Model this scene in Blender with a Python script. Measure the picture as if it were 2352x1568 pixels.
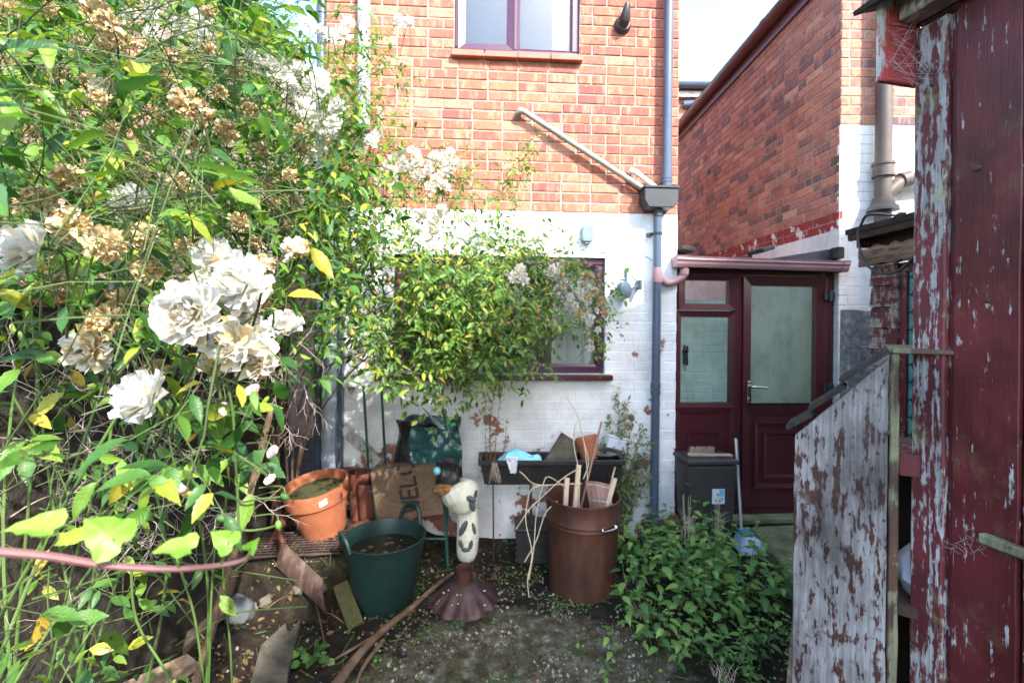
import bpy, bmesh, math, random
import numpy as np
from mathutils import Vector, Matrix, Euler, noise as mnoise

random.seed(7)
RNG = np.random.default_rng(11)
R = math.radians
SC = bpy.context.scene
COL = SC.collection
for o in list(bpy.data.objects):
    bpy.data.objects.remove(o)

# ------------------------------------------------------------------ camera
F, CX, HY, CAMZ, ROLL = 1091.0, 1176.0, 735.0, 1.65, R(-0.6)   # in pixels of a 2352 wide picture
cam = bpy.data.cameras.new('camera')
cam.sensor_width = 36.0
cam.lens = 36.0 * F / 2352.0
cam.shift_y = -(784.0 - HY) / 2352.0
cam.clip_start, cam.clip_end = 0.02, 400.0
cam.dof.use_dof = True
cam.dof.focus_distance = 1.15
cam.dof.aperture_fstop = 5.0
camo = bpy.data.objects.new('camera', cam)
COL.objects.link(camo)
camo.matrix_world = Matrix.Translation((0, 0, CAMZ)) @ Matrix.Rotation(ROLL, 4, 'Y') @ Matrix.Rotation(math.pi / 2, 4, 'X')
SC.camera = camo

# ------------------------------------------------------------------ sky, sun, exposure
SUN_EL, SUN_AZ = R(40), R(148)          # azimuth clockwise from +Y: behind the camera, to the right
world = bpy.data.worlds.new('World')
SC.world = world
world.use_nodes = True
wn = world.node_tree
sky = wn.nodes.new('ShaderNodeTexSky')
sky.sky_type = 'NISHITA'
sky.sun_disc = False
sky.sun_elevation = SUN_EL
sky.sun_rotation = SUN_AZ
sky.air_density, sky.dust_density, sky.ozone_density = 1.0, 1.6, 1.0
wn.nodes['Background'].inputs['Strength'].default_value = 0.15
wn.links.new(sky.outputs[0], wn.nodes['Background'].inputs['Color'])
sun = bpy.data.lights.new('sun', 'SUN')
sun.energy = 2.1
sun.angle = R(1.0)
sun.color = (1.0, 0.955, 0.89)
suno = bpy.data.objects.new('sun', sun)
COL.objects.link(suno)
sv = Vector((math.sin(SUN_AZ) * math.cos(SUN_EL), math.cos(SUN_AZ) * math.cos(SUN_EL), math.sin(SUN_EL)))
suno.rotation_euler = (-sv).to_track_quat('-Z', 'Y').to_euler()
suno.location = (4, -6, 9)
SC.view_settings.view_transform = 'Standard'
SC.view_settings.look = 'None'
SC.view_settings.gamma = 1.0
SC.view_settings.use_curve_mapping = False
SC.view_settings.exposure = 2.65
SC.render.engine = 'CYCLES'
SC.cycles.max_bounces = 10
SC.cycles.transparent_max_bounces = 12

# ------------------------------------------------------------------ helpers
RX, UX = (math.cos(ROLL), -math.sin(ROLL)), (math.sin(ROLL), math.cos(ROLL))
def ray(vx, vy):
    a, b = (vx - CX) / F, -(vy - HY) / F
    return Vector((a * RX[0] + b * UX[0], 1.0, a * RX[1] + b * UX[1]))
def P(vx, vy, D):
    d = ray(vx, vy)
    return Vector((d.x * D, D, CAMZ + d.z * D))
def proj(p):
    x, z = p[0] / p[1], (p[2] - CAMZ) / p[1]
    a = x * RX[0] + z * RX[1]
    b = x * UX[0] + z * UX[1]
    return CX + a * F, HY - b * F
def smooth(a, b, x):
    t = min(1, max(0, (x - a) / (b - a)))
    return t * t * (3 - 2 * t)

MW = {}                                   # world matrix of every object made here
def tag(o, label=None, cat=None, group=None, kind=None):
    if label: o['label'] = label
    if cat: o['category'] = cat
    if group: o['group'] = group
    if kind: o['kind'] = kind
    return o
def thing(name, label, cat, loc=(0, 0, 0), rot=0.0, group=None):
    o = bpy.data.objects.new(name, None)
    o.empty_display_size = 0.1
    COL.objects.link(o)
    M = Matrix.Translation(loc) @ Matrix.Rotation(rot, 4, 'Z')
    o.matrix_world = M
    MW[o] = M
    return tag(o, label, cat, group)
def link(name, me, parent=None, M=None):
    """object from mesh data; M is its world matrix (identity = parent's frame)"""
    o = bpy.data.objects.new(name, me)
    COL.objects.link(o)
    if parent is not None:
        o.parent = parent
        if M is None:
            MW[o] = MW[parent]
        else:
            o.matrix_basis = MW[parent].inverted() @ M
            MW[o] = M
    else:
        MW[o] = M if M is not None else Matrix.Identity(4)
        o.matrix_world = MW[o]
    return o

class MB:
    """collects shapes in world (or the given local) coordinates"""
    def __init__(s):
        s.v, s.f = [], []
    def add(s, vs, fs, M=None):
        n = len(s.v)
        s.v += [tuple(M @ Vector(p)) if M is not None else tuple(p) for p in vs]
        s.f += [tuple(i + n for i in f) for f in fs]
        return s
    def box(s, x0, x1, y0, y1, z0, z1, M=None):
        return s.add([(x0, y0, z0), (x1, y0, z0), (x1, y1, z0), (x0, y1, z0), (x0, y0, z1), (x1, y0, z1), (x1, y1, z1), (x0, y1, z1)],
                     [(0, 3, 2, 1), (4, 5, 6, 7), (0, 1, 5, 4), (1, 2, 6, 5), (2, 3, 7, 6), (3, 0, 4, 7)], M)
    def prism(s, poly, y0, y1, M=None):
        """poly in (x, z), counterclockwise seen from -y, extruded y0..y1"""
        n = len(poly)
        vs = [(x, y0, z) for x, z in poly] + [(x, y1, z) for x, z in poly]
        fs = [tuple(range(n)), tuple(range(2 * n - 1, n - 1, -1))]
        fs += [(i, i + n, (i + 1) % n + n, (i + 1) % n) for i in range(n)]
        return s.add(vs, fs, M)
    def tube(s, pts, r, seg=8, cap=True, M=None):
        pts = [Vector(p) for p in pts]
        rs = r if isinstance(r, (list, tuple)) else [r] * len(pts)
        vs, fs = [], []
        t0 = (pts[1] - pts[0]).normalized()
        nrm = t0.orthogonal().normalized()
        for i, p in enumerate(pts):
            t = (pts[min(i + 1, len(pts) - 1)] - pts[max(i - 1, 0)])
            t = t.normalized() if t.length > 1e-9 else t0
            nrm = (nrm - t * nrm.dot(t))
            nrm = nrm.normalized() if nrm.length > 1e-6 else t.orthogonal().normalized()
            b = t.cross(nrm)
            for k in range(seg):
                a = 2 * math.pi * k / seg
                vs.append(p + (nrm * math.cos(a) + b * math.sin(a)) * rs[i])
        for i in range(len(pts) - 1):
            for k in range(seg):
                k2 = (k + 1) % seg
                fs.append((i * seg + k, i * seg + k2, (i + 1) * seg + k2, (i + 1) * seg + k))
        if cap:
            fs.append(tuple(range(seg - 1, -1, -1)))
            fs.append(tuple((len(pts) - 1) * seg + k for k in range(seg)))
        return s.add(vs, fs, M)
    def lathe(s, prof, seg=24, M=None, cap0=False, cap1=False, wob=None):
        """prof = [(r, z)...] round the z axis"""
        vs, fs = [], []
        for i, (r, z) in enumerate(prof):
            for k in range(seg):
                a = 2 * math.pi * k / seg
                q = wob(i, a) if wob else 1.0
                vs.append((r * q * math.cos(a), r * q * math.sin(a), z))
        for i in range(len(prof) - 1):
            for k in range(seg):
                k2 = (k + 1) % seg
                fs.append((i * seg + k, i * seg + k2, (i + 1) * seg + k2, (i + 1) * seg + k))
        if cap0: fs.append(tuple(range(seg - 1, -1, -1)))
        if cap1: fs.append(tuple((len(prof) - 1) * seg + k for k in range(seg)))
        return s.add(vs, fs, M)
    def grid(s, fn, nu, nv, M=None):
        vs = [fn(i / nu, j / nv) for j in range(nv + 1) for i in range(nu + 1)]
        fs = [(j * (nu + 1) + i, j * (nu + 1) + i + 1, (j + 1) * (nu + 1) + i + 1, (j + 1) * (nu + 1) + i) for j in range(nv) for i in range(nu)]
        return s.add(vs, fs, M)
    def mesh(s, name, mat, smooth_=False, bevel=0.0, solid=0.0, local=None, fixn=True):
        me = bpy.data.meshes.new(name)
        vs = s.v
        if local is not None:
            inv = local.inverted()
            vs = [inv @ Vector(p) for p in vs]
        me.from_pydata([tuple(p) for p in vs], [], s.f)
        if bevel or fixn or solid:
            bm = bmesh.new(); bm.from_mesh(me)
            if fixn: bmesh.ops.recalc_face_normals(bm, faces=bm.faces)
            if solid: bmesh.ops.solidify(bm, geom=bm.faces[:], thickness=solid)
            if bevel:
                es = [e for e in bm.edges if len(e.link_faces) == 2 and e.calc_face_angle(0) > 0.5]
                bmesh.ops.bevel(bm, geom=es, offset=bevel, segments=1, affect='EDGES', profile=0.5)
            bm.to_mesh(me); bm.free()
        if smooth_:
            me.polygons.foreach_set('use_smooth', [True] * len(me.polygons))
            try: me.set_sharp_from_angle(angle=R(40))
            except Exception: pass
        me.materials.append(mat)
        me.update()
        return me
    def build(s, name, mat, parent=None, smooth_=False, bevel=0.0, solid=0.0, world_=True, fixn=True):
        loc = MW[parent] if (parent is not None and world_) else None
        return link(name, s.mesh(name, mat, smooth_, bevel, solid, loc, fixn), parent)

def catmull(pts, n=8):
    pts = [Vector(p) for p in pts]
    q = [pts[0] * 2 - pts[1]] + pts + [pts[-1] * 2 - pts[-2]]
    out = []
    for i in range(1, len(q) - 2):
        for k in range(n):
            t = k / n
            a, b, c, d = q[i - 1], q[i], q[i + 1], q[i + 2]
            out.append(0.5 * ((2 * b) + (c - a) * t + (2 * a - 5 * b + 4 * c - d) * t * t + (3 * b - a - 3 * c + d) * t ** 3))
    out.append(pts[-1])
    return out
def frame_to(d, up=Vector((0, 0, 1))):
    """rotation matrix with local x along d, z near up"""
    x = Vector(d).normalized()
    y = up.cross(x)
    if y.length < 1e-4: y = Vector((0, 1, 0))
    y.normalize()
    z = x.cross(y)
    return Matrix((x, y, z)).transposed()
def swarm(name, tv, tf, mats44, mat, parent=None, kind='stuff', smooth_=False, uv=None):
    """one mesh holding a template once for every 4x4 matrix (numpy array n,4,4), given in world coordinates"""
    A = np.asarray(mats44, dtype=np.float64)
    if parent is not None:
        A = np.array(MW[parent].inverted()) @ A
    tv = np.asarray(tv, dtype=np.float64); tf = np.asarray(tf, dtype=np.int64)
    n, m = len(A), len(tv)
    V = np.einsum('nij,mj->nmi', A[:, :3, :3], tv) + A[:, None, :3, 3]
    Fc = (tf[None, :, :] + (np.arange(n) * m)[:, None, None]).reshape(-1, tf.shape[1])
    me = bpy.data.meshes.new(name)
    me.vertices.add(n * m); me.vertices.foreach_set('co', V.reshape(-1).astype(np.float32))
    k = tf.shape[1]
    me.loops.add(len(Fc) * k); me.loops.foreach_set('vertex_index', Fc.reshape(-1).astype(np.int32))
    me.polygons.add(len(Fc)); me.polygons.foreach_set('loop_start', (np.arange(len(Fc)) * k).astype(np.int32))
    me.polygons.foreach_set('use_smooth', np.full(len(Fc), bool(smooth_)))
    me.update(calc_edges=True)
    if uv is not None:
        lay = me.uv_layers.new(name='UVMap')
        lay.data.foreach_set('uv', np.tile(np.asarray(uv)[tf.reshape(-1)], (n, 1)).reshape(-1).astype(np.float32))
    me.materials.append(mat)
    o = link(name, me, parent)
    if kind: o['kind'] = kind
    return o
def m44(p, rot3, s=1.0):
    sx, sy, sz = (s, s, s) if not isinstance(s, (tuple, list)) else s
    return Matrix.Translation(p) @ rot3.to_4x4() @ Matrix.Diagonal((sx, sy, sz, 1))

# ------------------------------------------------------------------ materials
def nodes(name):
    m = bpy.data.materials.new(name); m.use_nodes = True
    nt = m.node_tree
    return m, nt, nt.nodes['Principled BSDF'], nt.nodes.new, nt.links.new
def ramp(nt, stops, src):
    r = nt.nodes.new('ShaderNodeValToRGB')
    e = r.color_ramp.elements
    while len(e) < len(stops): e.new(0.5)
    for i, (p, c) in enumerate(stops):
        e[i].position = p; e[i].color = (*c, 1)
    nt.links.new(src, r.inputs[0])
    return r.outputs[0]
def coords(nt, kind='Object', scale=(1, 1, 1)):
    if kind == 'World':
        g = nt.nodes.new('ShaderNodeNewGeometry'); out = g.outputs['Position']
    else:
        g = nt.nodes.new('ShaderNodeTexCoord'); out = g.outputs[kind]
    mp = nt.nodes.new('ShaderNodeMapping'); mp.inputs['Scale'].default_value = scale
    nt.links.new(out, mp.inputs[0])
    return mp.outputs[0]
def nz(nt, co, scale, detail=5, rough=0.6, dist=0.0):
    n = nt.nodes.new('ShaderNodeTexNoise')
    n.inputs['Scale'].default_value = scale; n.inputs['Detail'].default_value = detail
    n.inputs['Roughness'].default_value = rough; n.inputs['Distortion'].default_value = dist
    nt.links.new(co, n.inputs['Vector'])
    return n.outputs[0]
def math_(nt, op, a, b=0.0, c=None):
    n = nt.nodes.new('ShaderNodeMath'); n.operation = op
    for i, q in enumerate((a, b, c)):
        if q is None: continue
        if isinstance(q, (int, float)): n.inputs[i].default_value = q
        else: nt.links.new(q, n.inputs[i])
    return n.outputs[0]
def mixc(nt, fac, a, b, mode='MIX'):
    n = nt.nodes.new('ShaderNodeMix'); n.data_type = 'RGBA'; n.blend_type = mode
    for i, q in ((0, fac), (6, a), (7, b)):
        if isinstance(q, (int, float)): n.inputs[i].default_value = q
        elif isinstance(q, tuple): n.inputs[i].default_value = (*q, 1)
        else: nt.links.new(q, n.inputs[i])
    return n.outputs[2]
def bump(nt, h, strength, dist=0.01):
    b = nt.nodes.new('ShaderNodeBump'); b.inputs['Strength'].default_value = strength; b.inputs['Distance'].default_value = dist
    nt.links.new(h, b.inputs['Height'])
    return b.outputs[0]
def rnd(nt):
    """0..1, one value for each object and each loose piece"""
    a = nt.nodes.new('ShaderNodeObjectInfo').outputs['Random']
    b = nt.nodes.new('ShaderNodeNewGeometry').outputs['Random Per Island']
    return math_(nt, 'FRACT', math_(nt, 'ADD', a, b))
def mat(name, cols, scale=6, rough=0.75, bmp=0.25, bscale=60, metal=0.0, spec=0.4, co='World', stretch=(1, 1, 1), bdist=0.004, detail=6, rvar=0.15, rand=0.0):
    m, nt, bs, N, L = nodes(name)
    c = coords(nt, co, stretch)
    n1 = nz(nt, c, scale, detail)
    if rand:
        n1 = math_(nt, 'ADD', math_(nt, 'MULTIPLY', n1, 1 - rand), math_(nt, 'MULTIPLY', rnd(nt), rand))
    k = len(cols)
    stops = [(0.5 + (i / (k - 1) - 0.5) * (0.42 + 0.5 * rand), q) for i, q in enumerate(cols)] if k > 1 else [(0, cols[0]), (1, cols[0])]
    L(ramp(nt, stops, n1), bs.inputs['Base Color'])
    n2 = nz(nt, c, bscale, 4)
    L(math_(nt, 'ADD', math_(nt, 'MULTIPLY', n2, rvar), rough - rvar / 2), bs.inputs['Roughness'])
    bs.inputs['Metallic'].default_value = metal
    bs.inputs['Specular IOR Level'].default_value = spec
    if bmp: L(bump(nt, n2, bmp, bdist), bs.inputs['Normal'])
    return m

def brick_mat(name, cols, soot=0.5):
    m, nt, bs, N, L = nodes(name)
    r = rnd(nt)
    c = coords(nt, 'World')
    n = len(cols)
    base = ramp(nt, [(i / (n - 1), q) for i, q in enumerate(cols)], r)
    # kiln streaks: paler bands down a brick, shifted from brick to brick
    g = N('ShaderNodeNewGeometry')
    vm = N('ShaderNodeVectorMath'); vm.operation = 'ADD'
    cb = N('ShaderNodeCombineXYZ'); L(math_(nt, 'MULTIPLY', r, 37.0), cb.inputs[0]); L(math_(nt, 'MULTIPLY', r, 11.0), cb.inputs[2])
    L(g.outputs['Position'], vm.inputs[0]); L(cb.outputs[0], vm.inputs[1])
    mp = N('ShaderNodeMapping'); mp.inputs['Scale'].default_value = (1, 1, 0.2); L(vm.outputs[0], mp.inputs[0])
    st = nz(nt, mp.outputs[0], 17, 5, 0.7)
    pale = mixc(nt, ramp(nt, [(0.50, (0, 0, 0)), (0.66, (0.75, 0.75, 0.75))], st), base, (0.52, 0.29, 0.18))
    blot = nz(nt, vm.outputs[0], 26, 6, 0.7)
    pale = mixc(nt, ramp(nt, [(0.52, (0, 0, 0)), (0.66, (0.6, 0.6, 0.6))], blot), pale, (0.17, 0.07, 0.06))
    sp = ramp(nt, [(0.55, (0, 0, 0)), (0.68, (soot, soot, soot))], nz(nt, c, 3.6, 9, 0.75))
    dark = mixc(nt, sp, pale, (0.055, 0.035, 0.04))
    fine = nz(nt, c, 120, 4)
    col = mixc(nt, 0.5, dark, ramp(nt, [(0.3, (0.45, 0.45, 0.45)), (0.7, (1.35, 1.3, 1.25))], fine), 'MULTIPLY')
    wp = ramp(nt, [(0.68, (0, 0, 0)), (0.74, (0.8, 0.8, 0.8))], nz(nt, c, 15, 5, 0.65))
    col = mixc(nt, wp, col, (0.62, 0.52, 0.45))
    L(col, bs.inputs['Base Color'])
    bs.inputs['Roughness'].default_value = 0.85
    bs.inputs['Specular IOR Level'].default_value = 0.25
    L(bump(nt, math_(nt, 'ADD', fine, nz(nt, c, 30, 4)), 0.5, 0.004), bs.inputs['Normal'])
    return m

def paint_mat(name, white, under, lo=0.2, hi=2.2, base=0.44, gain=0.2, under2=(0.30, 0.22, 0.17), scale=4.0):
    """flaking masonry paint; flakes come off more towards the damp bottom of the wall"""
    m, nt, bs, N, L = nodes(name)
    c = coords(nt, 'World')
    z = N('ShaderNodeSeparateXYZ'); L(coords(nt, 'World'), z.inputs[0])
    mr = N('ShaderNodeMapRange'); mr.inputs[1].default_value = lo; mr.inputs[2].default_value = hi
    mr.inputs[3].default_value = gain; mr.inputs[4].default_value = 0.0
    L(z.outputs[2], mr.inputs[0])
    n = nz(nt, c, scale, 8, 0.62)
    k = math_(nt, 'ADD', math_(nt, 'ADD', n, mr.outputs[0]), 0.0)
    t = ramp(nt, [(1 - base - 0.008, (0, 0, 0)), (1 - base + 0.008, (1, 1, 1))], k)
    r = rnd(nt)
    und = mixc(nt, ramp(nt, [(0.35, (0, 0, 0)), (0.65, (1, 1, 1))], nz(nt, c, 13, 5)), under, under2)
    und = mixc(nt, math_(nt, 'MULTIPLY', r, 0.35), und, (0.16, 0.05, 0.035))
    grime = ramp(nt, [(0.38, tuple(q * 0.72 for q in white)), (0.58, white)], nz(nt, c, 2.3, 8, 0.7))
    stain = mixc(nt, ramp(nt, [(0.62, (0, 0, 0)), (0.8, (0.5, 0.5, 0.5))], nz(nt, coords(nt, 'World', (1, 1, 0.25)), 6, 6)), grime, (0.42, 0.40, 0.33))
    L(mixc(nt, t, stain, und), bs.inputs['Base Color'])
    bs.inputs['Roughness'].default_value = 0.8
    bs.inputs['Specular IOR Level'].default_value = 0.3
    h = math_(nt, 'SUBTRACT', nz(nt, c, 45, 4), math_(nt, 'MULTIPLY', t, 1.2))
    L(bump(nt, h, 0.6, 0.004), bs.inputs['Normal'])
    return m

def wood_mat(name, paint, bare, base=0.5, grain=(1, 1, 0.06), scale=30, rough=0.75, moss=0.0, blotch=3.0, under=(0.07, 0.05, 0.04), wts=(.40, .42, .34), stain=.5, fls=38):
    """old painted timber: paint worn through along the grain to a weathered surface"""
    m, nt, bs, N, L = nodes(name)
    c0 = coords(nt, 'World'); c = coords(nt, 'World', grain)
    g = nz(nt, c, scale, 6, 0.65, 0.4)
    b = nz(nt, c0, blotch, 7, 0.6)
    fl = nz(nt, coords(nt, 'World', (1, 1, 0.35)), fls, 6, 0.62)
    k = math_(nt, 'ADD', math_(nt, 'ADD', math_(nt, 'MULTIPLY', g, wts[0]), math_(nt, 'MULTIPLY', b, wts[1])), math_(nt, 'MULTIPLY', fl, wts[2]))
    t = ramp(nt, [(base - 0.012, (0, 0, 0)), (base + 0.022, (1, 1, 1))], k)
    pv = mixc(nt, ramp(nt, [(0.35, (0, 0, 0)), (0.7, (1, 1, 1))], nz(nt, c0, 7, 5)), paint, tuple(q * 0.55 for q in paint))
    bw = mixc(nt, ramp(nt, [(0.38, (0, 0, 0)), (0.62, (1, 1, 1))], nz(nt, c, scale * 2.2, 4)), tuple(q * 0.62 for q in bare), bare)
    bw = mixc(nt, ramp(nt, [(0.60, (0, 0, 0)), (0.66, (0.9, 0.9, 0.9))], nz(nt, c0, 9, 6, 0.7)), bw, under)
    col = mixc(nt, t, pv, bw)
    sd = nz(nt, coords(nt, 'World', (1, 1, 0.5)), 4.5, 7, 0.65)
    col = mixc(nt, stain, col, ramp(nt, [(0.36, (0.22, 0.2, 0.18)), (0.58, (1.1, 1.1, 1.1))], sd), 'MULTIPLY')
    if moss:
        mk = ramp(nt, [(0.56, (0, 0, 0)), (0.68, (moss, moss, moss))], nz(nt, c0, 5.5, 7, 0.7))
        col = mixc(nt, mk, col, (0.30, 0.36, 0.16))
    L(col, bs.inputs['Base Color'])
    L(math_(nt, 'ADD', rough - 0.15, math_(nt, 'MULTIPLY', t, 0.25)), bs.inputs['Roughness'])
    bs.inputs['Specular IOR Level'].default_value = 0.4
    h = math_(nt, 'ADD', math_(nt, 'MULTIPLY', nz(nt, c, scale * 3, 3), 0.7), math_(nt, 'MULTIPLY', t, -0.5))
    L(bump(nt, h, 0.55, 0.003), bs.inputs['Normal'])
    return m

def leaf_mat(name, stops, spots=0.0, trans=0.35, rough=0.42, veins=True):
    m, nt, bs, N, L = nodes(name)
    r = rnd(nt)
    col = ramp(nt, stops, r)
    c = coords(nt, 'World')
    v = nz(nt, c, 60, 3)
    col = mixc(nt, 0.35, col, ramp(nt, [(0.3, (0.6, 0.6, 0.6)), (0.7, (1.3, 1.3, 1.2))], v), 'MULTIPLY')
    h = v
    if veins:
        uvn = N('ShaderNodeTexCoord'); sx = N('ShaderNodeSeparateXYZ'); L(uvn.outputs['UV'], sx.inputs[0])
        av = math_(nt, 'ABSOLUTE', sx.outputs[1])
        side = math_(nt, 'SINE', math_(nt, 'MULTIPLY', math_(nt, 'SUBTRACT', sx.outputs[0], math_(nt, 'MULTIPLY', av, 0.16)), 52.0))
        ve = ramp(nt, [(0.78, (0, 0, 0)), (0.98, (1, 1, 1))], math_(nt, 'ADD', math_(nt, 'MULTIPLY', side, 0.5), 0.5))
        mid = ramp(nt, [(0.03, (1, 1, 1)), (0.09, (0, 0, 0))], av)
        line = math_(nt, 'MAXIMUM', math_(nt, 'MULTIPLY', ve, 0.35), math_(nt, 'MULTIPLY', mid, 0.8))
        col = mixc(nt, math_(nt, 'MULTIPLY', line, 0.55), col, mixc(nt, 1.0, col, (1.9, 1.7, 1.8), 'MULTIPLY'))
        h = math_(nt, 'SUBTRACT', math_(nt, 'MULTIPLY', v, 0.5), line)
    if spots:
        k = math_(nt, 'ADD', nz(nt, c, 75, 5, 0.65), math_(nt, 'MULTIPLY', r, 0.10))
        col = mixc(nt, ramp(nt, [(0.63, (0, 0, 0)), (0.68, (spots, spots, spots))], k), col, (0.07, 0.045, 0.02))
    L(col, bs.inputs['Base Color'])
    bs.inputs['Roughness'].default_value = rough
    bs.inputs['Specular IOR Level'].default_value = 0.45
    tr = N('ShaderNodeBsdfTranslucent')
    L(mixc(nt, 1.0, col, (1.25, 1.3, 0.6) if veins else (1, 1, 1), 'MULTIPLY'), tr.inputs['Color'])
    mx = N('ShaderNodeMixShader'); mx.inputs[0].default_value = trans
    L(bs.outputs[0], mx.inputs[1]); L(tr.outputs[0], mx.inputs[2])
    L(mx.outputs[0], nt.nodes['Material Output'].inputs['Surface'])
    L(bump(nt, h, 0.45, 0.0015), bs.inputs['Normal'])
    return m

def glass_mat(name, tint=(0.95, 0.98, 0.97), refl=1.0, rough=0.0, ior=1.5):
    m, nt, bs, N, L = nodes(name)
    nt.nodes.remove(bs)
    fr = N('ShaderNodeFresnel'); fr.inputs[0].default_value = ior
    t = N('ShaderNodeBsdfTransparent'); t.inputs[0].default_value = (*tint, 1)
    g = N('ShaderNodeBsdfGlossy'); g.inputs['Roughness'].default_value = rough
    mx = N('ShaderNodeMixShader')
    L(math_(nt, 'MINIMUM', math_(nt, 'MULTIPLY', fr.outputs[0], refl), 1.0), mx.inputs[0])
    L(t.outputs[0], mx.inputs[1]); L(g.outputs[0], mx.inputs[2])
    L(mx.outputs[0], nt.nodes['Material Output'].inputs['Surface'])
    return m

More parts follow.
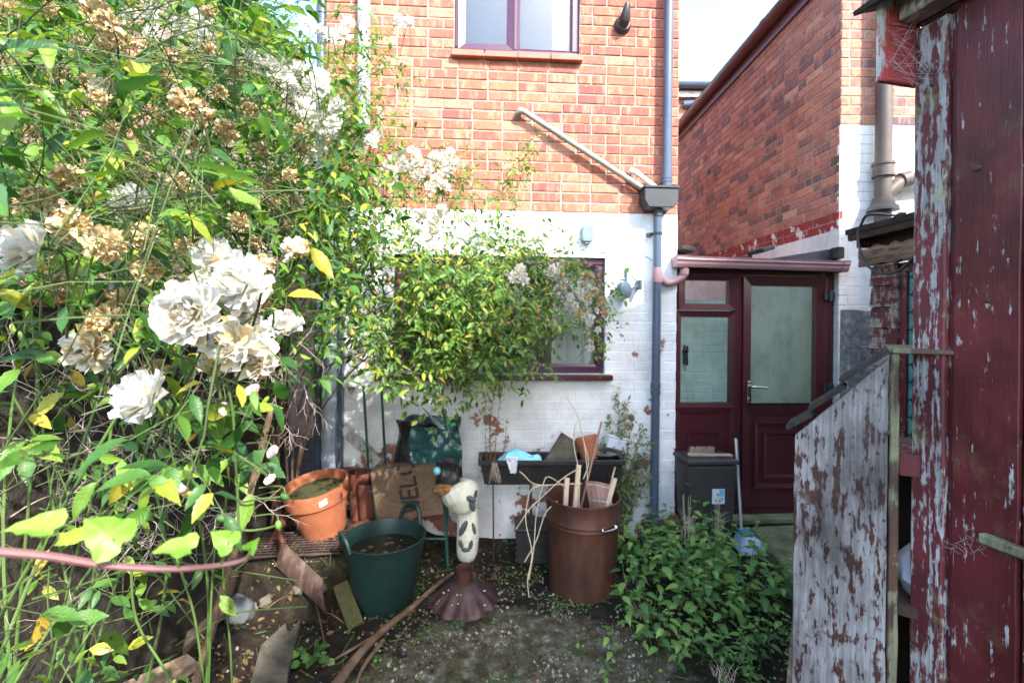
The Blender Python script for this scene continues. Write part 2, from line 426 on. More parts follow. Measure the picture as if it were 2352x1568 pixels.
BR_COLS = [(0.22, 0.08, 0.07), (0.34, 0.105, 0.07), (0.39, 0.125, 0.078), (0.33, 0.095, 0.068), (0.42, 0.155, 0.09), (0.37, 0.115, 0.085), (0.46, 0.23, 0.15)]
BR_COLS2 = [(0.12, 0.085, 0.10), (0.42, 0.165, 0.12), (0.50, 0.21, 0.145), (0.18, 0.105, 0.11), (0.52, 0.235, 0.15), (0.44, 0.18, 0.14), (0.58, 0.33, 0.23), (0.13, 0.09, 0.105), (0.46, 0.19, 0.145), (0.30, 0.14, 0.12), (0.54, 0.24, 0.16)]
M_ = dict(
    brick=brick_mat('house_brick', BR_COLS, 0.6),
    brick2=brick_mat('wing_brick', BR_COLS2, 0.45),
    mortar=mat('lime_mortar', [(0.20, 0.155, 0.12), (0.35, 0.285, 0.23), (0.45, 0.38, 0.315)], 9, 0.9, 0.5, 120),
    white=paint_mat('white_masonry_paint', (0.80, 0.81, 0.80), (0.33, 0.10, 0.06), 0.1, 1.35, 0.315, 0.19),
    white2=paint_mat('white_wing_paint', (0.80, 0.79, 0.74), (0.33, 0.10, 0.06), 0.2, 2.0, 0.26, 0.1),
    redpaint=paint_mat('red_masonry_paint', (0.33, 0.045, 0.04), (0.80, 0.78, 0.74), 2.1, 2.66, 0.34, 0.24, under2=(0.78, 0.75, 0.7), scale=9),
    greenwall=paint_mat('mint_wall_paint', (0.72, 0.92, 0.84), (0.6, 0.8, 0.72), 0.2, 2.0, 0.2, 0.0),
    upvc=mat('rosewood_upvc', [(0.048, 0.0105, 0.014), (0.068, 0.015, 0.019)], 4, 0.32, 0.12, 300, spec=0.5, stretch=(1, 1, 0.08)),
    upvc2=mat('purple_brown_upvc', [(0.042, 0.010, 0.034), (0.056, 0.014, 0.044)], 4, 0.32, 0.08, 300, spec=0.5),
    gutter=mat('faded_brown_plastic', [(0.20, 0.115, 0.125), (0.28, 0.17, 0.185)], 5, 0.38, 0.1, 90),
    browngutter=mat('dark_brown_gutter', [(0.10, 0.045, 0.045), (0.15, 0.075, 0.08)], 3, 0.3, 0.1, 60),
    pipe=mat('blue_grey_pipe', [(0.045, 0.065, 0.10), (0.085, 0.11, 0.155)], 5, 0.3, 0.12, 50, stretch=(1, 1, .3)),
    hopper=mat('hopper_plastic', [(0.022, 0.026, 0.033), (0.036, 0.040, 0.048)], 5, 0.45, 0.1, 90),
    waste=mat('grey_waste_pipe', [(0.17, 0.19, 0.165), (0.28, 0.285, 0.24)], 8, 0.5, 0.2, 60),
    cream=mat('cream_waste_pipe', [(0.55, 0.50, 0.36), (0.66, 0.62, 0.5)], 9, 0.5, 0.2, 60),
    whitepipe=mat('white_pipe', [(0.26, 0.31, 0.38), (0.36, 0.41, 0.47)], 5, 0.4, 0.1, 60),
    soil=mat('flaking_soil_pipe', [(0.055, 0.046, 0.042), (0.095, 0.073, 0.06), (0.14, 0.108, 0.09)], 4, 0.55, 0.25, 40, stretch=(1, 1, .5)),
    black=mat('black_plastic', [(0.012, 0.012, 0.014), (0.024, 0.024, 0.026)], 8, 0.38, 0.1, 90),
    trough=mat('black_trough_plastic', [(0.016, 0.015, 0.016), (0.034, 0.031, 0.03)], 8, 0.42, 0.15, 60),
    cable=mat('black_cable', [(0.012, 0.013, 0.016), (0.03, 0.035, 0.05)], 8, 0.4, 0.05, 90),
    thinwire=mat('grey_wire', [(0.3, 0.3, 0.3), (0.42, 0.42, 0.42)], 8, 0.5, 0.05, 90),
    jbox=mat('pale_grey_box', [(0.11, 0.16, 0.18), (0.15, 0.20, 0.22)], 8, 0.45, 0.08, 90),
    slate=mat('blue_grey_plastic', [(0.05, 0.085, 0.11), (0.075, 0.115, 0.14)], 8, 0.45, 0.08, 90),
    clay=mat('clay_sill_tile', [(0.30, 0.08, 0.055), (0.42, 0.13, 0.085)], 9, 0.6, 0.25, 90),
    terra=mat('terracotta', [(0.21, 0.065, 0.032), (0.31, 0.10, 0.045), (0.37, 0.145, 0.075)], 6, 0.75, 0.25, 70),
    terradk=mat('damp_terracotta', [(0.085, 0.028, 0.02), (0.17, 0.055, 0.032)], 6, 0.75, 0.25, 70),
    compost=mat('compost', [(0.018, 0.016, 0.008), (0.07, 0.075, 0.02)], 12, 0.95, 0.9, 60, bdist=0.02),
    rust=mat('rusty_steel', [(0.04, 0.018, 0.012), (0.095, 0.038, 0.024), (0.15, 0.065, 0.042)], 6, 0.6, 0.4, 90, metal=0.25, stretch=(1, 1, .35)),
    rustdk=mat('dark_rusty_steel', [(0.03, 0.018, 0.017), (0.065, 0.036, 0.032), (0.105, 0.064, 0.058)], 7, 0.55, 0.4, 80, metal=0.25),
    shovel=mat('shovel_rust', [(0.045, 0.025, 0.019), (0.075, 0.044, 0.034), (0.17, 0.13, 0.105)], 22, 0.65, 0.4, 110, metal=0.1, stretch=(1, 1, .5)),
    chrome=mat('bright_metal', [(0.55, 0.55, 0.56), (0.7, 0.7, 0.7)], 8, 0.25, 0.05, 90, metal=1.0),
    alu=mat('aluminium_tube', [(0.58, 0.60, 0.62), (0.72, 0.73, 0.74)], 8, 0.35, 0.05, 90, metal=0.7),
    tub=mat('dark_green_tub', [(0.008, 0.026, 0.023), (0.014, 0.042, 0.036)], 6, 0.42, 0.15, 60, spec=0.5),
    chair=mat('green_painted_tube', [(0.012, 0.06, 0.05), (0.025, 0.09, 0.075)], 8, 0.4, 0.1, 90),
    water=mat('murky_water', [(0.010, 0.009, 0.006), (0.016, 0.014, 0.009)], 3, 0.05, 0.05, 9, spec=0.5, rvar=0.02),
    coir=mat('coir_mat', [(0.10, 0.066, 0.040), (0.19, 0.13, 0.082)], 70, 0.95, 1.0, 260, bdist=0.006),
    coirink=mat('black_mat_print', [(0.02, 0.017, 0.015), (0.05, 0.04, 0.03)], 60, 0.95, 1.0, 260, bdist=0.006),
    bagblack=mat('black_bin_bag', [(0.012, 0.013, 0.014), (0.02, 0.022, 0.024)], 6, 0.28, 0.5, 14, spec=0.6, bdist=0.01),
    baggreen=mat('dark_green_bag', [(0.018, 0.070, 0.068), (0.03, 0.105, 0.10)], 6, 0.24, 0.5, 14, spec=0.6, bdist=0.01),
    lime=mat('bright_green_plastic', [(0.03, 0.45, 0.10), (0.05, 0.55, 0.14)], 6, 0.35, 0.05, 60),
    yellow=mat('yellow_packet', [(0.55, 0.45, 0.03), (0.65, 0.5, 0.05)], 6, 0.35, 0.1, 60),
    cyan=mat('turquoise_cloth', [(0.16, 0.55, 0.66), (0.28, 0.68, 0.78)], 9, 0.6, 0.2, 60),
    film=mat('clear_film', [(0.55, 0.58, 0.64), (0.7, 0.72, 0.76)], 9, 0.2, 0.3, 30),
    ornw=mat('ornament_white', [(0.40, 0.41, 0.24), (0.66, 0.66, 0.52), (0.76, 0.75, 0.66)], 10, 0.55, 0.25, 60),
    orng=mat('ornament_grey', [(0.05, 0.06, 0.062), (0.10, 0.115, 0.115)], 10, 0.55, 0.25, 60),
    ornb=mat('ornament_brown', [(0.16, 0.07, 0.02), (0.40, 0.22, 0.09)], 30, 0.9, 0.9, 90),
    soilg=None,
    stone=mat('mossy_stone', [(0.035, 0.033, 0.024), (0.085, 0.076, 0.056), (0.14, 0.128, 0.10)], 9, 0.9, 0.6, 50, bdist=0.01),
    greystone=mat('blue_grey_stone', [(0.06, 0.066, 0.075), (0.11, 0.12, 0.13)], 9, 0.85, 0.5, 50),
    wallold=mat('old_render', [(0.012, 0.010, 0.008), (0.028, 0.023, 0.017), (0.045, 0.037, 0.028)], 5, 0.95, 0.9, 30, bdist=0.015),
    pebble=mat('pebbles', [(0.05, 0.042, 0.03), (0.14, 0.12, 0.085), (0.40, 0.365, 0.30), (0.12, 0.085, 0.055), (0.20, 0.175, 0.13)], 9, 0.85, 0.3, 90, rand=0.85),
    litter=mat('dead_leaves', [(0.022, 0.014, 0.008), (0.075, 0.042, 0.018), (0.15, 0.09, 0.038), (0.10, 0.052, 0.024)], 9, 0.85, 0.3, 90, rand=0.85),
    petalbits=mat('fallen_petals', [(0.6, 0.58, 0.5), (0.78, 0.77, 0.72)], 9, 0.8, 0.1, 90, rand=0.8),
    slab=mat('mossy_concrete', [(0.07, 0.085, 0.035), (0.17, 0.185, 0.085), (0.24, 0.23, 0.15)], 6, 0.95, 0.6, 70),
    moss=mat('mossy_block', [(0.030, 0.036, 0.012), (0.065, 0.07, 0.024), (0.10, 0.075, 0.035)], 12, 0.95, 0.6, 60),
    concrete=mat('lichened_concrete', [(0.08, 0.08, 0.07), (0.20, 0.20, 0.185), (0.36, 0.36, 0.33)], 22, 0.9, 0.5, 60),
    felt=mat('roofing_felt', [(0.009, 0.009, 0.009), (0.026, 0.025, 0.023), (0.05, 0.048, 0.042)], 14, 0.95, 0.9, 120, bdist=0.006),
    rotwood=mat('rotten_wood', [(0.06, 0.04, 0.026), (0.20, 0.14, 0.09), (0.38, 0.30, 0.22)], 13, 0.9, 0.8, 70, stretch=(1, 0.12, 1.6), bdist=0.008),
    drywood=mat('split_kindling', [(0.50, 0.36, 0.22), (0.66, 0.52, 0.36), (0.60, 0.47, 0.36)], 16, 0.75, 0.3, 70, stretch=(1, 1, .1)),
    pinkwood=mat('pinkish_slats', [(0.26, 0.15, 0.12), (0.38, 0.24, 0.19)], 14, 0.7, 0.3, 70, stretch=(1, 1, .15)),
    branch=mat('fallen_branch', [(0.055, 0.032, 0.018), (0.13, 0.08, 0.048), (0.22, 0.15, 0.10)], 14, 0.85, 0.6, 60),
    straw=mat('dry_stems', [(0.45, 0.36, 0.22), (0.62, 0.53, 0.38)], 14, 0.8, 0.2, 70),
    brownstem=mat('brown_dead_stem', [(0.12, 0.06, 0.03), (0.22, 0.12, 0.06)], 14, 0.8, 0.2, 70),
    cane=mat('green_cane', [(0.04, 0.085, 0.02), (0.075, 0.14, 0.03), (0.09, 0.11, 0.04)], 5, 0.55, 0.1, 70),
    twig=mat('twigs', [(0.045, 0.055, 0.02), (0.065, 0.11, 0.025), (0.10, 0.10, 0.05)], 4, 0.7, 0.1, 70, rand=0.5),
    deadtwig=mat('bare_twigs', [(0.24, 0.19, 0.15), (0.42, 0.36, 0.31)], 9, 0.8, 0.2, 70),
    rosehip=mat('rose_hips', [(0.45, 0.06, 0.02), (0.55, 0.12, 0.03)], 9, 0.4, 0.1, 70),
    bin=mat('grey_brown_caddy', [(0.035, 0.033, 0.030), (0.06, 0.056, 0.05)], 6, 0.5, 0.15, 60),
    binlid=mat('caddy_lid', [(0.022, 0.021, 0.021), (0.04, 0.038, 0.037)], 6, 0.45, 0.15, 60),
    sticker=mat('pale_label', [(0.50, 0.66, 0.74), (0.75, 0.80, 0.82)], 55, 0.5, 0.05, 60),
    stickercyan=mat('cyan_label_print', [(0.10, 0.45, 0.62), (0.2, 0.55, 0.7)], 30, 0.5, 0.05, 60),
    ink=mat('dark_print', [(0.04, 0.04, 0.05), (0.08, 0.08, 0.09)], 30, 0.5, 0.05, 60),
    brushwood=mat('brush_wood', [(0.30, 0.22, 0.15), (0.42, 0.33, 0.24)], 14, 0.7, 0.2, 70),
    bristle=mat('brush_bristles', [(0.35, 0.24, 0.17), (0.50, 0.37, 0.28)], 60, 0.85, 0.2, 70),
    bluepl=mat('pale_blue_plastic', [(0.42, 0.50, 0.60), (0.55, 0.62, 0.70)], 14, 0.5, 0.1, 70),
    tealpl=mat('teal_plastic', [(0.05, 0.19, 0.27), (0.09, 0.26, 0.34)], 14, 0.5, 0.1, 70),
    lacecurtain=mat('lace_curtain', [(0.70, 0.74, 0.76), (0.80, 0.82, 0.83)], 14, 0.85, 0.2, 70, stretch=(1, 1, .05)),
    curtain=mat('net_curtain', [(0.34, 0.39, 0.42), (0.44, 0.48, 0.50)], 14, 0.85, 0.2, 70, stretch=(1, 1, .05)),
    blind=mat('pale_blue_blind', [(0.018, 0.085, 0.18), (0.026, 0.105, 0.21)], 4, 0.8, 0.1, 70),
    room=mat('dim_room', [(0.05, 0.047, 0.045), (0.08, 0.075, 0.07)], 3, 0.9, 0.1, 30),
    mug=mat('white_pot', [(0.6, 0.6, 0.56), (0.7, 0.7, 0.66)], 14, 0.5, 0.1, 70),
    wicker=mat('wicker', [(0.16, 0.11, 0.07), (0.32, 0.24, 0.16)], 60, 0.85, 0.6, 120),
    rooft=mat('roof_tiles', [(0.10, 0.07, 0.065), (0.18, 0.12, 0.10)], 9, 0.85, 0.5, 60),
    poly=glass_mat('clear_roof_sheet', (0.95, 0.98, 0.96), 0.7),
    glass=glass_mat('window_glass', (0.97, 0.99, 0.985), 1.15),
    leadglass=mat('green_leaded_glass', [(0.05, 0.22, 0.20), (0.12, 0.34, 0.30)], 12, 0.15, 0.1, 30, spec=0.6),
    postpaint=wood_mat('worn_shed_post', (0.15, 0.030, 0.035), (0.46, 0.45, 0.445), 0.572, scale=60, moss=0.55, blotch=2.4, wts=(.46, .26, .42), stain=.5, fls=70),
    boardpaint=wood_mat('maroon_shed_board', (0.135, 0.022, 0.026), (0.50, 0.49, 0.48), 0.655, scale=60, wts=(.40, .28, .48), stain=.6, fls=70, moss=0.12, blotch=3.2, rough=0.6),
    panelpaint=wood_mat('peeling_store_panel', (0.075, 0.03, 0.024), (0.30, 0.292, 0.29), 0.505, scale=55, moss=0.0, blotch=2.2, rough=0.62, wts=(.36, .22, .52), stain=.9, fls=62),
    fasciap=wood_mat('pink_red_fascia', (0.46, 0.075, 0.075), (0.52, 0.54, 0.50), 0.60, scale=20, moss=0.5, blotch=5),
    shiplap=wood_mat('worn_shiplap', (0.13, 0.035, 0.035), (0.36, 0.31, 0.27), 0.575, grain=(1, .06, 1), scale=30, blotch=6),
    greybeam=wood_mat('grey_rafter', (0.30, 0.27, 0.23), (0.52, 0.50, 0.46), 0.55, grain=(.3, .06, .3), scale=30, blotch=6),
    batten=wood_mat('mossy_batten', (0.10, 0.055, 0.035), (0.22, 0.22, 0.13), 0.56, scale=30, moss=0.6, blotch=6),
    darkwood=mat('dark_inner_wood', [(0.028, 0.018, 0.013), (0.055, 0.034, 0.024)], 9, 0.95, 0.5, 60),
    web=mat('cobweb', [(0.55, 0.55, 0.58), (0.7, 0.7, 0.72)], 9, 0.7, 0.0, 60),
    rose=leaf_mat('rose_leaf', [(0.0, (0.022, 0.075, 0.022)), (0.35, (0.045, 0.135, 0.02)), (0.65, (0.10, 0.21, 0.022)), (0.9, (0.20, 0.30, 0.03)), (1.0, (0.36, 0.32, 0.04))]),
    rosespot=leaf_mat('spotted_rose_leaf', [(0.0, (0.03, 0.10, 0.022)), (0.5, (0.075, 0.18, 0.028)), (0.82, (0.17, 0.27, 0.035)), (0.93, (0.40, 0.36, 0.03)), (1.0, (0.36, 0.22, 0.04))], 0.9),
    rambler=leaf_mat('rambler_leaf', [(0.0, (0.04, 0.10, 0.02)), (0.4, (0.085, 0.185, 0.028)), (0.75, (0.155, 0.275, 0.04)), (0.92, (0.24, 0.33, 0.045)), (0.97, (0.42, 0.36, 0.04)), (1.0, (0.30, 0.18, 0.07))], 0.3),
    ivy=leaf_mat('ivy_leaf', [(0.0, (0.12, 0.30, 0.03)), (1.0, (0.20, 0.40, 0.05))], 0.0, 0.45),
    nettle=leaf_mat('nettle_leaf', [(0.0, (0.06, 0.155, 0.045)), (0.5, (0.135, 0.28, 0.07)), (1.0, (0.26, 0.42, 0.10))], 0.0, 0.35, 0.5),
    weed=leaf_mat('weed_leaf', [(0.0, (0.035, 0.10, 0.03)), (0.6, (0.09, 0.21, 0.04)), (1.0, (0.18, 0.32, 0.06))], 0.0, 0.3, 0.5),
    shrub=leaf_mat('wall_shrub_leaf', [(0.0, (0.04, 0.09, 0.045)), (0.7, (0.09, 0.15, 0.06)), (1.0, (0.26, 0.20, 0.07))], 0.0, 0.25, 0.6),
    petal=leaf_mat('white_petal', [(0.0, (0.80, 0.80, 0.76)), (0.7, (0.82, 0.82, 0.80)), (1.0, (0.80, 0.72, 0.52))], 0.0, 0.3, 0.6, veins=False),
    petalc=leaf_mat('cream_petal', [(0.0, (0.80, 0.74, 0.58)), (0.6, (0.78, 0.64, 0.38)), (1.0, (0.58, 0.36, 0.13))], 0.0, 0.3, 0.7, veins=False),
    dried=leaf_mat('dried_petal', [(0.0, (0.42, 0.27, 0.11)), (0.35, (0.64, 0.48, 0.24)), (0.7, (0.76, 0.62, 0.38)), (0.93, (0.80, 0.72, 0.52)), (1.0, (0.20, 0.11, 0.05))], 0.0, 0.2, 0.85, veins=False),
    bud=leaf_mat('rose_bud', [(0.0, (0.70, 0.38, 0.38)), (1.0, (0.80, 0.68, 0.58))], 0.0, 0.2, 0.6, veins=False),
)

class Frame:
    """a vertical plane: origin on the ground, x along the wall to the right, y into the wall"""
    def __init__(s, x, y, ang):
        s.o, s.a = Vector((x, y, 0)), ang
        s.M = Matrix.Translation(s.o) @ Matrix.Rotation(ang, 4, 'Z')
        s.u, s.n = Vector((math.cos(ang), math.sin(ang), 0)), Vector((-math.sin(ang), math.cos(ang), 0))
    def uz(s, vx, vy, dep=0.0):
        d = ray(vx, vy)
        t = (s.o + s.n * dep).dot(s.n) / d.dot(s.n)
        p = d * t
        return (p - s.o).dot(s.u), CAMZ + p.z
    def w(s, u, v, z):
        return s.M @ Vector((u, v, z))

# ------------------------------------------------------------------ ground
def gh(x, y):
    """height of the garden soil"""
    bank = 0.24 * smooth(2.62, 2.78, y + 0.06 * math.sin(x * 9)) * smooth(0.55, 0.95, -x)
    bank2 = 0.08 * smooth(2.9, 3.3, y) * smooth(0.2, 0.8, -x) * (1 - smooth(0.55, 0.95, -x))
    left = 0.10 * smooth(0.9, 1.5, -x) * (1 - smooth(2.3, 2.6, y))
    n = mnoise.noise(Vector((x * 2.1, y * 2.1, 0))) * 0.022 + mnoise.noise(Vector((x * 7, y * 7, 3))) * 0.010 + mnoise.noise(Vector((x * 19, y * 19, 5))) * 0.005
    f = 1 - smooth(3.5, 4.2, abs(x)) if abs(x) > 3.5 else 1.0
    if y < -1.5 or y > 4.2: f = 0
    return (bank + bank2 + left + n) * f
def ground_mat():
    m, nt, bs, N, L = nodes('garden_soil')
    c = coords(nt, 'World')
    soil = ramp(nt, [(0.32, (0.007, 0.0055, 0.004)), (0.5, (0.020, 0.015, 0.010)), (0.62, (0.045, 0.034, 0.021)), (0.72, (0.10, 0.078, 0.05))], nz(nt, c, 11, 9, 0.75))
    grit = ramp(nt, [(0.33, (0.03, 0.026, 0.015)), (0.47, (0.085, 0.076, 0.042)), (0.57, (0.17, 0.155, 0.105)), (0.66, (0.38, 0.36, 0.32))], nz(nt, c, 13, 10, 0.78))
    sp = N('ShaderNodeSeparateXYZ'); L(c, sp.inputs[0])
    dx = math_(nt, 'POWER', math_(nt, 'DIVIDE', math_(nt, 'SUBTRACT', sp.outputs[0], 0.12), 0.85), 2.0)
    dy = math_(nt, 'POWER', math_(nt, 'DIVIDE', math_(nt, 'SUBTRACT', sp.outputs[1], 2.0), 0.75), 2.0)
    k = math_(nt, 'SUBTRACT', math_(nt, 'ADD', nz(nt, c, 4, 6, 0.7), 0.42), math_(nt, 'MULTIPLY', math_(nt, 'ADD', dx, dy), 0.5))
    col = mixc(nt, ramp(nt, [(0.42, (0, 0, 0)), (0.58, (1, 1, 1))], k), soil, grit)
    mo = ramp(nt, [(0.56, (0, 0, 0)), (0.68, (0.7, 0.7, 0.7))], nz(nt, c, 6, 7, 0.7))
    col = mixc(nt, mo, col, (0.06, 0.075, 0.02))
    L(col, bs.inputs['Base Color'])
    bs.inputs['Roughness'].default_value = 0.95
    bs.inputs['Specular IOR Level'].default_value = 0.25
    L(bump(nt, math_(nt, 'ADD', nz(nt, c, 60, 6, 0.7), nz(nt, c, 200, 3)), 0.9, 0.012), bs.inputs['Normal'])
    return m
xs = np.concatenate([[-60, -30, -15, -8, -5, -3.5], np.arange(-2.6, 3.01, 0.03), [3.6, 5, 8, 15, 30, 60]])
ys = np.concatenate([[-60, -30, -12, -5, -2, -1.2], np.arange(0.6, 4.11, 0.03), [4.5, 6, 9, 15, 30, 60]])
b = MB()
b.v = [(x, y, gh(x, y)) for y in ys for x in xs]
nx = len(xs)
b.f = [(j * nx + i, j * nx + i + 1, (j + 1) * nx + i + 1, (j + 1) * nx + i) for j in range(len(ys) - 1) for i in range(nx - 1)]
tag(b.build('ground', ground_mat(), smooth_=True, fixn=False), 'dark damp garden soil with gritty mossy patch', None, None, 'structure')

# ------------------------------------------------------------------ brick laying
def lay(x0, x1, z0, z1, holes=(), seed=1, header=0.2):
    rr = random.Random(seed)
    out = []
    n = int(round((z1 - z0) / 0.075))
    for i in range(n):
        za = z0 + i * 0.075
        x = x1 + (0.0 if i % 2 == 0 else 0.1125) - rr.uniform(0, 0.01)
        while x > x0:
            L = 0.1025 if rr.random() < header else 0.215
            a, c = max(x0, x - L), min(x1, x)
            x -= L + 0.0105
            segs = [(a, c)]
            for (h0, h1, g0, g1) in holes:
                if za + 0.065 > g0 and za < g1:
                    ns = []
                    for (p, q) in segs:
                        if q <= h0 or p >= h1: ns.append((p, q)); continue
                        if p < h0: ns.append((p, h0 - 0.004))
                        if q > h1: ns.append((h1 + 0.004, q))
                    segs = ns
            for (p, q) in segs:
                if q - p > 0.03: out.append(((p + q) / 2, za + 0.0325, q - p, i))
    return out
def brick_mesh(L, mt, seed):
    rr = random.Random(seed)
    b = MB().box(-L / 2, L / 2, 0, 0.03, -0.0325, 0.0325)
    me = b.mesh('brick', mt, bevel=0.004)
    for v in me.vertices:
        v.co.x += rr.uniform(-.0016, .0016); v.co.z += rr.uniform(-.0016, .0016)
        if v.co.y < 0.01: v.co.y += rr.uniform(-.0012, .0012)
    return me
BOXV = [(-.5, 0, -.5), (.5, 0, -.5), (.5, 0, .5), (-.5, 0, .5), (-.5, 1, -.5), (.5, 1, -.5), (.5, 1, .5), (-.5, 1, .5)]
BOXF = [(0, 1, 2, 3), (1, 5, 6, 2), (5, 4, 7, 6), (4, 0, 3, 7), (3, 2, 6, 7), (4, 5, 1, 0)]
def place_bricks(parent, items, mt, limit, name='brick', proud=0.007, vis=None, fill=1.0, jit=1.0):
    """items: (world matrix of the face frame, x, z, length); the largest in view become objects, the rest one part"""
    ms = {True: [brick_mesh(0.215, mt, 10 + k) for k in range(4)], False: [brick_mesh(0.1025, mt, 30 + k) for k in range(4)]}
    sc = []
    for it in items:
        M, x, z, L = it
        p = M @ Vector((x, 0, z))
        ok = p.y > 0.3
        if ok:
            vx, vy = proj(p)
            ok = -40 < vx < 2400 and -60 < vy < 1600 and (vis is None or vis(vx, vy))
        sc.append((1 / p.length if ok else 0, it))
    sc.sort(key=lambda q: -q[0])
    rest = []
    k = 0
    for s, (M, x, z, L) in sc:
        pr = proud + random.uniform(-.002, .002) * jit
        if s > 0 and k < limit:
            big = L > 0.15
            me = random.choice(ms[big])
            T = M @ Matrix.Translation((x, -pr, z)) @ Matrix.Rotation(random.uniform(-.006, .006) * jit, 4, 'Y') @ Matrix.Diagonal(((L + .010 * (fill - 1) / .12) / (0.215 if big else 0.1025), 1, fill, 1))
            link(name, me, parent, T); k += 1
        else:
            rest.append(np.array(M @ Matrix.Translation((x, -pr, z)) @ Matrix.Diagonal((L + .010 * (fill - 1) / .12, 0.03, 0.065 * fill, 1))))
    if rest:
        swarm(name, BOXV, BOXF, rest, mt, parent)
    return k
def slab_holes(b, x0, x1, z0, z1, y0, y1, holes):
    """wall slab with rectangular openings, from butted boxes"""
    xsn = sorted({x0, x1} | {h for q in holes for h in q[:2]})
    for a, c in zip(xsn[:-1], xsn[1:]):
        zs = [z0]
        for (h0, h1, g0, g1) in sorted(holes, key=lambda q: q[2]):
            if h0 <= a + 1e-6 and h1 >= c - 1e-6:
                b.box(a, c, y0, y1, zs[-1], g0); zs.append(g1)
        b.box(a, c, y0, y1, zs[-1], z1)
    return b

# ------------------------------------------------------------------ house
HF = Frame(1.265, 3.66, R(3.5))
HW = -2.66
house = thing('brick_house', 'red brick house with white painted ground floor and maroon framed windows', 'house', HF.o, HF.a)
zpaint = round((2.50) / 0.075) * 0.075
ua, zb = HF.uz(1043, 120); ub, _ = HF.uz(1331, 125)
UW = (ua, ub, zb, zb + 1.15)
la, ltop = HF.uz(905, 590); lb, _ = HF.uz(1390, 700); lbot = HF.uz(1250, 858)[1]; ltop = HF.uz(1300, 590)[1]
LW = (la, lb, lbot, ltop)
TOPZ = 4.875
W_ = lambda b, n, m, p=house, **k: link(n, b.mesh(n, m, **{**dict(smooth_=False), **k}), p)
up = slab_holes(MB(), HW, 0, zpaint, TOPZ, 0.0, 0.22, [UW])
W_(up, 'wall_mortar', M_['mortar'])
lo = slab_holes(MB(), HW, 0, -0.3, zpaint, 0.0, 0.22, [LW])
W_(lo, 'painted_wall', M_['white'])
b = MB().box(-0.22, 0, 0.22, 4.2, -0.3, TOPZ).box(HW, HW + 0.22, 0.22, 4.2, -0.3, TOPZ).box(HW + .22, -.22, 4.0, 4.2, -.3, TOPZ)
W_(b, 'side_wall', M_['brick'])
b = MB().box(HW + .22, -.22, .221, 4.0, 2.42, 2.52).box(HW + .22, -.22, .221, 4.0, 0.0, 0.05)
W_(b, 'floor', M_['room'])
b = MB().prism([(HW - .2, TOPZ), (.2, TOPZ), (HW / 2, TOPZ + 1.2)], -0.15, 4.3)
W_(b, 'roof', M_['rooft'])
ups = [(HF.M, x, z, L) for (x, z, L, i) in lay(HW, 0, zpaint, TOPZ, [UW], 5)]
place_bricks(house, ups, M_['brick'], 300, vis=lambda vx, vy: vy > -5)
los = [(HF.M, x, z, L) for (x, z, L, i) in lay(HW, 0, -0.0, zpaint, [LW], 6)]
place_bricks(house, los, M_['white'], 260, 'painted_brick', 0.0016, vis=lambda vx, vy: vx > 760 and 465 < vy < 1210, fill=1.09, jit=.3)

def upvc_window(parent, w, sashes, mt, depth=0.07, fw=0.055, name='window', set_=0.03):
    """frame, sashes (x0,x1,z0,z1,opening?) each with its own pane; local wall coordinates"""
    x0, x1, z0, z1 = w
    b = MB()
    for q in ((x0, x1, z0, z0 + fw), (x0, x1, z1 - fw, z1)): b.box(q[0], q[1], set_, set_ + depth, q[2], q[3])
    for q in ((x0, x0 + fw), (x1 - fw, x1)): b.box(q[0], q[1], set_ + .001, set_ + depth - .001, z0 + fw, z1 - fw)
    win = W_(b, name, mt, parent, bevel=0.006)
    for (a, c, d, e, op) in sashes:
        y = set_ - (0.018 if op else -0.004)
        f = 0.05 if op else 0.022
        s = MB()
        # mitred sash: four bevelled bars
        o = [(a, d), (c, d), (c, e), (a, e)]; i_ = [(a + f, d + f), (c - f, d + f), (c - f, e - f), (a + f, e - f)]
        for k in range(4):
            k2 = (k + 1) % 4
            A, B_, C, D_ = o[k], o[k2], i_[k2], i_[k]
            s.add([(A[0], y, A[1]), (B_[0], y, B_[1]), (C[0], y + .012, C[1]), (D_[0], y + .012, D_[1]),
                   (A[0], set_ + .03, A[1]), (B_[0], set_ + .03, B_[1]), (C[0], set_ + .04, C[1]), (D_[0], set_ + .04, D_[1])],
                  [(0, 1, 2, 3), (4, 7, 6, 5), (0, 4, 5, 1), (2, 6, 7, 3), (1, 5, 6, 2), (0, 3, 7, 4)])
        sh = W_(s, 'sash', mt, win)
        g = MB().box(a + f - .004, c - f + .004, set_ + .020, set_ + .026, d + f - .004, e - f + .004)
        W_(g, 'pane', M_['glass'], sh)
    return win
mid = HF.uz(1181, 60)[0]
fw = 0.055
uw = upvc_window(house, UW, [(UW[0] + .03, mid - .002, UW[2] + .035, UW[3] - .04, True), (mid + .025, UW[1] - .045, UW[2] + .05, UW[3] - .05, False)], M_['upvc2'])
b = MB().box(mid - .001, mid + .030, .031, .099, UW[2] + fw, UW[3] - fw); W_(b, 'mullion', M_['upvc2'], uw, bevel=.004)
b = MB().box(UW[0] + .06, UW[1] - .06, .16, .165, UW[2] + .02, UW[3]); W_(b, 'blind', M_['blind'], uw)
b = MB().grid(lambda s, t: (UW[1] - .19 + s * .15, .145 + .008 * math.sin(s * 22), UW[2] + .03 + t * 1.05), 24, 1); W_(b, 'curtain', M_['curtain'], uw, smooth_=True)
n = 4
for k in range(n):
    x0 = UW[0] - .02 + (UW[1] - UW[0] + .04) * k / n; x1 = UW[0] - .02 + (UW[1] - UW[0] + .04) * (k + 1) / n
    b = MB().prism([(x0 + .003, zb - .05), (x1 - .003, zb - .05), (x1 - .003, zb - .004), (x0 + .003, zb - .004)], -.055, .03)
    W_(b, 'sill_tile', M_['clay'], bevel=.004)
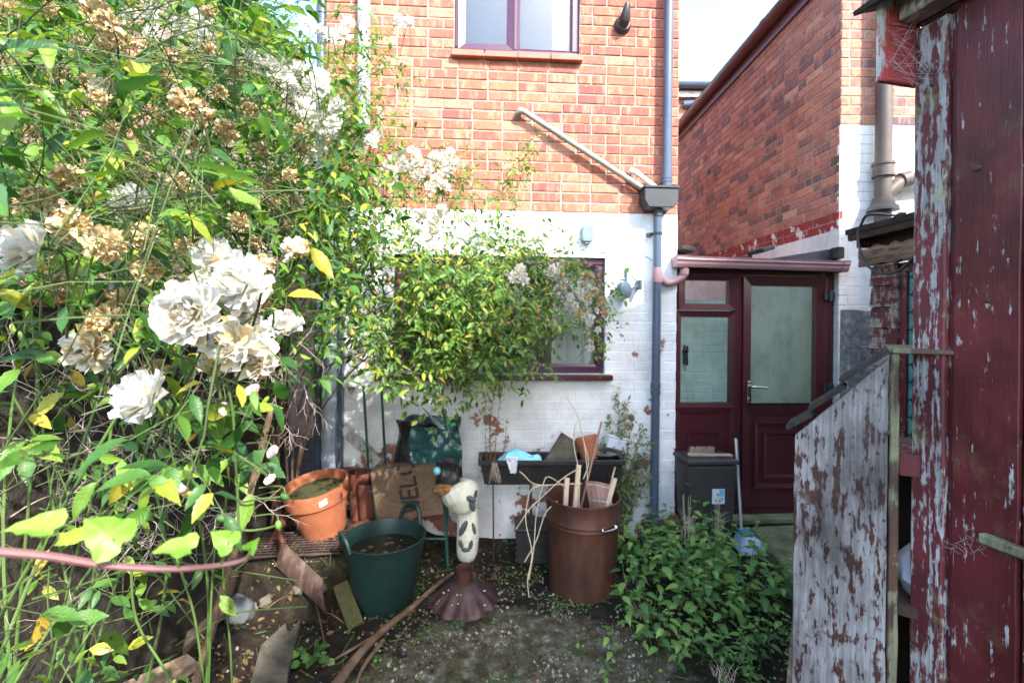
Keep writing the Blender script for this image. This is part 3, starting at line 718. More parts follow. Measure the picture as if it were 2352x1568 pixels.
lw = upvc_window(house, LW, [(LW[0] + .05, LW[1] - .05, LW[2] + .05, LW[3] - .05, False)], M_['upvc2'])
b = MB().box(LW[0] - .03, LW[1] + .05, -.07, .06, LW[2] - .045, LW[2] - .002); W_(b, 'window_sill', M_['upvc'], lw, bevel=.006)
cx0 = HF.uz(1268, 700, .14)[0]; cx1 = HF.uz(1385, 700, .14)[0]
b = MB().grid(lambda s, t: (cx0 + s * (cx1 - cx0), .15 + .012 * math.sin(s * 30), LW[2] + .03 + t * .87), 40, 1); W_(b, 'curtain', M_['lacecurtain'], lw, smooth_=True)
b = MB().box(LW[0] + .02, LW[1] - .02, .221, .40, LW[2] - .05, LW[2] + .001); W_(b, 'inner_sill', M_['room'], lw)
# interior clutter seen through the pane
mg = thing('white_pot', 'small plain white pot standing on the inner window sill', 'pot', HF.w(HF.uz(1197, 840, .27)[0], .27, LW[2] + .002))
MB().lathe([(0.001, 0), (.034, 0), (.038, .085), (.033, .085), (.03, .01), (0.001, .01)], 20).build('body', M_['mug'], mg, True, world_=False)
MB().lathe([(.039, .08), (.041, .08), (.041, .088), (.039, .088), (.039, .08)], 20).build('rim', M_['mug'], mg, True, world_=False)
wk = thing('wicker_basket', 'brown wicker basket with dried grey seed heads behind the window pane', 'basket', HF.w(HF.uz(1266, 840, .31)[0], .31, LW[2] + .002))
MB().lathe([(0.001, 0), (.048, 0), (.058, .13), (.054, .13), (.045, .01), (0.001, .01)], 20, wob=lambda i, a: 1 + .02 * math.sin(a * 20 + i * 3)).build('basket_body', M_['wicker'], wk, True, world_=False)
b = MB()
for k in range(40):
    a = random.uniform(0, 6.28); r = random.uniform(0, .09); p = Vector((r * math.cos(a), r * math.sin(a), random.uniform(.17, .34)))
    b.tube([(0, 0, .1), p], .0015, 4)
    b.lathe([(.001, -.012), (.011, 0), (.001, .012)], 6, Matrix.Translation(p))
b.build('seed_heads', M_['deadtwig'], wk, world_=False)

# rainwater goods and wall fittings: each its own thing on the wall
def wallpipe(name, label, cat, pts, r, mt, dep, collars=(), group=None):
    w = [HF.w(HF.uz(x, y, -dep)[0], -dep, HF.uz(x, y, -dep)[1]) for x, y in pts]
    t = thing(name, label, cat, w[-1])
    MB().tube(w, r, 16).build('pipe', mt, t, True)
    for (x, y, hh, rr) in collars:
        u, z = HF.uz(x, y, -dep)
        MB().tube([HF.w(u, -dep, z - hh), HF.w(u, -dep, z - hh * .5), HF.w(u, -dep, z + hh * .5), HF.w(u, -dep, z + hh)], [rr * .94, rr, rr, rr * .94], 16).build('collar', mt, t, True)
    return t
u1 = HF.uz(1536, 0, -.07)[0]
dp = thing('upper_downpipe', 'blue grey plastic downpipe running down the brick into the hopper', 'downpipe', HF.w(u1, -.075, 2.5))
zh = HF.uz(1518, 455, -.08)[1]
b = MB().tube([HF.w(u1, -.075, TOPZ - .05), HF.w(u1 - .002, -.075, zh + .3)], .034, 16); b.build('pipe', M_['pipe'], dp, True)
b = MB().tube([HF.w(u1 - .002, -.075, zh + .335), HF.w(u1 - .003, -.075, zh + .0)], .037, 16); b.build('lower_section', M_['pipe'], dp, True)
for z in (zh + .155, zh + .13): MB().tube([HF.w(u1 - .003, -.075, z - .010), HF.w(u1 - .003, -.075, z + .010)], .041, 16).build('ring', M_['pipe'], dp, True)
MB().box(-.05, -.036, -.075, 0, zh + .09, zh + .115, HF.M @ Matrix.Translation((u1, 0, 0))).build('bracket', M_['black'], dp)
hp = thing('rainwater_hopper', 'dark grey box shaped hopper head on the wall above the lower downpipe', 'hopper', HF.w(HF.uz(1518, 455, -.08)[0], 0, zh))
hx0, hx1 = HF.uz(1478, 440, -.14)[0], HF.uz(1560, 440, -.14)[0]
hc = (hx0 + hx1) / 2; hw = (hx1 - hx0) / 2
prof = [(hc - hw * .72, zh - .085), (hc + hw * .72, zh - .085), (hc + hw * .95, zh - .03), (hc + hw * .95, zh + .055), (hc - hw * .95, zh + .055), (hc - hw * .95, zh - .03)]
MB().prism(prof, -.15, -.012, HF.M).build('box', M_['hopper'], hp, bevel=.005)
MB().box(hc - hw, hc + hw, -.16, -.013, zh + .056, zh + .075, HF.M).build('rim', M_['hopper'], hp, bevel=.004)
MB().tube([HF.w(hc, -.08, zh - .086), HF.w(hc, -.08, zh - .14)], .033, 14).build('outlet', M_['hopper'], hp, True)
ld = thing('lower_downpipe', 'dark blue downpipe on white wall below the hopper with brown branch socket', 'downpipe', HF.w(hc, -.075, 0.1))
z0_ = 0.16
MB().tube([HF.w(hc, -.075, zh - .141), HF.w(hc - .006, -.075, z0_)], .032, 16).build('pipe', M_['pipe'], ld, True)
for vy, hh in ((885, .022), (900, .012)):
    z = HF.uz(1512, vy, -.07)[1]; MB().tube([HF.w(hc - .004, -.075, z - hh), HF.w(hc - .004, -.075, z + hh)], .038, 16).build('joint', M_['pipe'], ld, True)
z = HF.uz(1512, 537, -.07)[1]
MB().tube([HF.w(hc, -.075, z - .008), HF.w(hc, -.075, z + .008)], .037, 16).box(hc - .062, hc - .03, -.05, 0, z - .012, z + .012, HF.M).build('clip', M_['black'], ld)
zs = HF.uz(1512, 632, -.07)[1]
MB().tube([HF.w(hc, -.075, zs - .055), HF.w(hc, -.075, zs + .055)], .039, 16).build('brown_socket', M_['gutter'], ld, True)
MB().tube([HF.w(hc - .004, -.075, z0_ - .02), HF.w(hc - .004, -.075, z0_ + .03)], .042, 16).build('shoe', M_['pipe'], ld, True)
# gully the pipe stands in
gl = thing('drain_gully', 'black plastic drain gully at the foot of the downpipe', 'drain', HF.w(hc, -.1, 0))
MB().box(hc - .1, hc + .08, -.2, -.004, 0.0, .075, HF.M).build('surround', M_['concrete'], gl, bevel=.01)
MB().box(hc - .08, hc + .06, -.18, -.02, .0752, .139, HF.M).build('grate', M_['black'], gl, bevel=.006)

wp = thing('diagonal_waste_pipe', 'long grey waste pipe slanting across brick wall into the hopper', 'pipe', HF.w(HF.uz(1190, 250)[0], 0, HF.uz(1190, 250)[1]))
a = HF.uz(1190, 252, -.06); c = HF.uz(1482, 437, -.06)
pts = [HF.w(a[0], .0, a[1] - .03), HF.w(a[0], -.045, a[1] - .022), HF.w(a[0] + .012, -.058, a[1] - .008), HF.w(a[0] + .04, -.06, a[1] - .01), HF.w(c[0], -.06, c[1])]
MB().tube(pts, .0215, 14).build('pipe', M_['waste'], wp, True)
MB().tube([pts[0], pts[1], pts[2], pts[3]], .026, 14).build('elbow', M_['waste'], wp, True)
d = (pts[4] - pts[3]); MB().tube([pts[3] + d * .28, pts[3] + d * .33], .026, 14).build('sleeve', M_['waste'], wp, True)
sp_ = thing('short_cream_pipe', 'short cream overflow pipe sloping down into the hopper', 'pipe', HF.w(HF.uz(1452, 392)[0], 0, HF.uz(1452, 392)[1]))
a = HF.uz(1452, 392, -.06); c = HF.uz(1505, 428, -.06)
MB().tube([HF.w(a[0], 0, a[1]), HF.w(a[0], -.05, a[1]), HF.w(a[0] + .02, -.062, a[1] - .008), HF.w(c[0], -.064, c[1] - .01)], .019, 14).build('pipe', M_['cream'], sp_, True)
MB().tube([HF.w(a[0], -.02, a[1]), HF.w(a[0], -.05, a[1]), HF.w(a[0] + .02, -.062, a[1] - .008), HF.w(a[0] + .05, -.063, a[1] - .03)], .0225, 14).build('elbow', M_['cream'], sp_, True)
# flue terminal
u, z = HF.uz(1430, 58, -.02)
fl = thing('flue_terminal', 'round black flue terminal with upturned spout on upper brick wall', 'flue', HF.w(u, 0, z))
MF = HF.M @ Matrix.Translation((u, 0, z)) @ Matrix.Rotation(math.pi / 2, 4, 'X')
MB().lathe([(.001, .004), (.06, .004), (.066, .012), (.064, .024), (.05, .045), (.001, .05)], 24, MF).build('flange', M_['hopper'], fl, True)
MB().tube([HF.w(u, -.03, z - .005), HF.w(u, -.075, z + .01), HF.w(u + .002, -.10, z + .05), HF.w(u + .008, -.11, z + .105)], [.04, .042, .032, .018], 16).build('spout', M_['black'], fl, True)
# junction box and cable
u, z = HF.uz(1348, 540, -.03)
jb = thing('junction_box', 'small pale grey electrical box on the white wall above window', 'box', HF.w(u, 0, z))
MB().prism([(u - .045, z - .04), (u - .035, z - .055), (u + .035, z - .055), (u + .045, z - .04), (u + .045, z + .06), (u + .038, z + .066), (u - .038, z + .066), (u - .045, z + .06)], -.06, -.005, HF.M).build('casing', M_['jbox'], jb, bevel=.007)
MB().box(u - .02, u + .018, -.05, -.012, z - .069, z - .0555, HF.M).build('gland', M_['jbox'], jb, bevel=.003)
pts = catmull([HF.w(u, -.03, z - .069), HF.w(u + .01, -.012, z - .12)] + [HF.w(HF.uz(x, y)[0], -.008, HF.uz(x, y)[1]) for x, y in ((1372, 578), (1390, 579), (1410, 571), (1440, 573), (1475, 585), (1502, 600))], 6)
MB().tube(pts, .003, 6).build('cable', M_['thinwire'], jb, True)
# retractable line bracket
u, z = HF.uz(1431, 667, -.05)
wl = thing('washing_line_reel', 'round blue grey washing line reel on a triangular wall bracket', 'line reel', HF.w(HF.uz(1440, 640)[0], 0, z))
MB().lathe([(.001, -.028), (.06, -.028), (.066, -.02), (.066, .02), (.06, .028), (.001, .028)], 24, HF.M @ Matrix.Translation((u - .005, -.09, z)) @ Matrix.Rotation(R(35), 4, 'Z') @ Matrix.Rotation(math.pi / 2, 4, 'X')).build('reel', M_['slate'], wl, True, bevel=.003)
ut, zt = HF.uz(1437, 618); u2, z2 = HF.uz(1468, 655)
MB().box(ut - .008, ut + .008, -.02, -.004, z - .05, zt + .01, HF.M).build('back_plate', M_['slate'], wl, bevel=.002)
MB().tube([HF.w(ut, -.02, zt - .01), HF.w(u2 - .02, -.08, z2 + .0)], .006, 8).build('arm', M_['slate'], wl)
MB().tube([HF.w(u + .03, -.08, z), HF.w(u2 - .02, -.08, z2 - .005)], .006, 8).build('stay', M_['slate'], wl)
MB().box(u2 - .03, u2 - .008, -.1, -.004, z2 - .04, z2 + .035, HF.M).build('hook_block', M_['slate'], wl, bevel=.004)
# pipes on the left of the house wall
t = wallpipe('white_downpipe', 'white plastic downpipe standing against left end of house wall', 'downpipe', [(836, -60), (836, 300)], .045, M_['whitepipe'], .07)
uu, zz = HF.uz(836, 300, -.07)
ul, _ = HF.uz(757, 900, -.07)
t2 = thing('left_downpipe', 'pale grey downpipe reaching the ground beside the boundary wall', 'downpipe', HF.w(ul, -.07, .2))
MB().tube([HF.w(ul, -.07, 2.5), HF.w(ul, -.07, .1)], .048, 16).build('pipe', M_['whitepipe'], t2, True)
MB().tube([HF.w(ul, -.07, 1.0), HF.w(ul, -.07, 1.09)], .054, 16).build('collar', M_['whitepipe'], t2, True)
MB().box(ul + .056, ul + .085, -.06, -.004, .1, 2.45, HF.M).build('trim_strip', M_['pipe'], t2, bevel=.003)
t3 = thing('corner_downpipe', 'dark blue downpipe at left corner of house against the sky', 'downpipe', HF.w(HW - .03, .0, .2))
MB().tube([HF.w(HW - .04, .03, TOPZ), HF.w(HW - .04, .03, -.05)], .036, 16).build('pipe', M_['pipe'], t3, True)
for z in (1.2, 2.9, 3.9): MB().tube([HF.w(HW - .04, .03, z), HF.w(HW - .04, .03, z + .06)], .042, 16).build('collar', M_['pipe'], t3, True)

# ------------------------------------------------------------------ right hand brick wing
WX, WY, WTOP = 2.585, 3.76, 4.65
wing = thing('brick_wing', 'neighbouring red brick wing with white painted end wall and eaves gutter', 'house', (WX, WY, 0))
WE = Matrix.Translation((WX, WY, 0))                                                       # end wall, facing the camera
WS = Matrix.Translation((WX, WY, 0)) @ Matrix.Rotation(-math.pi / 2, 4, 'Z')               # side wall, facing left: local -x runs away
zE, zS, zR = 3.20, 2.415, 2.58
kk = lambda z: round(z / 0.075) * 0.075
zE, zS, zR = kk(zE), kk(zS), kk(zR)
SL = 4.1
MB().box(WX + .0, WX + .3, WY + .0, WY + SL, zS, WTOP).box(WX + .3, WX + 3, WY, WY + .3, zE, WTOP).build('wall_mortar', M_['mortar'], wing)
MB().box(WX, WX + .3, WY + .001, WY + SL, -.3, zS).box(WX + .3, WX + 3, WY + .001, WY + .3, -.3, zE).build('painted_wall', M_['white2'], wing)
MB().prism([(WX - .12, WTOP + .02), (WX + 3.1, WTOP + .02), (WX + 1.5, WTOP + 1.1)], WY - .1, WY + SL + .1).build('roof', M_['rooft'], wing)
ends = lay(0, 3.0, 0, WTOP, [], 9, 0.25)
sides = lay(-SL, 0, 0, WTOP, [], 10, 0.16)
it1 = [(WE, x, z, L) for (x, z, L, i) in ends if z > zE]
it2 = [(WS, x, z, L) for (x, z, L, i) in sides if z > zR]
place_bricks(wing, it1 + it2, M_['brick2'], 300, proud=.0045)
place_bricks(wing, [(WS, x, z, L) for (x, z, L, i) in sides if zS < z < zR], M_['redpaint'], 60, 'red_painted_brick', .004, fill=1.05, jit=.5)
place_bricks(wing, [(WE, x, z, L) for (x, z, L, i) in ends if z < zE and x < 1.2] + [(WS, x, z, L) for (x, z, L, i) in sides if z < zS], M_['white2'], 150, 'painted_brick', .0016, fill=1.09, jit=.3)
gt = thing('eaves_gutter', 'dark brown plastic gutter along the eaves of the brick wing', 'gutter', (WX - .1, WY, WTOP - .05))
def gutter_mesh(b, p, q, r, seg=8):
    p, q = Vector(p), Vector(q)
    d = (q - p).normalized(); s = d.cross(Vector((0, 0, 1))).normalized()
    vs = []
    for e in (p, q):
        for k in range(seg + 1):
            a = math.pi * k / seg
            vs.append(e + s * math.cos(a) * r - Vector((0, 0, 1)) * math.sin(a) * r)
        for k in range(seg, -1, -1):
            a = math.pi * k / seg
            vs.append(e + s * math.cos(a) * r * .9 - Vector((0, 0, 1)) * (math.sin(a) * r * .9))
    m = 2 * (seg + 1)
    fs = [(k, (k + 1) % m, (k + 1) % m + m, k + m) for k in range(m)]
    fs += [tuple(range(m - 1, -1, -1)), tuple(range(m, 2 * m))]
    return b.add(vs, fs)
gutter_mesh(MB(), (WX - .075, WY - .12, WTOP - .01), (WX - .075, WY + SL, WTOP - .03), .07).build('channel', M_['browngutter'], gt, True)
for y in (WY + .9, WY + 2.6): gutter_mesh(MB(), (WX - .075, y, WTOP - .008), (WX - .075, y + .08, WTOP - .009), .076).build('union', M_['browngutter'], gt, True)
MB().box(WX - .03, WX - .001, WY - .1, WY + SL, WTOP - .18, WTOP).build('fascia_board', M_['browngutter'], gt)
# soil pipe on the end wall
px = P(2030, 300, WY - .09).x
so = thing('soil_pipe', 'weathered brown cast iron soil pipe with branch on the wing end wall', 'pipe', (px, WY - .09, 1.6))
zc = P(2030, 390, WY - .09).z; zf = P(2025, 470, WY - .09).z; zb2 = P(2030, 415, WY - .09).z
MB().tube([(px, WY - .09, WTOP + .3), (px - .0, WY - .09, .05)], .056, 20).build('pipe', M_['soil'], so, True)
for dz in (-.045, .045): MB().tube([(px, WY - .09, zc + dz - .011), (px, WY - .09, zc + dz + .011)], .076, 20).build('ring', M_['soil'], so, True)
MB().tube([(px, WY - .09, zc - .05), (px, WY - .09, zc + .05)], .068, 20).build('socket', M_['soil'], so, True)
MB().tube([(px, WY - .09, zb2 - .12), (px + .09, WY - .09, zb2 - .04), (px + .16, WY - .09, zb2 + .012), (px + .5, WY - .09, zb2 + .03)], [.05, .05, .047, .042], 16).build('branch', M_['soil'], so, True)
MB().tube([(px + .13, WY - .09, zb2 + .0), (px + .2, WY - .09, zb2 + .02)], .06, 16).build('branch_collar', M_['soil'], so, True)
MB().tube([(px, WY - .09, zf - .05), (px, WY - .09, zf - .02), (px, WY - .09, zf + .0), (px, WY - .09, zf + .05)], [.105, .10, .078, .072], 20).build('base_flange', M_['soil'], so, True)
# far house that closes the gap between the two
fh = thing('far_brick_house', 'distant brick house with dark gutter seen through the gap', 'house', (2.2, 9.0, 0))
zt = P(1580, 205, 9.0).z
MB().box(.9, 6.5, 9.0, 12, -.3, zt - .2).build('wall', M_['mortar'], fh)
fb = lay(0, 5.6, 0, kk(zt - .2), [], 14)
place_bricks(fh, [(Matrix.Translation((.9, 9.0, 0)), x, z, L) for (x, z, L, i) in fb], M_['brick2'], 40, vis=lambda vx, vy: 1550 < vx < 1640)
MB().box(.8, 6.6, 8.88, 12.1, zt - .199, zt - .1).build('soffit', M_['greybeam'], fh)
gutter_mesh(MB(), (.8, 8.83, zt + .02), (6.6, 8.83, zt + .02), .09).build('gutter', M_['pipe'], fh, True)
MB().prism([(.8, zt - .1), (6.6, zt - .1), (6.6, zt - .02), (.8, zt - .02)], 8.9, 12.1).build('roof', M_['rooft'], fh)
MB().tube([(P(1572, 230, 8.9).x, 8.95, zt - .32), (P(1600, 230, 8.9).x, 8.9, zt - .32)], .07, 12).build('pipe_elbow', M_['pipe'], fh, True)

# ------------------------------------------------------------------ lean-to with door
DF = Frame(1.262, 3.715, R(4.3))
def dz(vx, vy, dep=0.0): return DF.uz(vx, vy, dep)
dt = thing('porch', 'rosewood plastic lean-to porch front with side light and half glazed door', 'porch', DF.o, DF.a)
DW = dz(1916, 900)[0]; zt_ = dz(1700, 618)[1]; zb_ = dz(1700, 1180)[1]
Q = lambda b, n, m, p=dt, **k: link(n, b.mesh(n, m, **k), p)
xm0, xm1 = dz(1690, 900)[0], dz(1703, 900)[0]
fwid = .03
b = MB().box(.0, fwid, .0, .07, zb_, zt_).box(DW - fwid, DW, 0, .07, zb_, zt_).box(fwid, DW - fwid, .001, .069, zt_ - .045, zt_).box(fwid, DW - fwid, .001, .069, zb_, zb_ + .05)
b.box(xm0 - .012, xm1, .002, .068, zb_ + .05, zt_ - .045)
Q(b, 'frame', M_['upvc'], bevel=.004)
def bars(o, f, y, yd, ch=.012):
    """four mitred bars round an opening: o = outer (x0,x1,z0,z1), f = widths (left,right,bottom,top)"""
    x0, x1, z0, z1 = o
    oo = [(x0, z0), (x1, z0), (x1, z1), (x0, z1)]
    ii = [(x0 + f[0], z0 + f[2]), (x1 - f[1], z0 + f[2]), (x1 - f[1], z1 - f[3]), (x0 + f[0], z1 - f[3])]
    s = MB()
    for k in range(4):
        k2 = (k + 1) % 4
        A, B_, C, D_ = oo[k], oo[k2], ii[k2], ii[k]
        s.add([(A[0], y, A[1]), (B_[0], y, B_[1]), (C[0], y + ch, C[1]), (D_[0], y + ch, D_[1]), (A[0], yd, A[1]), (B_[0], yd, B_[1]), (C[0], yd, C[1]), (D_[0], yd, D_[1])],
              [(0, 1, 2, 3), (4, 7, 6, 5), (0, 4, 5, 1), (2, 6, 7, 3), (1, 5, 6, 2), (0, 3, 7, 4)])
    return s, (ii[0][0], ii[1][0], ii[0][1], ii[2][1])
# top light
zr = dz(1620, 712)[1]
s, i_ = bars((fwid + .004, xm0 - .014, zr, zt_ - .05), (.055, .055, .05, .045), -.02, .04)
tl = Q(s, 'top_light', M_['upvc']); Q(MB().box(*[i_[0] - .005, i_[1] + .005, .012, .018, i_[2] - .005, i_[3] + .005]), 'pane', M_['glass'], tl)
# side light: rails, pane, panel
zr2 = dz(1620, 925)[1]
s, i2 = bars((fwid + .001, xm0 - .013, zr2 - .035, zr - .006), (.035, .035, .035, .05), -.004, .045)
sl = Q(s, 'side_light', M_['upvc']); Q(MB().box(i2[0] - .005, i2[1] + .005, .02, .026, i2[2] - .005, i2[3] + .005), 'pane', M_['glass'], sl)
s, i3 = bars((fwid + .001, xm0 - .013, zb_ + .051, zr2 - .036), (.035, .035, .06, .05), -.003, .045)
pn = Q(s, 'lower_frame', M_['upvc'])
Q(MB().box(i3[0] - .004, i3[1] + .004, .014, .034, i3[2] - .004, i3[3] + .004), 'panel', M_['upvc'], pn)
zc_ = dz(1610, 1000)[1]
s, _ = bars((i3[0] + .06, i3[1] - .06, i3[2] + .08, zc_ + .03), (.03, .03, .03, .03), .004, .0139, .008); Q(s, 'moulding', M_['upvc'], pn)
# door leaf
xd1 = DW - fwid - .004
zg = dz(1790, 928)[1]
s, i4 = bars((xm1 + .004, xd1 - .055, zg - .0, zt_ - .055), (.07, .07, .0, .075), -.012, .05)
door = Q(s, 'door', M_['upvc'])
Q(MB().box(xd1 - .054, xd1, -.008, .05, zb_ + .055, zt_ - .055), 'hinge_stile', M_['upvc'], door, bevel=.004)
Q(MB().box(i4[0] - .005, i4[1] + .005, .016, .022, zg - .005, i4[3] + .005), 'pane', M_['glass'], door)
s, i5 = bars((xm1 + .004, xd1 - .055, zb_ + .055, zg - .001), (.075, .075, .09, .085), -.012, .05)
Q(s, 'lower_rail', M_['upvc'], door)
Q(MB().box(i5[0] - .004, i5[1] + .004, .006, .04, i5[2] - .004, i5[3] + .004), 'panel', M_['upvc'], door)
s, i6 = bars((i5[0] + .03, i5[1] - .03, i5[2] + .06, i5[3] - .06), (.03, .03, .03, .03), -.012, .0059, .010); Q(s, 'moulding', M_['upvc'], door)
s, _ = bars((i6[0] + .05, i6[1] - .05, i6[2] + .05, i6[3] - .05), (.022, .022, .022, .022), -.006, .0059, .008); Q(s, 'inner_moulding', M_['upvc'], door)
hx, hz0 = dz(1718, 902)
Q(MB().box(hx - .016, hx + .016, -.022, -.0122, hz0 - .085, hz0 + .095), 'lock_plate', M_['chrome'], door, bevel=.004)
b = MB().tube([(hx, -.022, hz0 + .055), (hx, -.06, hz0 + .055), (hx + .02, -.066, hz0 + .055), (hx + .125, -.062, hz0 + .048)], [.011, .010, .010, .008], 10)
Q(b, 'lever', M_['chrome'], door, smooth_=True)
Q(MB().lathe([(.001, 0), (.011, 0), (.011, .012), (.001, .012)], 12, Matrix.Translation((hx, -.022, hz0 - .045)) @ Matrix.Rotation(math.pi / 2, 4, 'X')), 'lock', M_['chrome'], door)
for vy in (680, 890):
    z = dz(1900, vy)[1]
    Q(MB().box(xd1 - .075, xd1 + .006, -.03, -.0122, z - .03, z + .035).tube([(xd1 - .034, -.034, z - .04), (xd1 - .034, -.034, z + .045)], .012, 10), 'hinge', M_['hopper'], door)
Q(MB().box(-.005, DW + .01, -.09, .09, zb_ - .05, zb_ - .003), 'threshold', M_['slab'], bevel=.008)
Q(MB().box(.002, DW - .002, .002, .09, -.3, zb_ - .051), 'plinth', M_['concrete'])
# back of the lean-to: roof sheet, inner walls painted mint
BD = 1.5
ztop = zt_ + .04
Q(MB().add([(-.0, .12, ztop + .05), (DW, .12, ztop + .05), (DW, BD, ztop + .15), (0, BD, ztop + .15), (0, .12, ztop + .058), (DW, .12, ztop + .058), (DW, BD, ztop + .158), (0, BD, ztop + .158)],
           [(0, 3, 2, 1), (4, 5, 6, 7), (0, 1, 5, 4), (1, 2, 6, 5), (2, 3, 7, 6), (3, 0, 4, 7)]), 'roof_sheet', M_['poly'])
for k in range(3):
    x = (.02, DW / 2, DW - .04)[k]
    Q(MB().add([(x, .1, ztop + .059), (x + .03, .1, ztop + .059), (x + .03, BD, ztop + .159), (x, BD, ztop + .159), (x, .1, ztop + .085), (x + .03, .1, ztop + .085), (x + .03, BD, ztop + .185), (x, BD, ztop + .185)],
               [(0, 3, 2, 1), (4, 5, 6, 7), (0, 1, 5, 4), (1, 2, 6, 5), (2, 3, 7, 6), (3, 0, 4, 7)]), 'glazing_bar', M_['browngutter'])
Q(MB().box(.0, DW, .072, .118, zt_ - .05, ztop + .045), 'eaves_beam', M_['upvc'])
iw = MB().box(0.004, DW - .006, BD + .002, BD + .1, 0, 1.9)
Q(iw, 'inner_wall', M_['greenwall'])
for (x, z, L, i) in lay(.01, DW - .01, .12, 1.87, [], 21):
    Q_ = None
place_bricks(dt, [(DF.M @ Matrix.Translation((0, BD, 0)), x, z, L) for (x, z, L, i) in lay(.01, DW - .01, .12, 1.87, [], 21)], M_['greenwall'], 120, 'inner_brick', .0025, fill=1.08, jit=.4, vis=lambda vx, vy: 1545 < vx < 1920)
Q(MB().box(0.005, DW - .007, .13, BD, .0, .11), 'inner_floor', M_['slab'])
Q(MB().box(0.006, .012, .13, BD, .111, 2.2), 'inner_side', M_['greenwall'])
Q(MB().box(DW - .04, DW - .02, .13, BD - .01, .111, 2.02), 'inner_side', M_['greenwall'])
ir = thing('hanging_clip', 'dark metal clip hanging on the mint painted wall inside the porch', 'hook', DF.w(*(lambda q: (q[0], BD - .02, q[1]))(dz(1572, 815, BD))))
q = dz(1572, 815, BD - .02)
MB().tube([DF.w(q[0], BD - .03, q[1] + .11), DF.w(q[0] - .012, BD - .03, q[1] + .03), DF.w(q[0] - .002, BD - .03, q[1] - .1)], .012, 8).build('left_jaw', M_['black'], ir)
MB().tube([DF.w(q[0] + .03, BD - .03, q[1] + .1), DF.w(q[0] + .02, BD - .03, q[1] + .03), DF.w(q[0] + .028, BD - .03, q[1] - .11)], .012, 8).box(q[0] - .02, q[0] + .035, BD - .045, BD - .006, q[1] + .025, q[1] + .05, DF.M).build('right_jaw', M_['black'], ir)
# gutter over the door
pg = thing('porch_gutter', 'faded pink brown square gutter over the porch door with outlet elbow', 'gutter', DF.w(0, -.1, zt_))
a = dz(1553, 600, -.12); c = dz(1936, 612, -.12)
gz0, gz1 = a[1], c[1]
def gut(x0, x1, s=1.0):
    zl = lambda x: gz0 + (gz1 - gz0) * (x - a[0]) / (c[0] - a[0])
    pr = [(-.175, .035), (-.170, .02), (-.172, .012), (-.16, -.005), (-.158, -.02), (-.145, -.042), (-.075, -.042), (-.06, .03)]
    cyy, czz = -.115, -.004
    vs = []
    for x in (x0, x1):
        for (y, z) in pr: vs.append((x, cyy + (y - cyy) * s, zl(x) + czz + (z - czz) * s))
    n = len(pr)
    return MB().add(vs, [(k, (k + 1) % n, (k + 1) % n + n, k + n) for k in range(n)] + [tuple(range(n)), tuple(range(2 * n - 1, n - 1, -1))])
link('channel', gut(a[0] + .0, c[0]).mesh('channel', M_['gutter'], local=None), pg, DF.M)
for (x0, x1) in ((a[0] - .012, a[0] + .07), (c[0] - .03, c[0] + .02)):
    link('end_stop', gut(x0, x1, 1.1).mesh('end_stop', M_['gutter'], local=None), pg, DF.M)
q1 = dz(1572, 628, -.11)
pts = catmull([DF.w(q1[0], -.11, q1[1] + .05), DF.w(q1[0], -.11, q1[1] + .0), DF.w(q1[0] - .03, -.105, q1[1] - .04), DF.w(q1[0] - .13, -.10, q1[1] - .075), HF.w(hc, -.075, zs)], 4)
MB().tube(pts, .028, 14).build('outlet_elbow', M_['gutter'], pg, True)
MB().tube([pts[1], pts[5]], .034, 14).build('elbow_socket', M_['gutter'], pg, True)
# bits of tile and flashing above the gutter
rt = thing('porch_verge', 'dark tile ends and flashing on top of the porch gutter', 'flashing', DF.w(.1, 0, ztop))
for vx, w_, h_, r_ in ((1572, .11, .035, 8), (1752, .10, .035, -18)):
    q = dz(vx, 577, -.05)
    link('tile_end', MB().box(-w_ / 2, w_ / 2, -.1, .12, -h_ / 2, h_ / 2).mesh('tile_end', M_['felt'], bevel=.006), rt, DF.M @ Matrix.Translation((q[0], -.03, q[1] + .01)) @ Matrix.Rotation(R(r_), 4, 'Y'))
q = dz(1930, 583, -.02); q0 = dz(1780, 592, -.02)
MB().add([(q0[0], -.02, q0[1]), (q[0], -.02, q0[1] - .02), (q[0], -.02, q[1] + .05), (q0[0], .02, q0[1]), (q[0], .02, q0[1] - .02), (q[0], .02, q[1] + .05)],
         [(0, 1, 2), (3, 5, 4), (0, 3, 4, 1), (1, 4, 5, 2), (2, 5, 3, 0)], DF.M).build('lead_flashing', M_['hopper'], rt)
link('end_cap', MB().box(-.03, .03, -.05, .04, -.04, .05).mesh('end_cap', M_['felt'], bevel=.008), rt, DF.M @ Matrix.Translation((dz(1922, 590, -.05)[0], -.05, dz(1922, 583, -.05)[1])))
Q(MB().box(.0, DW, -.058, .07, zt_ + .0005, zt_ + .06), 'soffit_board', M_['browngutter'])

# step and mossy slab in front of the door
q = P(1720, 1192, 3.5)
sb = MB()
e1, e2 = P(1735, 1195, 3.55), P(1850, 1320, 2.75)
sbx = [(e1.x, 3.62), (2.55, 3.70), (2.55, 2.5), (P(1860, 1320, 2.6).x, 2.5), (P(1850, 1300, 2.75).x, 2.75)]
zs_ = .10
n = len(sbx)
sb.add([(x, y, -.05) for x, y in sbx] + [(x, y, zs_) for x, y in sbx], [tuple(range(n - 1, -1, -1)), tuple(range(n, 2 * n))] + [(i, (i + 1) % n, (i + 1) % n + n, i + n) for i in range(n)])
tag(sb.build('path', M_['slab'], bevel=.012), 'green mossy concrete slab leading to the porch door', None, None, 'structure')

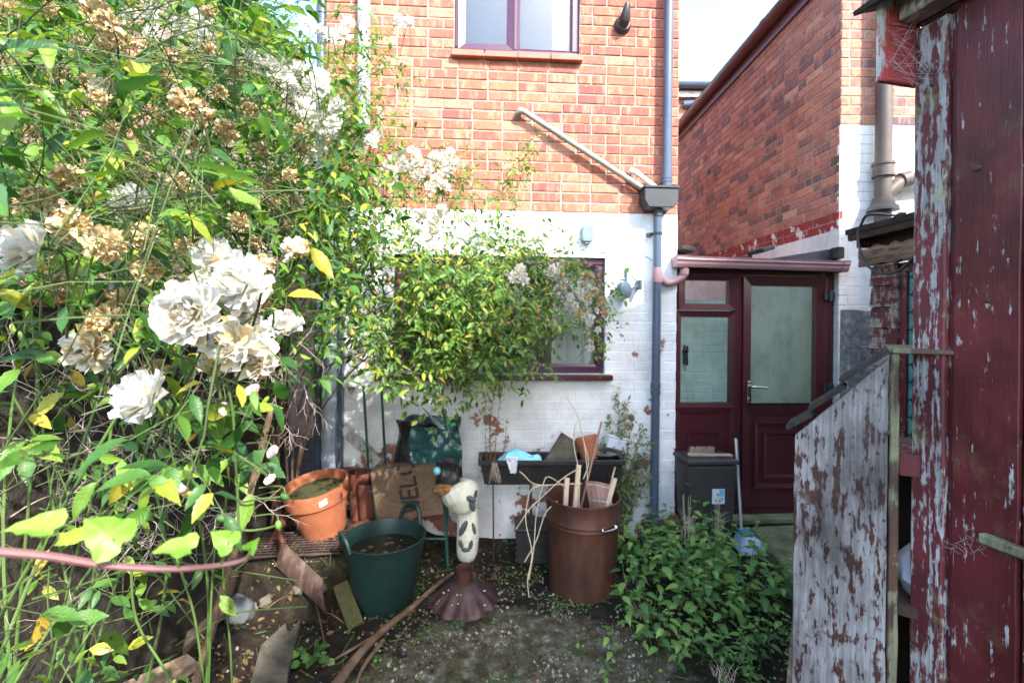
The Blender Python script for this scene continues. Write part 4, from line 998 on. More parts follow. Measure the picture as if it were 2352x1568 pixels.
# ------------------------------------------------------------------ boundary wall and neighbour on the left
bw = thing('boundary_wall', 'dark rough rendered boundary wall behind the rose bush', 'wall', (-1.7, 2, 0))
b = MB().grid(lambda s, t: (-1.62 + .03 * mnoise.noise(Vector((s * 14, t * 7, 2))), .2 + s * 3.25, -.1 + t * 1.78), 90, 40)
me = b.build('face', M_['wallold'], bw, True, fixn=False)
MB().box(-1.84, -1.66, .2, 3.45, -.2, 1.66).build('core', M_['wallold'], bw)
for k in range(14):
    y = .2 + k * .232
    link('coping_brick', MB().box(-.135, .135, 0, .22, 0, .07).mesh('coping_brick', M_['brick2'], bevel=.008), bw, Matrix.Translation((-1.735, y, 1.685)) @ Matrix.Rotation(random.uniform(-.03, .03), 4, 'Z'))
nb = thing('neighbour_house', 'red brick neighbouring house glimpsed behind the rose bush', 'house', (-3.2, 3.6, 0))
MB().box(-6.5, -2.75, 3.6, 7, -.3, 4.9).build('wall_mortar', M_['mortar'], nb)
NM = Matrix.Translation((-2.75, 3.6, 0))
place_bricks(nb, [(NM, x, z, L) for (x, z, L, i) in lay(-3.7, 0, 0.9, 4.9, [], 31)], M_['brick2'], 60)
MB().prism([(-6.6, 4.905), (-2.65, 4.905), (-4.6, 6.2)], 3.5, 7.1).build('roof', M_['rooft'], nb)
MB().tube([(-2.95, 3.52, 4.9), (-2.95, 3.52, .1)], .05, 14).build('downpipe', M_['pipe'], nb, True)

# house added unseen behind and right of the camera to shade the lower yard
th = thing('added_shade_house', 'tall brick house added out of view to shade the lower yard', 'house', (5.0, -4, 0))
MB().box(2.9, 9.0, -7.5, -1.5, -.3, 6.3).build('wall', M_['mortar'], th)
TM = Matrix.Translation((2.9, -1.5, 0)) @ Matrix.Rotation(math.pi, 4, 'Z')
place_bricks(th, [(TM, x, z, L) for (x, z, L, i) in lay(-6.1, 0, 0.0, 6.3, [], 61)], M_['brick'], 0)
TS = Matrix.Translation((2.9, -1.5, 0)) @ Matrix.Rotation(-math.pi / 2, 4, 'Z')
place_bricks(th, [(TS, x, z, L) for (x, z, L, i) in lay(0, 6.0, 0.0, 6.3, [], 62)], M_['brick'], 0)
MB().prism([(2.8, 6.3), (9.1, 6.3), (6.0, 7.6)], -7.6, -1.4).build('roof', M_['rooft'], th)
for z0 in (1.0, 3.7):
    w = MB().box(2.86, 2.885, -4.9, -3.9, z0, z0 + 1.4).build('window', M_['cream'], th)
    MB().box(2.85, 2.858, -4.8, -4.0, z0 + .1, z0 + 1.3).build('pane', M_['leadglass'], w)

# ------------------------------------------------------------------ maroon shed on the right, seen along its wall
SF = Frame(1.104, 1.30, R(-76.5))
shed = thing('maroon_shed', 'maroon painted timber shed with worn whitish corner post close by', 'shed', SF.o, SF.a)
G = lambda b, n, m, p=shed, **k: link(n, b.mesh(n, m, **k), p)
zsh = SF.uz(2140, 55)[1]
pu = SF.uz(2178, 700)[0]
def rough_board(x0, x1, y0, y1, z0, z1, nz_=40, amp=.0025, seed=0):
    """sawn board: slightly wavering edges and face"""
    b = MB(); rr = random.Random(seed)
    vs, fs = [], []
    for j in range(nz_ + 1):
        z = z0 + (z1 - z0) * j / nz_
        e0, e1 = (mnoise.noise(Vector((seed * 7.1, z * 9, k))) * amp for k in (0., 5.))
        f = mnoise.noise(Vector((seed * 3.3, z * 3, 9.))) * amp
        vs += [(x0 + e0, y0 + f, z), (x1 + e1, y0 + f + e1 * .5, z), (x1 + e1, y1, z), (x0 + e0, y1, z)]
    for j in range(nz_):
        a, c = j * 4, (j + 1) * 4
        for k in range(4): fs.append((a + k, a + (k + 1) % 4, c + (k + 1) % 4, c + k))
    fs += [(3, 2, 1, 0), tuple(nz_ * 4 + k for k in range(4))]
    return b.add(vs, fs)
G(rough_board(0, pu, -.012, .075, -.05, zsh, seed=1), 'corner_post', M_['postpaint'], bevel=.004)
u0 = pu + .012
bu = [u0, SF.uz(2348, 700)[0]] 
while bu[-1] < 2.6: bu.append(bu[-1] + .155)
for k in range(len(bu) - 1):
    G(rough_board(bu[k] + .002, bu[k + 1] - .002, -.004 if k % 2 == 0 else .004, .022, -.05, zsh + .01, seed=5 + k), 'board', M_['boardpaint'], bevel=.002)
G(MB().box(.0, 2.6, .023, .06, -.05, zsh), 'backing', M_['darkwood'])
G(MB().box(pu + .001, u0 + .001, .006, .022, -.05, zsh), 'rebate_strip', M_['boardpaint'])
G(MB().box(.0, .03, .0751, 2.2, -.05, zsh), 'far_wall', M_['boardpaint'])
G(MB().box(0.031, 2.6, 2.17, 2.2, -.05, zsh).box(2.57, 2.6, .061, 2.169, -.05, zsh), 'other_walls', M_['boardpaint'])
G(MB().add([(-.1, -.02, zsh + .10), (2.7, -.02, zsh + .10), (2.7, 2.3, zsh + .85), (-.1, 2.3, zsh + .85), (-.1, -.02, zsh + .13), (2.7, -.02, zsh + .13), (2.7, 2.3, zsh + .88), (-.1, 2.3, zsh + .88)],
         [(0, 3, 2, 1), (4, 5, 6, 7), (0, 1, 5, 4), (1, 2, 6, 5), (2, 3, 7, 6), (3, 0, 4, 7)]), 'roof', M_['felt'])
G(MB().box(.002, 2.57, -.010, .06, zsh + .0105, zsh + .11), 'wall_plate', M_['boardpaint'])
# eaves: grey rafter along the top, boxed pink-red end
G(MB().box(.004, 2.6, -.075, -.014, zsh + .012, zsh + .09), 'eaves_rafter', M_['greybeam'], bevel=.003)
f0 = SF.uz(2010, 150, -.125)[0]; zf0 = SF.uz(2012, 190, -.125)[1]
G(MB().box(f0, f0 + .018, -.125, .01, zf0, zsh + .14), 'fascia_end', M_['fasciap'], bevel=.003)
G(MB().box(f0 + .0181, -.004, -.127, -.108, zf0 - .002, zsh + .14), 'fascia_side', M_['fasciap'], bevel=.003)
G(MB().box(f0 + .0181, -.003, -.107, -.013, zf0 + .004, zf0 + .016), 'fascia_bottom', M_['fasciap'], bevel=.002)
G(MB().box(f0 + .0182, -.002, -.106, -.02, zf0 + .15, zf0 + .30), 'fascia_block', M_['fasciap'], bevel=.004)
r0 = SF.uz(1962, 5, -.16)[0]; rz = SF.uz(1985, 14, -.16)[1]
b = MB().grid(lambda s, t: (r0 + s * (2.7 - r0), -.165 + t * .14, rz + .0 + t * .05 + .006 * mnoise.noise(Vector((s * 40, t * 5, 0)))), 60, 4)
G(b, 'felt_edge', M_['felt'], solid=.012)
for vx, vy, rr in ((2142, 195, .007), (2240, 385, .009), (2148, 840, .006), (2262, 690, .007)):
    q = SF.uz(vx, vy, -.012)
    G(MB().lathe([(.001, 0), (rr, 0), (rr * .7, .004), (.001, .005)], 10, Matrix.Translation((q[0], -.0125 if vx < 2180 else -.0045, q[1])) @ Matrix.Rotation(math.pi / 2, 4, 'X')), 'nail_head', M_['rustdk'])
# narrow ledge on the boards
q = SF.uz(2300, 1240, -.01)
G(MB().box(q[0] - .035, q[0] + .2, -.03, -.0075, q[1] - .02, q[1] + .005), 'ledge', M_['batten'], bevel=.004)
# cobwebs under the eaves
cw = thing('cobweb', 'pale cobweb strands stretched between red eaves box and corner post', 'cobweb', SF.w(-.02, -.06, zf0))
b = MB()
for k in range(34):
    p = SF.w(random.uniform(f0, .0), random.uniform(-.126, -.1), random.uniform(zf0, zf0 + .17)); q_ = SF.w(random.uniform(0.0, .05), random.uniform(-.016, -.013), random.uniform(zf0 - .03, zf0 + .22))
    mid_ = (p + q_) / 2 + Vector((random.uniform(-.008, .008), random.uniform(-.008, .008), -random.uniform(0, .015)))
    b.tube([p, mid_, q_], .00022, 3, False)
for vx, vy in ((2195, 1265), (2215, 1235), (2260, 1245), (2150, 160)):
    for k in range(9):
        q = SF.uz(vx + random.uniform(-25, 25), vy + random.uniform(-20, 20), -.02); q2 = SF.uz(vx + random.uniform(-35, 35), vy + random.uniform(-35, 35), -.02)
        b.tube([SF.w(q[0], -.014, q[1]), SF.w(q2[0], -.02, q2[1])], .0002, 3, False)
b.build('strands', M_['web'], cw)['kind'] = 'stuff'

# ------------------------------------------------------------------ narrow timber store with lean-to felt roof
TF = Frame(.848, 1.42, R(-36))
ts = thing('timber_store', 'narrow grey peeling timber store with sloping felt roof beside the shed', 'store', TF.o, TF.a)
T = lambda b, n, m, p=ts, **k: link(n, b.mesh(n, m, **k), p)
tz = TF.uz
pl, pr_ = tz(1830, 1000), tz(2041, 822)
poly = [(0, -.05), (pr_[0], -.05), (pr_[0], pr_[1]), (pl[0], pl[1])]
b = MB()
nn = 30
vs = []
for j in range(nn + 1):
    t_ = j / nn
    wv = .0022 * mnoise.noise(Vector((1.7, t_ * 14, 0)))
    wr = .0022 * mnoise.noise(Vector((5.7, t_ * 14, 0)))
    zl, zr_ = -.05 + t_ * (pl[1] + .05), -.05 + t_ * (pr_[1] + .05)
    vs += [(wv, 0, zl), (pr_[0] + wr, 0, zr_), (pr_[0] + wr, .02, zr_), (wv, .02, zl)]
fs = [(j * 4 + k, j * 4 + (k + 1) % 4, j * 4 + 4 + (k + 1) % 4, j * 4 + 4 + k) for j in range(nn) for k in range(4)] + [(3, 2, 1, 0), tuple(nn * 4 + k for k in range(4))]
T(b.add(vs, fs), 'side_panel', M_['panelpaint'], bevel=.002)
bt0, bt1 = tz(2043, 1000, -.004)[0], tz(2066, 1000, -.004)[0]
T(rough_board(bt0, bt1, -.004, .03, -.05, tz(2050, 812)[1], seed=44), 'batten', M_['batten'], bevel=.003)
SB = .3
for k, ((xa, ya), (xb, yb)) in enumerate((((1803, 981), (1860, 945)), ((1855, 938), (1937, 882)), ((1926, 874), (2040, 798)))):
    a, c = tz(xa, ya, -.02), tz(xb, yb, -.02)
    nsub = 8
    def fn(s, t, a=a, c=c, k=k):
        x = a[0] + (c[0] - a[0]) * s; z = a[1] + (c[1] - a[1]) * s
        return (x, -.022 - .004 * mnoise.noise(Vector((s * 9, k, 0))) * (t < .01) + t * .13, z + .003 * mnoise.noise(Vector((s * 12, t * 9, k))) - .004 + (.006 * (1 - s)))
    T(MB().grid(fn, nsub, 10), 'felt_shingle', M_['felt'], solid=.011)
a, c = tz(2040, 799, -.01), tz(2110, 806, -.01)
T(MB().box(a[0], a[0] + .3, -.012, SB, a[1] - .014, a[1] + .0), 'roof_board', M_['batten'], bevel=.003)
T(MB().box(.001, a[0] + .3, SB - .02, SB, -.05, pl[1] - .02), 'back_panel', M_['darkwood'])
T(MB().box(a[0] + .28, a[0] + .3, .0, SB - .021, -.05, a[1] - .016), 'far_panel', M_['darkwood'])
zsf = tz(2080, 1036, .06)[1]
T(MB().box(bt1 + .003, a[0] + .27, .03, SB - .03, zsf - .06, zsf), 'shelf', M_['boardpaint'])
zb3 = tz(2085, 1380, .06)[1]
T(MB().box(.03, a[0] + .27, .03, SB - .03, zb3 - .03, zb3), 'lower_shelf', M_['darkwood'])
for vx, vy in ((2016, 1040), (2030, 1195), (1952, 1180)):
    q = tz(vx, vy); T(MB().lathe([(.001, 0), (.004, 0), (.003, .003), (.001, .0035)], 8, Matrix.Translation((q[0], -.0005, q[1])) @ Matrix.Rotation(math.pi / 2, 4, 'X')), 'nail_head', M_['rust'])
# side prop at the lower left
pp = thing('leaning_board', 'weathered brown board leaning against the foot of the timber store', 'board', TF.w(-.05, .05, 0))
q1_, q2_ = tz(1829, 1330, .03), tz(1800, 1640, .03)
MB().add([(q1_[0] - .001, .024, q1_[1]), (q2_[0], .024, q2_[1]), (q2_[0] - .06, .024, -.02), (q2_[0] - .03, .024, -.02), (q2_[0] + .035, .024, q2_[1]), (q1_[0] + .006, .024, q1_[1]),
          (q1_[0] - .001, .044, q1_[1]), (q2_[0], .044, q2_[1]), (q2_[0] - .06, .044, -.02), (q2_[0] - .03, .044, -.02), (q2_[0] + .035, .044, q2_[1]), (q1_[0] + .006, .044, q1_[1])],
         [(0, 1, 4, 5), (1, 2, 3, 4), (6, 11, 10, 7), (7, 10, 9, 8), (0, 6, 7, 1), (1, 7, 8, 2), (2, 8, 9, 3), (3, 9, 10, 4), (4, 10, 11, 5), (5, 11, 6, 0)], TF.M).build('plank', M_['rotwood'], pp)
# grey bag inside
gb = thing('grey_sack', 'crumpled pale grey plastic sack lying inside the timber store', 'sack', TF.w(bt1 + .08, .12, zb3))
qz = tz(2085, 1240, .1)[1]
MB().lathe([(.001, 0), (.09, .002), (.105, .05), (.09, .10), (.05, (qz - zb3) * .96), (.001, qz - zb3)], 18, TF.M @ Matrix.Translation((bt1 + .10, .15, zb3 + .001)), wob=lambda i, a: 1 + .12 * math.sin(a * 3 + i) + .05 * math.sin(a * 7 + 2 * i)).build('sack_body', M_['bluepl'], gb, True)
MB().lathe([(.001, 0), (.03, .004), (.02, .02), (.001, .026)], 10, TF.M @ Matrix.Translation((bt1 + .10, .15, zb3 + qz - zb3 + .0))).build('knot', M_['bluepl'], gb, True)

# ------------------------------------------------------------------ old outbuilding behind the store
OF = Frame(2.27, 3.0, R(-90))
ob = thing('old_outbuilding', 'decaying shiplap outbuilding with felt roof and leaded green window', 'outbuilding', OF.o, OF.a)
O = lambda b, n, m, p=ob, **k: link(n, b.mesh(n, m, **k), p)
oz = OF.uz
wx0 = oz(2054, 700)[0]
rows = [oz(1997, y)[1] for y in (614, 662, 706, 752, 800, 846)]
z = rows[0]; hgt = (rows[0] - rows[-1]) / 5
k = 0
while z > .05:
    z2 = z - hgt
    O(MB().add([(0, -.002, z), (wx0, -.002, z), (wx0, -.016, z2 + .004), (0, -.016, z2 + .004), (0, .02, z), (wx0, .02, z), (wx0, .02, z2 + .004), (0, .02, z2 + .004)],
               [(0, 3, 2, 1), (4, 5, 6, 7), (0, 1, 5, 4), (1, 2, 6, 5), (2, 3, 7, 6), (3, 0, 4, 7)]), 'shiplap_board', M_['shiplap'])
    z = z2
ztp = rows[0]
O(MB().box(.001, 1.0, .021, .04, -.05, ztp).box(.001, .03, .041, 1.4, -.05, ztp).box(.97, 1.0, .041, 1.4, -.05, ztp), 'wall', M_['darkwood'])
zb0 = oz(1997, 575)[1]
O(MB().grid(lambda s, t: (-.02 + s * 1.02, -.03 + .012 * mnoise.noise(Vector((s * 20, t * 6, 1))), ztp + .002 + t * (zb0 - ztp)), 40, 8), 'rotten_beam', M_['rotwood'], solid=.04)
zf1 = oz(1943, 530, -.13)[1]
u_f = oz(1950, 535, -.13)[0]
O(MB().grid(lambda s, t: (u_f + s * (1.05 - u_f), -.12 + .006 * mnoise.noise(Vector((s * 24, t * 5, 4))), zf1 - .075 + t * .07), 50, 5), 'fascia', M_['darkwood'], solid=.018)
u_r = oz(1941, 519, -.15)[0]
O(MB().grid(lambda s, t: (u_r + s * (1.1 - u_r), -.15 + t * 1.6, zf1 + .006 * mnoise.noise(Vector((s * 18, t * 9, 7))) + t * .25), 50, 10), 'felt_roof', M_['felt'], solid=.034)
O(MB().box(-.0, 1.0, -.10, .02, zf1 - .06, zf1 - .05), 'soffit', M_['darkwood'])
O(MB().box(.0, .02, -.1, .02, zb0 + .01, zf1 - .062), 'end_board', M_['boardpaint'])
O(MB().box(.021, 1.0, -.012, .02, zb0 + .001, zf1 - .0505), 'void_shade_board', M_['darkwood'])  # dark board set in for the black shade of the void under the roof
fr0, fr1, gl0 = oz(2054, 700)[0], oz(2069, 700)[0], oz(2085, 700)[0]
wf = O(MB().box(fr0 + .001, fr1, -.022, .02, .9, ztp - .001), 'window_post', M_['shiplap'], bevel=.003)
O(MB().box(fr1 + .001, gl0, -.006, .02, .9, ztp - .06).box(fr1 + .001, gl0 + .4, -.006, .02, ztp - .055, ztp - .001).box(fr1 + .001, gl0 + .4, -.006, .02, .86, .9), 'window_frame', M_['boardpaint'])
gpl = O(MB().box(gl0, gl0 + .35, .008, .012, .9, ztp - .056), 'window_pane', M_['leadglass'])
zz_ = .92
while zz_ < ztp - .08:
    O(MB().tube([(gl0, .006, zz_), (gl0 + .35, .006, zz_)], .005, 6).tube([(gl0 + .02, .006, zz_), (gl0 + .05, .006, zz_ + .05), (gl0 + .02, .006, zz_ + .1)], .003, 5), 'lead_strip', M_['hopper'], gpl)
    zz_ += .1
cb_ = thing('hanging_cable', 'black cable drooping in a loop from the outbuilding roof', 'cable', OF.w(.2, -.16, 2.0))
cp = [(520, 205), (400, 240), (330, 320), (297, 420), (310, 540), (350, 660), (430, 740), (530, 775), (640, 755), (740, 690), (830, 570)]
pts = [OF.w(oz(1894.9 + .2563 * x, 430.6 + .2563 * y, -.18)[0], -.18, oz(1894.9 + .2563 * x, 430.6 + .2563 * y, -.18)[1]) for x, y in cp]
pts[0] = OF.w(oz(1894.9 + .2563 * 520, 480, -.1)[0], -.02, zf1 + .04)
MB().tube(catmull(pts, 5), .0075, 8).build('cable', M_['cable'], cb_, True)
q = pts[0]; MB().tube([q, q + Vector((.02, 0, .012)), q + Vector((.05, .0, .012))], .011, 8).build('plug', M_['cable'], cb_)
# concrete panel fence between wing and outbuilding
cf = thing('concrete_fence', 'lichened grey concrete post and panel fence below the white wall', 'fence', (2.4, 3.4, 0))
x0c, x1c, x2c = P(1941, 800, 3.4).x, P(1968, 800, 3.4).x, P(2060, 800, 3.4).x
ztf = P(1960, 711, 3.4).z
MB().box(x0c, x1c, 3.36, 3.46, -.1, ztf).build('post', M_['concrete'], cf, bevel=.006)
z = ztf - .004; k = 0
while z > .1:
    MB().box(x1c + .002, x2c, 3.39, 3.43, z - .252, z).build('panel', M_['concrete'], cf, bevel=.006); z -= .258

# ------------------------------------------------------------------ things standing about the yard
def at_ground(vx, D, lift=0.0):
    x = P(vx, 900, D).x
    return Vector((x, D, gh(x, D) + lift))
def low(x, y, r):
    """lowest soil under a round foot"""
    return min(gh(x + r * math.cos(a), y + r * math.sin(a)) for a in [i * .52 for i in range(12)])

# flexible tub with water
c = at_ground(887, 2.78); c.z = low(c.x, c.y, .16)
tub = thing('garden_tub', 'dark green flexible two handled tub full of murky water', 'tub', c)
Rt, Rb, H = .234, .16, .385
def tubw(i, a): return 1 + .01 * math.sin(2 * a + .5)
prof = [(.001, 0), (Rb, 0), (Rb + .01, .02), (Rb + (Rt - Rb) * .5, H * .5), (Rt - .004, H - .03), (Rt, H - .01), (Rt + .004, H), (Rt - .004, H + .003), (Rt - .010, H - .02), (Rb + (Rt - Rb) * .5 - .006, H * .5), (Rb - .004, .02), (.001, .012)]
MB().lathe(prof, 48, wob=tubw).build('tub_body', M_['tub'], tub, True, world_=False)
MB().lathe([(.001, H - .085), (Rt - .021, H - .085)], 40, wob=tubw).build('water', M_['water'], tub, True, world_=False)
for ang, lift in ((R(62), .115), (R(215), .082)):
    pts = []
    for k in range(15):
        t = -1 + 2 * k / 14
        a = ang + t * .36
        pts.append(((Rt + .004 + .012 * (1 - t * t)) * math.cos(a), (Rt + .004 + .012 * (1 - t * t)) * math.sin(a), H - .015 + lift * (1 - abs(t) ** 3) if lift > .08 else H - .012 + lift * (1 - t * t) - .02 * (1 - abs(t))))
    MB().tube(pts, .0125, 10).build('handle', M_['tub'], tub, True, world_=False)
b = MB()
for k in range(14):
    a, r = random.uniform(0, 6.28), random.uniform(0, .19)
    s_ = random.uniform(.005, .02)
    b.lathe([(.0005, .0), (s_, .001), (.0005, .004)], 6, Matrix.Translation((r * math.cos(a), r * math.sin(a), H - .0845)))
b.build('floating_leaves', M_['litter'], tub, world_=False)['kind'] = 'stuff'

# rusty incinerator bin with kindling
c = at_ground(1341, 2.97); c.z = low(c.x, c.y, .2)
inc = thing('incinerator_bin', 'tall rusty brown metal incinerator bin holding split wood', 'bin', c)
Ri, Hi = .228, .585
prof = [(.001, .03), (Ri * .86, .03), (Ri * .88, .0), (Ri * .9, .0)] + [(Ri * (.9 + .07 * t), .02 + t * .4) for t in (0, .25, .5, .75, 1)] + \
       [(Ri * .985, Hi - .155), (Ri * 1.0, Hi - .15), (Ri * .985, Hi - .145), (Ri * .985, Hi - .13), (Ri * 1.0, Hi - .125), (Ri * .985, Hi - .12), (Ri * .99, Hi - .02), (Ri * 1.02, Hi - .008), (Ri * 1.02, Hi), (Ri * .985, Hi + .002), (Ri * .97, Hi - .02), (Ri * .95, .3), (Ri * .9, .04), (.001, .04)]
MB().lathe(prof, 48).build('bin_body', M_['rust'], inc, True, world_=False)
for k in range(3):
    pass
ha = R(-58)
hx, hy = math.cos(ha), math.sin(ha)
tg = Vector((-hy, hx, 0)); ctr = Vector((hx, hy, 0)) * Ri * 1.0 + Vector((0, 0, Hi - .12))
for s in (-1, 1):
    MB().lathe([(.001, 0), (.009, 0), (.008, .006), (.001, .009)], 10, Matrix.Translation(ctr + tg * .05 * s) @ (Vector((hx, hy, 0)).to_track_quat('Z', 'Y').to_matrix().to_4x4())).build('rivet', M_['chrome'], inc, True, world_=False)
out = Vector((hx, hy, 0))
MB().tube(catmull([ctr + tg * .05 + out * .006, ctr + tg * .052 + out * .016 - Vector((0, 0, .01)), ctr + out * .018 - Vector((0, 0, .014)), ctr - tg * .052 + out * .016 - Vector((0, 0, .01)), ctr - tg * .05 + out * .006], 5), .006, 8).build('handle', M_['chrome'], inc, True, world_=False)
b_c = c.copy()
def in_bin(vx0, vy0, vx1, vy1, D0, D1): return P(vx0, vy0, D0), P(vx1, vy1, D1)
def stick(name, label, cat, p, q, w, t, mt, group=None):
    d = (q - p); L = d.length
    o = thing(name, label, cat, p, 0, group)
    rot = frame_to(d, Vector((0, -1, .2)))
    b = MB(); n = 8
    vs, fs = [], []
    for j in range(n + 1):
        s_ = j / n; e = mnoise.noise(Vector((s_ * 5, p.x * 9, 0))) * w * .12
        vs += [(s_ * L, -w / 2 + e, -t / 2), (s_ * L, w / 2 + e, -t / 2), (s_ * L, w / 2 * .8 + e, t / 2), (s_ * L, -w / 2 * .8 + e, t / 2)]
    for j in range(n):
        for k in range(4): fs.append((j * 4 + k, j * 4 + (k + 1) % 4, j * 4 + 4 + (k + 1) % 4, j * 4 + 4 + k))
    fs += [(3, 2, 1, 0), tuple(n * 4 + k for k in range(4))]
    b.add(vs, fs)
    link('shaft', b.mesh('shaft', mt), o, Matrix.Translation(p) @ rot.to_4x4())
    return o
zb_in = b_c.z + .06
for i, (vx1, vy1, dx, D1, w, t, lab) in enumerate(((1303, 1098, -.02, 2.97, .034, .02, 'pale split kindling stick, shorter of the two upright in the bin'),
                                                   (1330, 1068, .0, 3.02, .034, .02, 'pale split kindling stick standing tallest in the rusty bin'),
                                                   (1412, 1098, .02, 2.98, .034, .02, 'pale split kindling stick slanting right out of the bin'))):
    top = P(vx1, vy1, D1)
    bot = Vector((b_c.x + (-.13, -.08, .03)[i], b_c.y + (.0, .02, -.03)[i], zb_in))
    stick('kindling_stick', lab, 'stick', bot, top, w, t, M_['drywood'], 'kindling in the bin')
stick('thin_splint', 'thin pale splint leaning right in the rusty bin', 'stick', Vector((b_c.x + .02, b_c.y, zb_in)), P(1413, 1072, 2.99), .009, .005, M_['drywood'])
stick('long_cane', 'long thin pinkish cane rising out of the rusty bin', 'cane', Vector((b_c.x - .10, b_c.y + .06, zb_in)), P(1382, 968, 3.10), .013, .013, M_['pinkwood'])
# curved slatted piece
wp_ = thing('slatted_wood_piece', 'curved pinkish slatted wood piece with two rows of staples', 'wood piece', (b_c.x, b_c.y, zb_in))
p0, p1, p2_ = P(1315, 1170, 2.93), P(1345, 1103, 3.0), P(1400, 1112, 3.0)
ax = (p2_ - p1); upv = Vector((-.06, .02, .34))
for k in range(6):
    f0_, f1_ = k / 6, (k + 1) / 6
    def fn(s, t, f0_=f0_, f1_=f1_):
        f = f0_ + (f1_ - f0_ - .012) * s
        base = p1 + ax * f - upv * (1 - t) * 1.0
        return base + Vector((0, -.035 * math.sin(f * math.pi), .015 * math.sin(f * math.pi)))
    MB().grid(fn, 3, 6).build('slat', M_['pinkwood'], wp_, True, solid=.006)
b = MB()
for row in (.94, .66):
    for k in range(11):
        f = .04 + k * .09
        p = p1 + ax * f - upv * (1 - row) + Vector((0, -.035 * math.sin(f * math.pi) - .010, .015 * math.sin(f * math.pi)))
        b.lathe([(.001, -.003), (.0038, 0), (.001, .003)], 6, Matrix.Translation(p))
b.build('staples', M_['chrome'], wp_)
# dry stalks arching out of the bin
ds = thing('dry_stalks', 'long dry straw coloured stalks arching out of the rusty bin', 'dry stems', (b_c.x - .1, b_c.y, zb_in))
for pts in ([(1330, 1075, 3.0), (1290, 1100, 2.95), (1235, 1150, 2.85), (1215, 1170, 2.8), (1185, 1215, 2.78)],
            [(1335, 1110, 3.0), (1290, 1112, 2.95), (1228, 1118, 2.85), (1212, 1150, 2.8), (1208, 1200, 2.78), (1222, 1270, 2.75), (1212, 1330, 2.7), (1215, 1370, 2.68)],
            [(1300, 1120, 2.95), (1262, 1095, 2.9), (1248, 1110, 2.86), (1232, 1180, 2.82), (1226, 1260, 2.78), (1215, 1330, 2.72)],
            [(1280, 1150, 2.9), (1252, 1180, 2.85), (1232, 1240, 2.8), (1205, 1290, 2.76)],
            [(1262, 1115, 2.95), (1225, 1110, 2.92), (1205, 1092, 2.9), (1193, 1082, 2.9)],
            [(1350, 1110, 3.05), (1345, 1040, 3.1), (1335, 990, 3.15), (1325, 950, 3.2), (1300, 910, 3.22)],
            [(1330, 1080, 3.05), (1318, 1020, 3.1), (1322, 975, 3.1), (1340, 960, 3.12)],
            [(1340, 1100, 3.05), (1352, 1060, 3.1), (1340, 1010, 3.12), (1332, 970, 3.15)]):
    MB().tube(catmull([P(*p) for p in pts], 5), .0032, 5).build('stalk', M_['straw'], ds, True)
MB().tube([Vector((b_c.x - .02, b_c.y, zb_in)), P(1330, 1110, 3.0)], .006, 5).build('stalk', M_['straw'], ds, True)

# incinerator lid lying on the soil
c = at_ground(1072, 2.80); c.z = low(c.x, c.y, .18) + .004
lid = thing('rusty_cone_lid', 'rusty fluted cone shaped metal lid with short chimney lying on soil', 'lid', c)
RL = .205
def cone(s, t):
    a = s * 2 * math.pi; r = .052 + (RL - .052) * t
    fl = smooth(.25, .9, t)
    ridge = .5 + .5 * math.cos(a * 12.0)
    return (r * (1 + .02 * fl * ridge) * math.cos(a), r * (1 + .02 * fl * ridge) * math.sin(a), .118 - .098 * t ** 1.15 - .020 * fl * (1 - ridge) - (.016 if t > .985 else 0))
MB().grid(cone, 144, 16).build('cone', M_['rustdk'], lid, True, solid=.003, world_=False)
MB().lathe([(.052, .112), (.050, .13), (.049, .195), (.052, .198), (.045, .198), (.044, .12), (.052, .112)], 28, Matrix.Rotation(R(4), 4, 'X')).build('chimney', M_['rust'], lid, True, world_=False)
b = MB()
for k in range(11):
    a, r = random.uniform(3.4, 6.0), random.uniform(.09, .18)
    z = .118 - (r - .055) / (RL - .055) * .10 + .004
    b.lathe([(.0005, 0), (random.uniform(.002, .0075), .001), (.0005, .004)], 6, Matrix.Translation((r * math.cos(a), r * math.sin(a), z)))
b.build('fallen_petal', M_['petalbits'], lid, world_=False)['kind'] = 'stuff'

# terracotta pots
def pot(name, label, c, Rr, Rb, H, mt, M3, soil=True, group=None, rimh=.28):
    o = thing(name, label, 'pot', c, 0, group)
    W = Matrix.Translation(c) @ M3
    rh = H * rimh
    MB().lathe([(.001, 0), (Rb, 0), (Rb + (Rr * .9 - Rb) * .98, H - rh), (Rr * .86, H - rh + .004), (Rr * .84, H - rh), (Rb * .9, .02), (.001, .02)], 36).v
    link('body', MB().lathe([(.001, 0), (Rb, 0), (Rb + (Rr * .9 - Rb), H - rh), (Rr * .84, H - rh), (Rb * .9, .03), (.001, .03)], 36).mesh('body', mt, True), o, W)
    link('rim', MB().lathe([(Rr * .9, H - rh), (Rr * .95, H - rh - .004), (Rr, H - .01), (Rr * .99, H), (Rr * .93, H), (Rr * .91, H - .02), (Rr * .83, H - rh)], 36).mesh('rim', mt, True), o, W)
    if soil: link('soil', MB().lathe([(.001, H - rh * .55), (Rr * .88, H - rh * .62)], 30).mesh('soil', M_['compost'], True), o, W)
    return o, W
c = at_ground(748, 3.12); c.z = gh(c.x, c.y) + .018
o, W = pot('terracotta_pot', 'large orange terracotta pot with price sticker, tilted on the bank', c, .205, .135, .33, M_['terra'], Matrix.Rotation(R(10), 4, 'X') @ Matrix.Rotation(R(-7), 4, 'Y'))
st = MB().grid(lambda s, t: (.2075 * math.cos(R(-63 + 13 * s)), .2075 * math.sin(R(-63 + 13 * s)), .26 + .035 * t + .012 * s), 4, 1).mesh('sticker', M_['petalbits'])
link('sticker', st, o, W)
